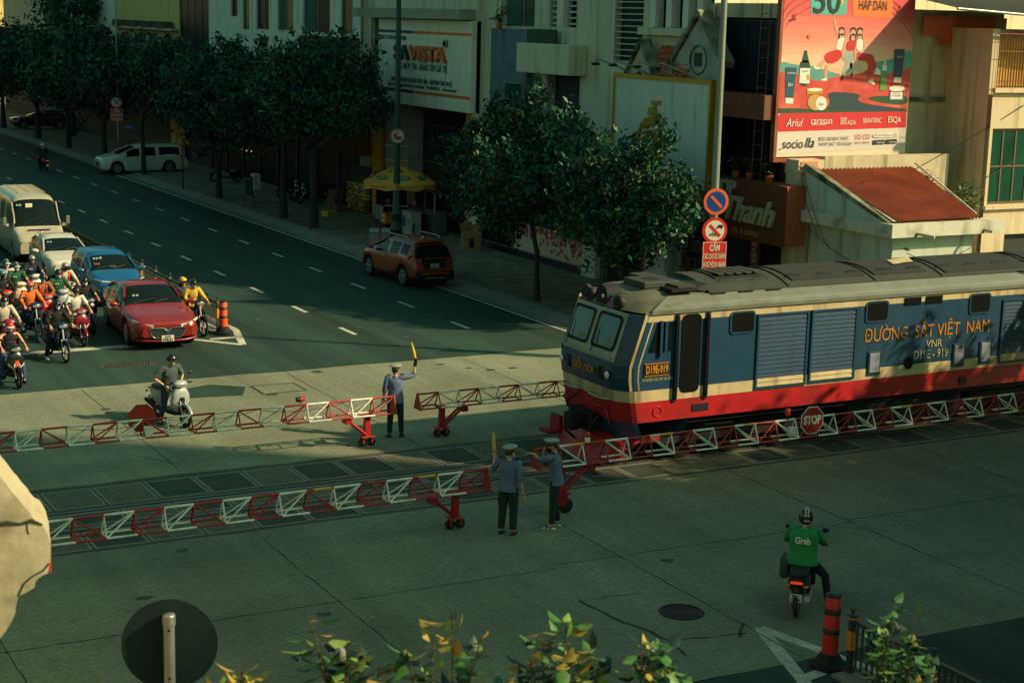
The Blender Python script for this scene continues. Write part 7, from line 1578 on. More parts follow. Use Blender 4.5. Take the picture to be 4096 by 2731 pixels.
for i, (x, y, h, pm_) in enumerate(((15.8, 47.0, .98, M_boll), (15.72, 18.42, 1.14, M_bollr))):
    t = thing('bollard', ['orange bollard with black bands at the end of the long median railing', 'red bollard with black bands on a flared rubber foot beside the short railing'][i], 'bollard', (x, y, .0), 0, 'banded bollards on the median')
    r = .115; m = MB(); m.lathe([(.3, 0), (.3, .06), (.24, .08), (.15, .22), (.13, .24), (0, .24)], n=8 if i else 16, smooth=False); m.build('foot', M_rubber, t)
    z = .22; m = MB(); m.lathe([(r * 1.1, z), (r, h), (r * .9, h + .02), (0, h + .02)], n=24); m.build('tube', pm_, t)
    m = MB()
    for f in (.36, .7): m.lathe([(r * 1.14, z + (h - z) * f), (r * 1.12, z + (h - z) * (f + .09)), (r, z + (h - z) * (f + .09)), (r, z + (h - z) * f)], n=24)
    m.lathe([(r * 1.06, h - .01), (r * 1.06, h + .02), (0, h + .03)], n=24); m.build('band', M_black, t)
t = thing('drum', 'small red traffic drum base with stone beside the lower right bollard', 'litter', (15.55, 17.35, .05)) if False else None
# lamp posts
t = thing('street_lamp', 'dark green street lamp with ornate base, round emblem sign and cross bars', 'street lamp', (27.5, 60.2, .13), 0, 'tall street lamps')
m = MB(); m.lathe([(.3, 0), (.3, .15), (.24, .2), (.22, .9), (.27, .95), (.27, 1.0), (.2, 1.05), (.18, 1.5), (.23, 1.55), (.22, 1.62), (.15, 1.7), (.13, 3.2), (.11, 6), (.085, 14)], n=18); m.build('post', M_pole, t)
m = MB()
for k in range(10): a = 2 * PI * k / 10; m.rod((.23 * math.cos(a), .23 * math.sin(a), .22), (.215 * math.cos(a), .215 * math.sin(a), .9), .02, 5)
m.build('base_fluting', M_pole, t)
sgp = MB(); sgp.lathe([(.3, -.19), (.3, -.13), (0, -.13)], (0, 0, 4.7), 28, axis='y'); sgp.xf(Matrix.Rotation(R(-22), 4, 'Z')); o = sgp.build('emblem_sign', mat('sign_pale', (200, 178, 160), .5), t)
m = MB(); m.torus((0, -.19, 4.7), .275, .022, 28, 6, axis='y'); m.prism([(-.16, 4.70), (-.05, 4.55), (.14, 4.56), (.2, 4.70), (.05, 4.63), (-.06, 4.72)], -.2, -.192); m.prism([(-.18, 4.76), (-.05, 4.84), (.0, 4.74), (-.1, 4.70)], -.2, -.192); m.prism([(-.03, 4.92), (.03, 4.84), (.08, 4.86), (.03, 4.80), (-.03, 4.82)], -.2, -.192); m.prism([(-.02, 4.62), (.16, 4.63), (.16, 4.70), (-.02, 4.69)], -.2, -.192); m.xf(Matrix.Rotation(R(-22), 4, 'Z')); m.build('emblem', mat('emblem_red', (150, 60, 52), .5), o)
m = MB()
for z in (4.3, 3.72, 1.9): m.rod((-.42, 0, z), (.42, .0, z), .022, 6); m.ell((-.44, 0, z), .04, 8, 6); m.ell((.44, 0, z), .04, 8, 6)
m.xf(Matrix.Rotation(R(-40), 4, 'Z')); m.build('cross_bar', M_alu, t)
m = MB(); m.lathe([(.147, 2.55), (.145, 2.8)], n=18); o = m.build('number_band', M_refl, t); text('60', .14, M_num, o, (-.05, -.15, 2.67), rot=(PI / 2, 0, R(-25)), depth=.002)
t = thing('street_lamp', 'tall pale grey tapering street lamp holding the three round and square road signs', 'street lamp', (27.0, 37.75, .13), 0, 'tall street lamps')
m = MB(); m.lathe([(.2, 0), (.2, .05), (.13, .1), (.115, 3), (.1, 7), (.075, 14)], n=18); m.build('post', M_grey, t); m = MB(); m.bbox(-.24, .24, -.24, .24, 0, .04, .01); m.build('base_plate', M_grey, t)
M_signred = mat('sign_rim_red', (206, 40, 28), .4, var=.08); M_signor = mat('sign_rim_orange', (226, 96, 56), .4, var=.08); M_signblue = mat('sign_blue', (20, 66, 130), .4, var=.1); M_signw = mat('sign_white', (214, 206, 184), .45, var=.05)
def round_sign(label, loc, rz, r, rim, face_m, picts=False, grp=None):
    t = thing('road_sign', label, 'road sign', loc, rz, grp); m = MB(); m.lathe([(r, 0), (r, .02), (0, .02)], n=36, axis='y'); m.lathe([(r, 0), (r * .76, -.002)], n=36, axis='y'); m.build('rim', rim, t)
    m = MB(); m.lathe([(r * .77, -.004), (0, -.005)], n=36, axis='y'); o = m.build('face', face_m, t)
    m = MB(); a = R(45); m.prism([(-r * .6 * .707 - .03, r * .6 * .707 - .03 + .0), (-r * .6 * .707 + .03, r * .6 * .707 + .03), (r * .6 * .707 + .03, -r * .6 * .707 + .03), (r * .6 * .707 - .03, -r * .6 * .707 - .03)], -.012, -.007); m.build('slash', rim, t)
    if picts:
        m = MB(); s = r; u0, z0 = .12 * s, .28 * s
        m.prism([(u0, z0), (u0 + .12 * s, z0 + .02 * s), (u0 + .14 * s, z0 + .16 * s), (u0 + .5 * s, z0 + .16 * s), (u0 + .5 * s, z0 - .06 * s), (u0, z0 - .06 * s)], -.0115, -.0065)
        for q in (.08, .4): m.lathe([(.06 * s, -.0125), (0, -.0125)], (u0 + q * s, 0, z0 - .08 * s), 12, axis='y')
        u1, z1 = -.42 * s, -.34 * s
        for q in (.08, .34, .5): m.torus((u1 + q * s, -.01, z1), .075 * s, .014 * s, 14, 5, axis='y')
        m.prism([(u1, z1 + .1 * s), (u1 + .12 * s, z1 + .06 * s), (u1 + .3 * s, z1 + .08 * s), (u1 + .24 * s, z1 + .22 * s), (u1 + .16 * s, z1 + .1 * s)], -.0115, -.0065); m.rod((u1 + .3 * s, -.009, z1 + .06 * s), (u1 + .44 * s, -.009, z1 + .2 * s), .014 * s, 5); m.rod((u1 + .44 * s, -.009, z1 + .2 * s), (u1 + .5 * s, -.009, z1), .012 * s, 5); m.build('pictogram', M_black, t)
    return t
SR = R(-14)
round_sign('round blue no-parking sign with orange rim on the grey lamp post', (26.92, 37.55, 4.68), SR, .37, M_signor, M_signblue, grp='road signs on the grey lamp post')
m = MB()
round_sign('round white sign banning three-wheelers on the grey lamp post', (26.92, 37.55, 3.87), SR, .37, M_signred, M_signw, True, 'road signs on the grey lamp post')
def red_plate(label, loc, rz, w=.72, h=.78, grp=None):
    t = thing('road_sign', label, 'road sign', loc, rz, grp); m = MB(); m.bbox(-w / 2, w / 2, 0, .02, -h / 2, h / 2, .008); m.build('plate', M_signred, t)
    m = MB()
    for a in ((-w * .48, w * .48, h * .465, h * .485), (-w * .48, w * .48, -h * .485, -h * .465), (-w * .48, -w * .46, -h * .465, h * .465), (w * .46, w * .48, -h * .465, h * .465)): m.box(a[0], a[1], -.004, -.0005, a[2], a[3])
    m.build('border', M_signw, t)
    text('CẤM', .24, M_signw, t, (0, -.006, h * .27), width=w * .42, depth=.002, bold=.008); text('CÁC LOẠI XE 3 BÁNH', .2, M_signw, t, (0, -.006, -h * .03), width=w * .9, depth=.002, bold=.004); text('VÀ XE THÔ SƠ 4 BÁNH', .2, M_signw, t, (0, -.006, -h * .33), width=w * .9, depth=.002, bold=.004)
red_plate('square red plate with white lettering, lowest on the grey lamp post', (26.92, 37.52, 3.17), SR, grp='road signs on the grey lamp post')
t = thing('sign_pole', 'slim sign pole with red bands under the far trees', 'sign pole', (27.05, 99.9, .13)); m = MB(); m.lathe([(.05, 0), (.05, 11)], n=10); m.build('pole', M_grey, t); m = MB(); m.lathe([(.055, .5), (.055, .8)], n=10); m.lathe([(.055, 1.1), (.055, 1.4)], n=10); m.build('red_band', M_signred, t)
round_sign('far round white sign banning three-wheelers, under the dark trees', (26.95, 99.8, 3.95), R(-14), .36, M_signred, M_signw, True, 'far road signs'); red_plate('far square red prohibition plate under the dark trees', (26.95, 99.8, 3.2), R(-14), grp='far road signs')
t = thing('street_name_sign', 'small blue street name plate beside the far sign pole', 'sign', (27.4, 99.8, 2.45), R(-20)); MB().box(0, .6, 0, .03, -.14, .14).build('plate', M_signblue, t); text('NGUYỄN THỊ HUỲNH', .09, M_signw, t, (.3, -.004, -.05), width=.52, depth=.002); text('ĐƯỜNG', .09, M_signw, t, (.3, -.004, .06), depth=.002)
t = thing('warning_sign', 'yellow triangular children warning sign on a thin pole', 'road sign', (26.7, 85.9, .13), R(-18)); m = MB(); m.lathe([(.035, 0), (.035, 2.9)], n=8); m.build('pole', M_dark, t)
m = MB(); m.prism([(-.42, 2.35), (.42, 2.35), (0, 3.05)], -.06, -.04); o = m.build('plate', M_signor, t); m = MB(); m.prism([(-.33, 2.4), (.33, 2.4), (0, 2.95)], -.065, -.061); m.build('face', mat('warn_yellow', (214, 160, 60), .5), o); m = MB(); m.prism([(-.1, 2.42), (-.02, 2.6), (-.05, 2.7), (.02, 2.74), (.1, 2.6), (.14, 2.42), (.05, 2.54), (-.03, 2.54)], -.07, -.066); m.build('pictogram', M_black, o)
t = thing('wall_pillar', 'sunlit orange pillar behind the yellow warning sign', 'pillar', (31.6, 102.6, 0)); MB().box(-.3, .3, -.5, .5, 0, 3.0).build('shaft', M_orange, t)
# drinks stall, umbrella, cabinet, cart
t = thing('drinks_stall', 'small drinks stall with menu boards beside the yellow umbrella', 'stall', (30.4, 68.9, .13), QR)
m = MB(); m.box(0, 1.6, .0, .9, .12, 1.0); m.box(.05, .1, .05, .85, 1.0, 1.85); m.box(1.5, 1.55, .05, .85, 1.0, 1.85)
for a in (0, 1.52): m.rod((a + .04, .05, 0), (a + .04, .05, 1.9), .025, 6); m.rod((a + .04, .85, 0), (a + .04, .85, 1.9), .025, 6)
m.build('frame', M_dark, t); m = MB(); m.box(-.15, 1.7, -.3, 1.0, 1.86, 1.92); m.box(-.15, 1.7, -.32, -.3, 1.72, 2.0); m.build('roof_board', mat('stall_yellow', (222, 178, 84), .6, var=.2, scale=4), t)
text('CÀ PHÊ - NƯỚC NGỌT', .14, M_leafr, t, (.78, -.33, 1.86), width=1.5, depth=.003)
m = MB(); m.box(.05, .55, -.02, -.001, .3, .95); m.build('menu_board', mat('menu_blue', (70, 130, 170), .5, var=.5, scale=12), t); m = MB(); m.box(.58, .95, -.02, -.001, .3, .95); m.build('menu_board', mat('menu_pink', (216, 130, 100), .5, var=.5, scale=12), t)
m = MB(); m.lathe([(.24, -.03), (0, -.03)], (1.28, 0, .72), 20, axis='y'); m.build('round_board', M_white, t); text('TiGon', .15, M_num, t, (1.28, -.04, .7), depth=.002)
g = random.Random(3)
for k in range(14): 
    m = MB(); x = .12 + k * .1; m.lathe([(.03, 0), (.035, .1), (.02, .16), (.02, .2)], (x, .3 + .2 * (k % 2), 1.0 if k % 3 else 1.02), 8); m.build('bottle', [M_leafr, M_flag, M_glassG, M_white][k % 4], t)
t = thing('cooler_box', 'orange cooler box with a price card before the drinks stall', 'cooler', (30.2, 67.4, .4), QR); MB().bbox(0, .55, -.2, .3, 0, .5, .03).build('box', M_refl, t); m = MB(); m.box(.2, .5, -.215, -.2, .12, .42); o = m.build('card', M_signw, t); text('NƯỚC 10K', .09, M_num, o, (.35, -.22, .27), width=.24, depth=.002)
MB().box(-.1, .75, -.25, .35, -.27, -.02).build('stand', M_dark, t)
um = thing('parasol', 'yellow parasol printed with tea advertising over the drinks stall', 'parasol', (30.1, 65.6, .13)); m = MB(); m.rod((0, 0, 0), (0, 0, 3.0), .022, 8); m.build('pole', M_alu, um)
m = MB(); N = 8; Rr = 1.62; ap_ = (0, 0, 3.05); ring = []
for k in range(N * 4):
    a = 2 * PI * k / (N * 4); sc_ = 1 - .035 * (1 - abs(math.cos(a * N / 2))); ring.append((Rr * sc_ * math.cos(a), Rr * sc_ * math.sin(a)))
rows_ = [[(x * f, y * f, 3.05 - .72 * f ** 1.15 - .05 * (i2 == 3)) for x, y in ring] for i2, f in enumerate((.02, .35, .7, 1.0))]
m.loft(rows_, 0, True, False); skirt = [[(x, y, rows_[3][i][2] - .02 - (.2 + .05 * math.cos(i * PI / 2)) * 1) for i, (x, y) in enumerate(ring)]]; m.loft([rows_[3], skirt[0]], 0, True, False)
uo = m.build('canopy', mat('parasol_yellow', (236, 164, 66), .7, var=.12, scale=3), um); m = MB(); m.lathe([(.28, 2.98), (.12, 3.1), (.02, 3.14)], n=8); m.build('vent_cap', M_sor, um)
MG = mat('tea_green', (20, 96, 70), .5)
for k in range(8):
    a = 2 * PI * (k + .5) / 8 + .1; c_, s_ = math.cos(a), math.sin(a)
    tx = text('COZY', .2, M_signw, uo, (1.25 * c_, 1.25 * s_, 2.57), rot=(R(62), 0, a + PI / 2), width=.4, depth=.003, shear=.2); m = MB(); m.lathe([(.3, 0), (.0, .001)], n=18); m.v = [(x, y * .42, z) for x, y, z in m.v]; bo = m.build('oval_print', MG, uo); bo.location = (1.24 * c_, 1.24 * s_, 2.558); bo.rotation_euler = (R(62), 0, a + PI / 2); 
    bo.rotation_euler = (R(62) - PI / 2 + PI / 2, 0, a + PI / 2)
    text('TRÀ HOA QUẢ', .13, M_leafr, uo, (1.6 * c_, 1.6 * s_, 2.18), rot=(PI / 2, 0, a + PI / 2), width=.8, depth=.002)
    m = MB(); m.lathe([(.02, .03), (.07, .05), (.07, .3), (.03, .36), (.03, .42)], n=8); bo = m.build('bottle_print', [MG, M_leafr][k % 2], uo); bo.scale = (1, 1, .08); bo.location = (.78 * c_, .78 * s_, 2.74); bo.rotation_euler = (R(22), 0, a + PI / 2); bo.scale = (.9, 1, .06)
    bo.data.transform(Matrix.Rotation(-PI / 2, 4, 'X'))
t = thing('utility_cabinet', 'grey utility cabinet with a blue notice beside the ornate lamp', 'cabinet', (30.3, 65.75, .13), QR); m = MB(); m.bbox(0, .95, 0, .5, 0, 1.0, .015); m.box(-.03, .98, -.03, .53, 1.0, 1.04); m.build('body', mat('cabinet_grey', (172, 172, 152), .6, var=.12), t); m = MB(); m.box(.08, .38, -.012, -.001, .35, .8); m.build('notice', M_signblue, t); m = MB()
for k in range(5): m.box(.55, .85, -.01, -.001, .5 + k * .05, .52 + k * .05)
m.build('vent', M_dark, t)
t = thing('food_cart', 'metal food cart with a glass case beneath the dark garage opening', 'cart', (31.3, 66.9, .13), QR); m = MB(); m.bbox(0, 1.1, 0, .7, .15, 1.0, .02); m.bbox(1.15, 2.2, .1, .7, .05, 1.05, .02); m.build('body', mat('cart_metal', (110, 122, 110), .45, .4, .2), t)
m = MB(); m.tube([(1.2, .1, 1.05), (1.2, .1, 1.75), (1.3, .1, 1.85), (2.1, .1, 1.85), (2.18, .1, 1.75), (2.18, .1, 1.05)], .035, 6); m.box(-.1, 1.2, -.1, .8, 1.78, 1.84); m.rod((0, 0, 1), (0, 0, 1.8), .025, 6); m.build('case_frame', M_alu, t); m = MB(); m.box(.12, 2.05, .12, .6, 1.07, 1.7); m.build('glass_case', M_glassD, t); m = MB(); m.box(1.25, 2.1, .085, .099, .12, .65); m.build('panel', M_grey, t)
m = MB(); m.lathe([(.3, 1.86), (.15, 1.97), (.0, 2.08)], (1.0, .3, 0), 16); m.build('conical_hat', M_cream, t); m = MB(); m.ell((.45, -.06, 1.25), (.16, .08, .17), 10, 8); m.build('plastic_bag', mat('bag_orange', (206, 130, 90), .4), t)
# bin, boxes
t = thing('litter_bin', 'steel twin litter bin with blue printed end beside the kerb', 'litter bin', (27.3, 61.3, .13), R(-25)); m = MB()
for x0 in (-.45, .05):
    m.box(x0, x0 + .4, -.2, .2, .08, .7); m.loft([[(x0, -.2 * math.cos(R(a)), .7 + .2 * math.sin(R(a))) for a in range(0, 181, 20)], [(x0 + .4, -.2 * math.cos(R(a)), .7 + .2 * math.sin(R(a))) for a in range(0, 181, 20)]], 0, True, True)
m.build('bin_body', M_alu, t); m = MB(); m.add([(.455, -.2 * math.cos(R(a)), .7 + .2 * math.sin(R(a))) for a in range(0, 181, 20)] + [(.455, .2, .1), (.455, -.2, .1)], [tuple(range(12))]); m.build('blue_print', mat('bin_blue', (60, 110, 150), .5, var=.3, scale=8), t)
def crate(name, label, loc, rz, w, d, h, m_, cat='box', grp=None, flaps=False):
    t = thing(name, label, cat, loc, rz, grp); MB().bbox(-w / 2, w / 2, -d / 2, d / 2, 0, h, .008).build('box_body', m_, t)
    MB().box(-w / 2, w / 2, -.03, .03, h - .002, h + .003).build('tape', M_crm_, t)
    if flaps:
        g = random.Random(6); q = MB()
        for k in range(16):
            x, y, a = g.uniform(-w * .4, w * .4), g.uniform(-d * .4, d * .4), g.uniform(-.5, .5); ww = g.uniform(.08, .2); hh = g.uniform(.15, .42)
            q.add([(x - ww, y, h - .1), (x + ww, y + .02, h - .1), (x + ww + a * .4, y + a * .3, h + hh), (x - ww + a * .4, y + a * .3 + .02, h + hh * .8), ], [(0, 1, 2, 3)])
        q.build('cardboard_scraps', m_, t)
    return t
M_crm_ = mat('tape_tan', (150, 118, 76), .5); M_card = mat('cardboard', (168, 128, 78), .85, var=.15, scale=3)
t = crate('cardboard_box', 'large cardboard box stuffed with cardboard scraps before the shop column', (30.9, 60.2, .13), R(-20), .75, .7, .75, M_card, flaps=True); m = MB(); m.box(-.12, .08, -.358, -.352, .12, .5); m.build('black_label', M_black, t)
bx = [(30.7, 74.6, .13), (30.75, 74.0, .13), (30.7, 74.4, .48), (30.72, 74.35, .83)]
for i, p in enumerate(bx): crate('cardboard_box', ['brown carton at the far end of the bottom of the stack', 'brown carton nearer the goods display, bottom of the stack', 'brown carton in the middle of the stack', 'brown carton topmost of the stack'][i], p, R(10 * i), .55, .55, .34, mat('cardboard_brown', (122, 78, 48), .85), grp='stack of brown cartons')
crate('carton', 'small yellow printed carton lying on the pavement', (29.6, 72.5, .13), R(30), .6, .4, .26, mat('carton_yellow', (196, 176, 56), .6, var=.4, scale=12))
t = thing('goods_display', 'shop window stacked with bright packets beside the drinks stall', 'display', (31.6, 75.2, .13), QR); m = MB(); m.box(0, 2.3, .3, .36, 0, 2.2); m.build('backing', M_shop, t); g = random.Random(12)
pk = [mat('packet_%d' % i, c, .5, var=.15) for i, c in enumerate([(206, 150, 50), (170, 60, 40), (196, 190, 110), (120, 120, 70), (190, 110, 50)])]
pm_ = [MB() for _ in pk]
for r_ in range(9):
    x = .05
    while x < 2.2: w = g.uniform(.12, .3); pm_[g.randrange(5)].bbox(x, x + w - .01, g.uniform(.0, .08), .3, .05 + r_ * .15, .05 + r_ * .15 + g.uniform(.1, .14), .006); x += w
for q, mm in zip(pm_, pk): o = q.build('packets', mm, t); o['kind'] = 'stuff'
t = thing('display_case', 'white lit display stand on the pavement between the trees', 'display', (30.1, 84.9, .13), QR); MB().bbox(0, .6, 0, .4, 0, .85, .03).build('case', M_white, t); MB().box(.1, .5, -.01, -.001, .2, .7).build('screen', M_glassD, t)
t = thing('menu_easel', 'black menu easel standing by the kerb', 'easel', (27.4, 77.5, .13), R(-60)); m = MB(); m.rod((-.3, 0, 0), (-.08, .1, 1.6), .018, 5); m.rod((.3, 0, 0), (.08, .1, 1.6), .018, 5); m.rod((0, .5, 0), (0, .1, 1.6), .018, 5); m.build('legs', M_dark, t); MB().box(-.25, .25, .02, .06, .5, 1.3).build('board', M_black, t)
st = thing('string_lights', 'short string of warm bulbs glowing before the dark shop', 'lights', (31.4, 91.8, 2.0), QR); m = MB(); m.tube([(5 * i / 10, 0, -.12 * math.sin(PI * i / 5) ** 2) for i in range(11)], .008, 4); m.build('cable', M_black, st)
M_bulb = mat('bulb_warm', (255, 196, 120), .3, emit=((255, 176, 90), 1.0))
for i in range(6): m = MB(); m.ell((.3 + i * .8, 0, -.12 * math.sin(PI * (.3 + i * .8) / 5) ** 2 - .05), .035, 8, 6); m.build('bulb', M_bulb, st)
# overhead cables at the right
def cable(label, p, q, sag, r=.014):
    p, q = Vector(p), Vector(q); m = MB(); m.tube([tuple(Vector((0, 0, -sag * 4 * (i / 12) * (1 - i / 12))) + (q - p) * (i / 12)) for i in range(13)], r, 5); o = m.build('overhead_cable', M_black, None, tuple(p)); tag(o, label, 'cable', 'overhead cables near the billboard')
cable('thick black cable slanting up across the stained wall', (36.4, 40.2, 5.1), (40.6, 39.2, 7.5), .05); cable('black cable sagging from the billboard foot to the meter box', (36.8, 41.0, 5.55), (40.2, 41.4, 5.6), .25, .01); cable('black cable from the brown sign box to the red roof gable', (32.2, 40.1, 4.75), (33.3, 38.8, 5.0), .2, .01); cable('black cable from the red roof across to the green panes', (33.0, 36.4, 4.6), (40.0, 39.3, 5.5), .25, .012)
# ------------------------------------------------------------------ beauty billboard
bb = thing('billboard', 'big red and pink beauty billboard with three seated women and printed products', 'billboard', (31.75, 41.25, 0))
WB, ZB, ZT = 5.22, 5.52, 11.6
def bp(zx, zy, lay=0):
    x = 1764 + zx / 4; y = zy / 4; l = 1790 - .05 * y; r = 2088 - .057 * y; return ((x - l) / (r - l) * WB, 10.36 - y * .01337)
LAY = [0]
def printed(polys, m_, name, parent=None):
    mb = MB(); LAY[0] += 1; y = -.003 - LAY[0] * .0004
    for poly in polys: pts = [bp(*p) for p in poly]; mb.add([(u, y, z) for u, z in pts], [tuple(range(len(pts)))])
    return mb.build(name, m_, parent or bb)
def circ(cx, cy, rx, ry, n=20): return [(cx + rx * math.cos(2 * PI * k / n), cy + ry * math.sin(2 * PI * k / n)) for k in range(n)]
def smooth(poly, it=2):
    for _ in range(it):
        o = []
        for a, b_ in zip(poly, poly[1:] + poly[:1]): o += [(a[0] * .75 + b_[0] * .25, a[1] * .75 + b_[1] * .25), (a[0] * .25 + b_[0] * .75, a[1] * .25 + b_[1] * .75)]
        poly = o
    return poly
gm_ = bpy.data.materials.new('print_sky'); gm_.use_nodes = True; N = gm_.node_tree.nodes; L = gm_.node_tree.links; b_ = N['Principled BSDF']; b_.inputs['Roughness'].default_value = .6
tc = N.new('ShaderNodeTexCoord'); sx = N.new('ShaderNodeSeparateXYZ'); L.new(tc.outputs['Object'], sx.inputs[0]); mr = N.new('ShaderNodeMapRange'); mr.inputs[1].default_value = 7.6; mr.inputs[2].default_value = 10.6; L.new(sx.outputs[2], mr.inputs[0])
no = N.new('ShaderNodeTexNoise'); no.inputs['Scale'].default_value = 1.2; mp = N.new('ShaderNodeMapping'); mp.inputs['Scale'].default_value = (.4, 1, 5); L.new(tc.outputs['Object'], mp.inputs[0]); L.new(mp.outputs[0], no.inputs['Vector'])
ad_ = N.new('ShaderNodeMath'); ad_.operation = 'MULTIPLY_ADD'; ad_.inputs[1].default_value = .25; L.new(no.outputs[0], ad_.inputs[0]); L.new(mr.outputs[0], ad_.inputs[2])
cr = N.new('ShaderNodeValToRGB'); e = cr.color_ramp.elements; e[0].position = .12; e[0].color = (*lin((228, 206, 172)), 1); e[1].position = 1.0; e[1].color = (*lin((218, 72, 74)), 1); q = e.new(.42); q.color = (*lin((236, 182, 148)), 1); q = e.new(.68); q.color = (*lin((232, 130, 108)), 1)
L.new(ad_.outputs[0], cr.inputs[0]); L.new(cr.outputs[0], b_.inputs['Base Color'])
MB().box(0, WB, 0, .12, ZB, ZT).build('panel', gm_, bb)
fr = MB(); fr.box(-.1, WB + .08, -.02, .2, ZB - .16, ZB - .03); fr.box(-.1, -.01, .0, .2, ZB - .03, ZT)
for k in range(4): fr.rod((.6 + k * 1.3, .1, ZB - .1), (.5 + k * 1.35, .3, ZB - .6), .04, 6)
for k in range(7): fr.tube([(.2 + k * .75, .02, ZB - .12), (.5 + k * .7, -.1, ZB - .3 - .1 * (k % 3)), (.8 + k * .7, .02, ZB - .15)], .012, 4)
fr.build('frame', M_rust, bb)
def pmt(k, c, var=.1, sc=3, **kw): return mat('print_' + k, c, .6, 0, var, sc, **kw)
printed([smooth([(60, 560), (180, 600), (330, 600), (440, 640), (640, 690), (500, 760), (60, 760)])], pmt('hills', (92, 150, 140), .25, 2), 'printed_hill')
printed([smooth([(900, 560), (1000, 560), (1120, 520), (1280, 420), (1270, 700), (900, 700)])], MATS['print_hills'], 'printed_hill')
printed([[(64, 665), (160, 665), (240, 700), (420, 750), (620, 690), (840, 640), (1000, 690), (1262, 610), (1228, 1045), (50, 1045)]], pmt('redland', (206, 66, 52), .3, 2.2, stain=(226, 120, 90), stain_amt=.3), 'printed_red_land')
printed([smooth([(470, 850), (640, 850), (800, 870), (760, 920), (800, 950), (1000, 985), (1228, 1010), (1226, 1045), (430, 1040), (520, 960)])], pmt('lake', (30, 60, 68), .35, 6), 'printed_lake')
printed([smooth([(840, 910), (940, 880), (1080, 890), (1238, 880), (1232, 975), (1060, 965), (900, 935)]), [(50, 1000), (200, 1000), (480, 1010), (760, 1025), (760, 1046), (48, 1046)]], pmt('grass', (40, 74, 36), .4, 9), 'printed_grass')
printed([[(48, 1070), (70, 1046), (1200, 1034), (1225, 1055), (1218, 1190), (46, 1216)]], pmt('strip', (206, 30, 34), .04), 'red_strip')
printed([[(46, 1216), (1218, 1190), (1204, 1382), (36, 1425)]], pmt('white', (214, 198, 186), .04), 'white_strip')
printed([smooth([(330, -220), (660, -220), (656, 120), (640, 142), (345, 138), (330, 120)], 1)], pmt('teal', (84, 170, 160), .06), 'teal_badge'); printed([smooth([(712, -220), (1090, -220), (1078, 150), (1060, 156), (720, 150), (706, 135)], 1)], pmt('badge_orange', (234, 116, 46), .06), 'orange_badge')
printed([circ(592, 18, 32, 32)], pmt('pct', (228, 190, 84)), 'yellow_badge')
M_pk = pmt('ink', (24, 34, 36), .02); M_pw = pmt('pale', (228, 216, 200), .02); M_pskin = pmt('skin', (208, 152, 122), .06); M_pred = pmt('red', (206, 30, 30), .15, 4); M_phair = pmt('hair', (30, 20, 22), .1); M_pwhite = pmt('blouse', (232, 218, 204), .08); M_pjean = pmt('jean', (158, 164, 152), .18, 5)
def ptext(s, size, m_, zx, zy, w=None, **k):
    u, z = bp(zx, zy); LAY[0] += 1; text(s, size, m_, bb, (u, -.0045 - LAY[0] * .0004, z), width=w, depth=.0001, **k)
printed([[(0, 0)] * 3], M_pk, 'print_mark') if False else None
printed([circ(700, 615, 160, 50) if False else smooth([(440, 600), (560, 560), (860, 560), (850, 640), (760, 690), (520, 680)])], pmt('rock', (224, 178, 140), .25, 4), 'printed_rock')
def woman(head, hair, top, topm, legs, legm, arms, shoes, name='printed_figure'):
    printed([smooth(hair)], M_phair, name + '_hair'); printed([smooth(a, 1) for a in arms] + [circ(head[0], head[1], 24, 36), [(head[0] - 13, head[1] + 20), (head[0] + 13, head[1] + 20), (head[0] + 20, head[1] + 80), (head[0] - 20, head[1] + 80)]], M_pskin, name + '_skin'); printed([smooth(top, 1)], topm, name + '_top'); printed([smooth(l, 1) for l in legs], legm, name + '_trousers'); printed(shoes, M_pwhite if legm is M_pred else M_phair, name + '_shoes')
    printed([[(head[0] - 27, head[1] + 6), (head[0] - 24, head[1] - 34), (head[0], head[1] - 44), (head[0] + 24, head[1] - 34), (head[0] + 27, head[1] + 6), (head[0] + 18, head[1] - 14), (head[0], head[1] - 26), (head[0] - 18, head[1] - 14)]], M_phair, name + '_fringe')
woman((612, 290), [(585, 260), (625, 245), (642, 280), (640, 330), (600, 380), (570, 385), (585, 330)], [(585, 350), (640, 340), (650, 400), (610, 465), (560, 455), (565, 400)], M_pwhite, [[(560, 455), (612, 465), (605, 550), (500, 600), (450, 540), (470, 490)]], M_pred, [[(528, 175), (555, 172), (585, 330), (570, 340)], [(440, 545), (465, 570), (420, 640), (370, 640)], [(460, 595), (490, 600), (480, 720), (455, 720)]], [[(355, 615), (420, 620), (415, 640), (375, 640)], [(425, 735), (480, 715), (482, 745), (440, 745)]])
woman((715, 290), [(690, 255), (735, 245), (748, 300), (745, 380), (720, 400), (680, 370), (690, 320)], [(665, 370), (735, 365), (738, 430), (718, 470), (648, 460)], M_pred, [[(645, 465), (718, 470), (722, 550), (700, 640), (655, 715), (610, 690), (650, 580), (620, 545)], [(700, 560), (720, 640), (705, 660), (680, 600)]], M_pjean, [[(620, 380), (680, 300), (700, 300), (650, 390), (640, 540), (610, 550)], [(725, 400), (745, 420), (735, 500), (720, 500)]], [[(598, 740), (615, 690), (632, 710), (625, 745)], [(688, 715), (700, 660), (718, 690)]])
woman((778, 290), [(752, 260), (790, 240), (805, 280), (806, 360), (800, 385), (775, 350), (752, 320)], [(745, 360), (800, 350), (810, 400), (800, 470), (745, 465)], M_pwhite, [[(750, 470), (810, 490), (890, 490), (915, 540), (940, 620), (900, 640), (895, 715), (845, 715), (860, 560), (750, 555)]], M_pred, [[(805, 300), (830, 380), (828, 425), (812, 425), (810, 380), (800, 330)], [(735, 440), (750, 450), (745, 555), (725, 555)]], [[(915, 680), (930, 615), (970, 640), (975, 690)], [(850, 750), (895, 725), (925, 770), (905, 782)]])
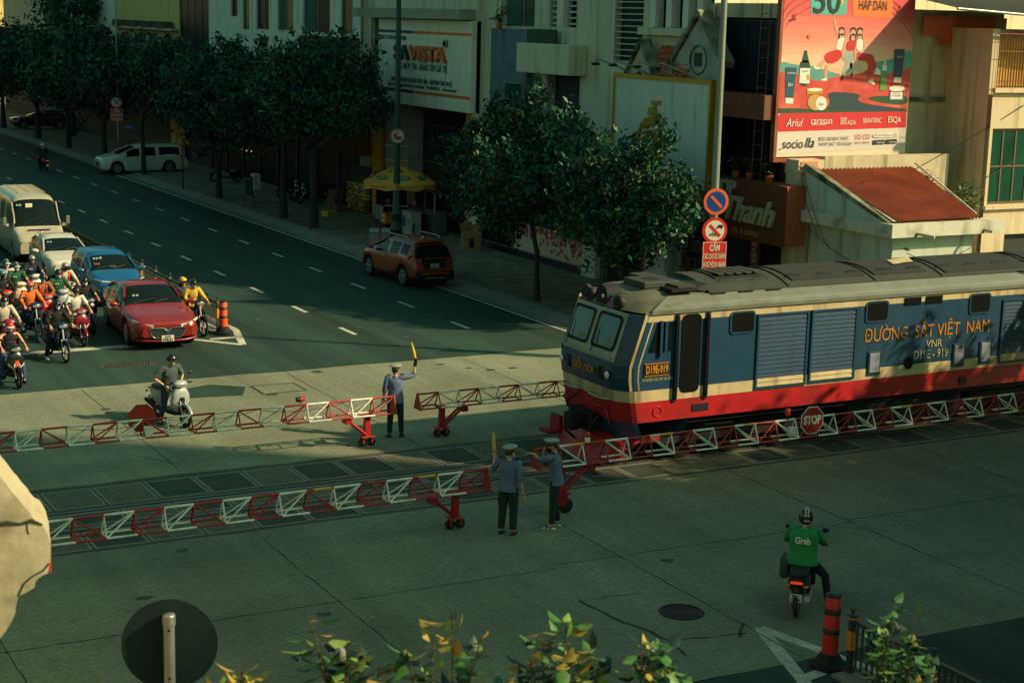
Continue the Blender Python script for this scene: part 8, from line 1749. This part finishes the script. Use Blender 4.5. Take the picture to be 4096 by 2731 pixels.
# printed products
printed([[(112, 625), (210, 628), (180, 905), (110, 900)]], pmt('tube_teal', (20, 74, 96), .1), 'printed_tube'); printed([[(112, 902), (180, 906), (178, 958), (112, 955)]], M_pw, 'printed_tube_cap')
printed([smooth([(240, 580), (262, 560), (315, 560), (330, 600), (322, 795), (230, 795)], 1), [(262, 545), (275, 500), (280, 468), (300, 468), (304, 510), (315, 550), (315, 580), (260, 580)]], pmt('bottle_green', (22, 66, 44), .2, 6), 'printed_bottle'); printed([[(240, 630), (328, 630), (322, 772), (232, 768)]], M_pw, 'printed_bottle_label'); printed([circ(308, 715, 14, 28)], pmt('oval', (190, 150, 70)), 'printed_bottle_motif')
printed([circ(380, 945, 72, 75)], pmt('compact', (196, 150, 90), .1), 'printed_compact'); printed([[(300, 830), (445, 822), (440, 868), (300, 872)]], M_gold, 'printed_compact_lid'); printed([circ(372, 828, 70, 16)], M_pw, 'printed_compact_top'); printed([circ(430, 955, 50, 65)], M_pwhite, 'printed_puff')
printed([[(1100, 445), (1198, 440), (1170, 710), (1096, 708)]], pmt('tube_violet', (60, 50, 84), .3, 2), 'printed_tube'); printed([[(1096, 708), (1168, 710), (1164, 760), (1094, 756)]], M_pw, 'printed_tube_cap')
printed([[(978, 645), (1028, 645), (1022, 835), (966, 835)]], pmt('serum', (90, 150, 70), .2), 'printed_serum'); printed([[(985, 590), (1026, 590), (1028, 645), (984, 645)], [(1000, 550), (1014, 552), (1018, 595), (996, 595)]], M_pw, 'printed_serum_cap')
printed([smooth([(1056, 790), (1200, 785), (1198, 840), (1056, 840)], 1)], M_pwhite, 'printed_jar_lid'); printed([[(1058, 840), (1196, 840), (1190, 930), (1056, 930)]], pmt('jar', (66, 120, 140)), 'printed_jar'); printed([[(1068, 850), (1180, 850), (1178, 915), (1066, 915)]], M_pw, 'printed_jar_label')
printed([[(302, 340), (316, 315), (332, 340), (316, 365)], [(992, 280), (1007, 255), (1022, 280), (1007, 305)]], M_sor, 'printed_spark')
st_ = MB(); LAY[0] += 1
for k in range(3):
    pts = [bp(100 + k * 4 + t_ * 230 / 8, 130 + k * 70 - (t_ / 8) ** .6 * 200) for t_ in range(9)]; st_.tube([(u, -.003 - LAY[0] * .0004, z) for u, z in pts], .006, 4)
    pts = [bp(1080 + t_ * 205 / 8, -10 + k * 55 + (t_ / 8) ** 1.3 * 250) for t_ in range(9)]; st_.tube([(min(u, WB - .02), -.003 - LAY[0] * .0004, z) for u, z in pts], .006, 4)
st_.build('printed_staff_lines', pmt('staff', (130, 36, 44)), bb)
printed([circ(160, 195, 14, 10), circ(186, 188, 14, 10), [(170, 190), (174, 150), (196, 140), (196, 190), (190, 190), (190, 155), (178, 160), (176, 192)], circ(1130, 90, 14, 10), [(1138, 90), (1142, 30), (1160, 40), (1148, 50), (1144, 92)], ], pmt('note', (150, 30, 40)), 'printed_note')
ptext('50', 1.15, M_pk, 475, 20, 1.05, bold=.012); ptext('%', .22, M_pk, 592, 18, bold=0); ptext('HẤP DẪN', .42, M_pk, 895, 46, 1.12, bold=.0)
ptext('Ariul', .36, M_pw, 185, 1135, .66, shear=.3); ptext('carasun', .32, M_pw, 432, 1118, .84); ptext('TROPICAL SKIN EXPERT', .08, M_pw, 405, 1152, .62); ptext('Sunplay', .13, M_pw, 632, 1096, .28, shear=.2); ptext('SKIN AQUA', .2, M_pw, 672, 1136, .62, bold=0); ptext('SKINTIFIC', .22, M_pw, 895, 1120, .76); ptext('ESQA', .28, M_pw, 1105, 1114, .54)
ptext('socio', .42, M_pk, 178, 1330, .8); ptext('lla', .46, M_pk, 322, 1322, .36, shear=.3); ptext('ĐỌC REVIEW THẬT,', .15, M_pk, 548, 1287, 1.22, bold=0); ptext('SHOP 24/7. TẢI NGAY', .15, M_pk, 560, 1337, 1.34, bold=0); ptext('SO·CO', .22, M_pred, 808, 1274, .62, bold=0); ptext('BEAUTY SUPER APP', .09, M_pk, 806, 1328, .6)
printed([smooth([(905, 1240), (1138, 1236), (1138, 1280), (905, 1286)], 1)], pmt('pill', (226, 220, 206)), 'pale_pill'); ptext('VN.SOCIOLLA.COM', .12, M_pk, 1020, 1261, .94, bold=0)
printed([[(905, 1306), (1012, 1303), (1012, 1345), (905, 1348)], [(1026, 1301), (1130, 1298), (1130, 1340), (1026, 1343)]], M_pk, 'store_button'); ptext('Google Play', .08, M_pw, 970, 1328, .3); ptext('App Store', .08, M_pw, 1088, 1324, .28)
ptext('carasun', .1, M_pw, 160, 675, .3); ptext('50+', .16, M_pw, 152, 785, .2); ptext('cocoon', .08, M_pk, 282, 655, .22); ptext('ESQA', .09, M_pk, 428, 962, .18); ptext('SKINTIFIC', .05, M_pk, 1122, 862, .3); ptext('5X CERAMIDE', .06, M_pk, 1122, 884, .36); ptext('SKIN AQUA', .07, M_pw, 1146, 515, .24)
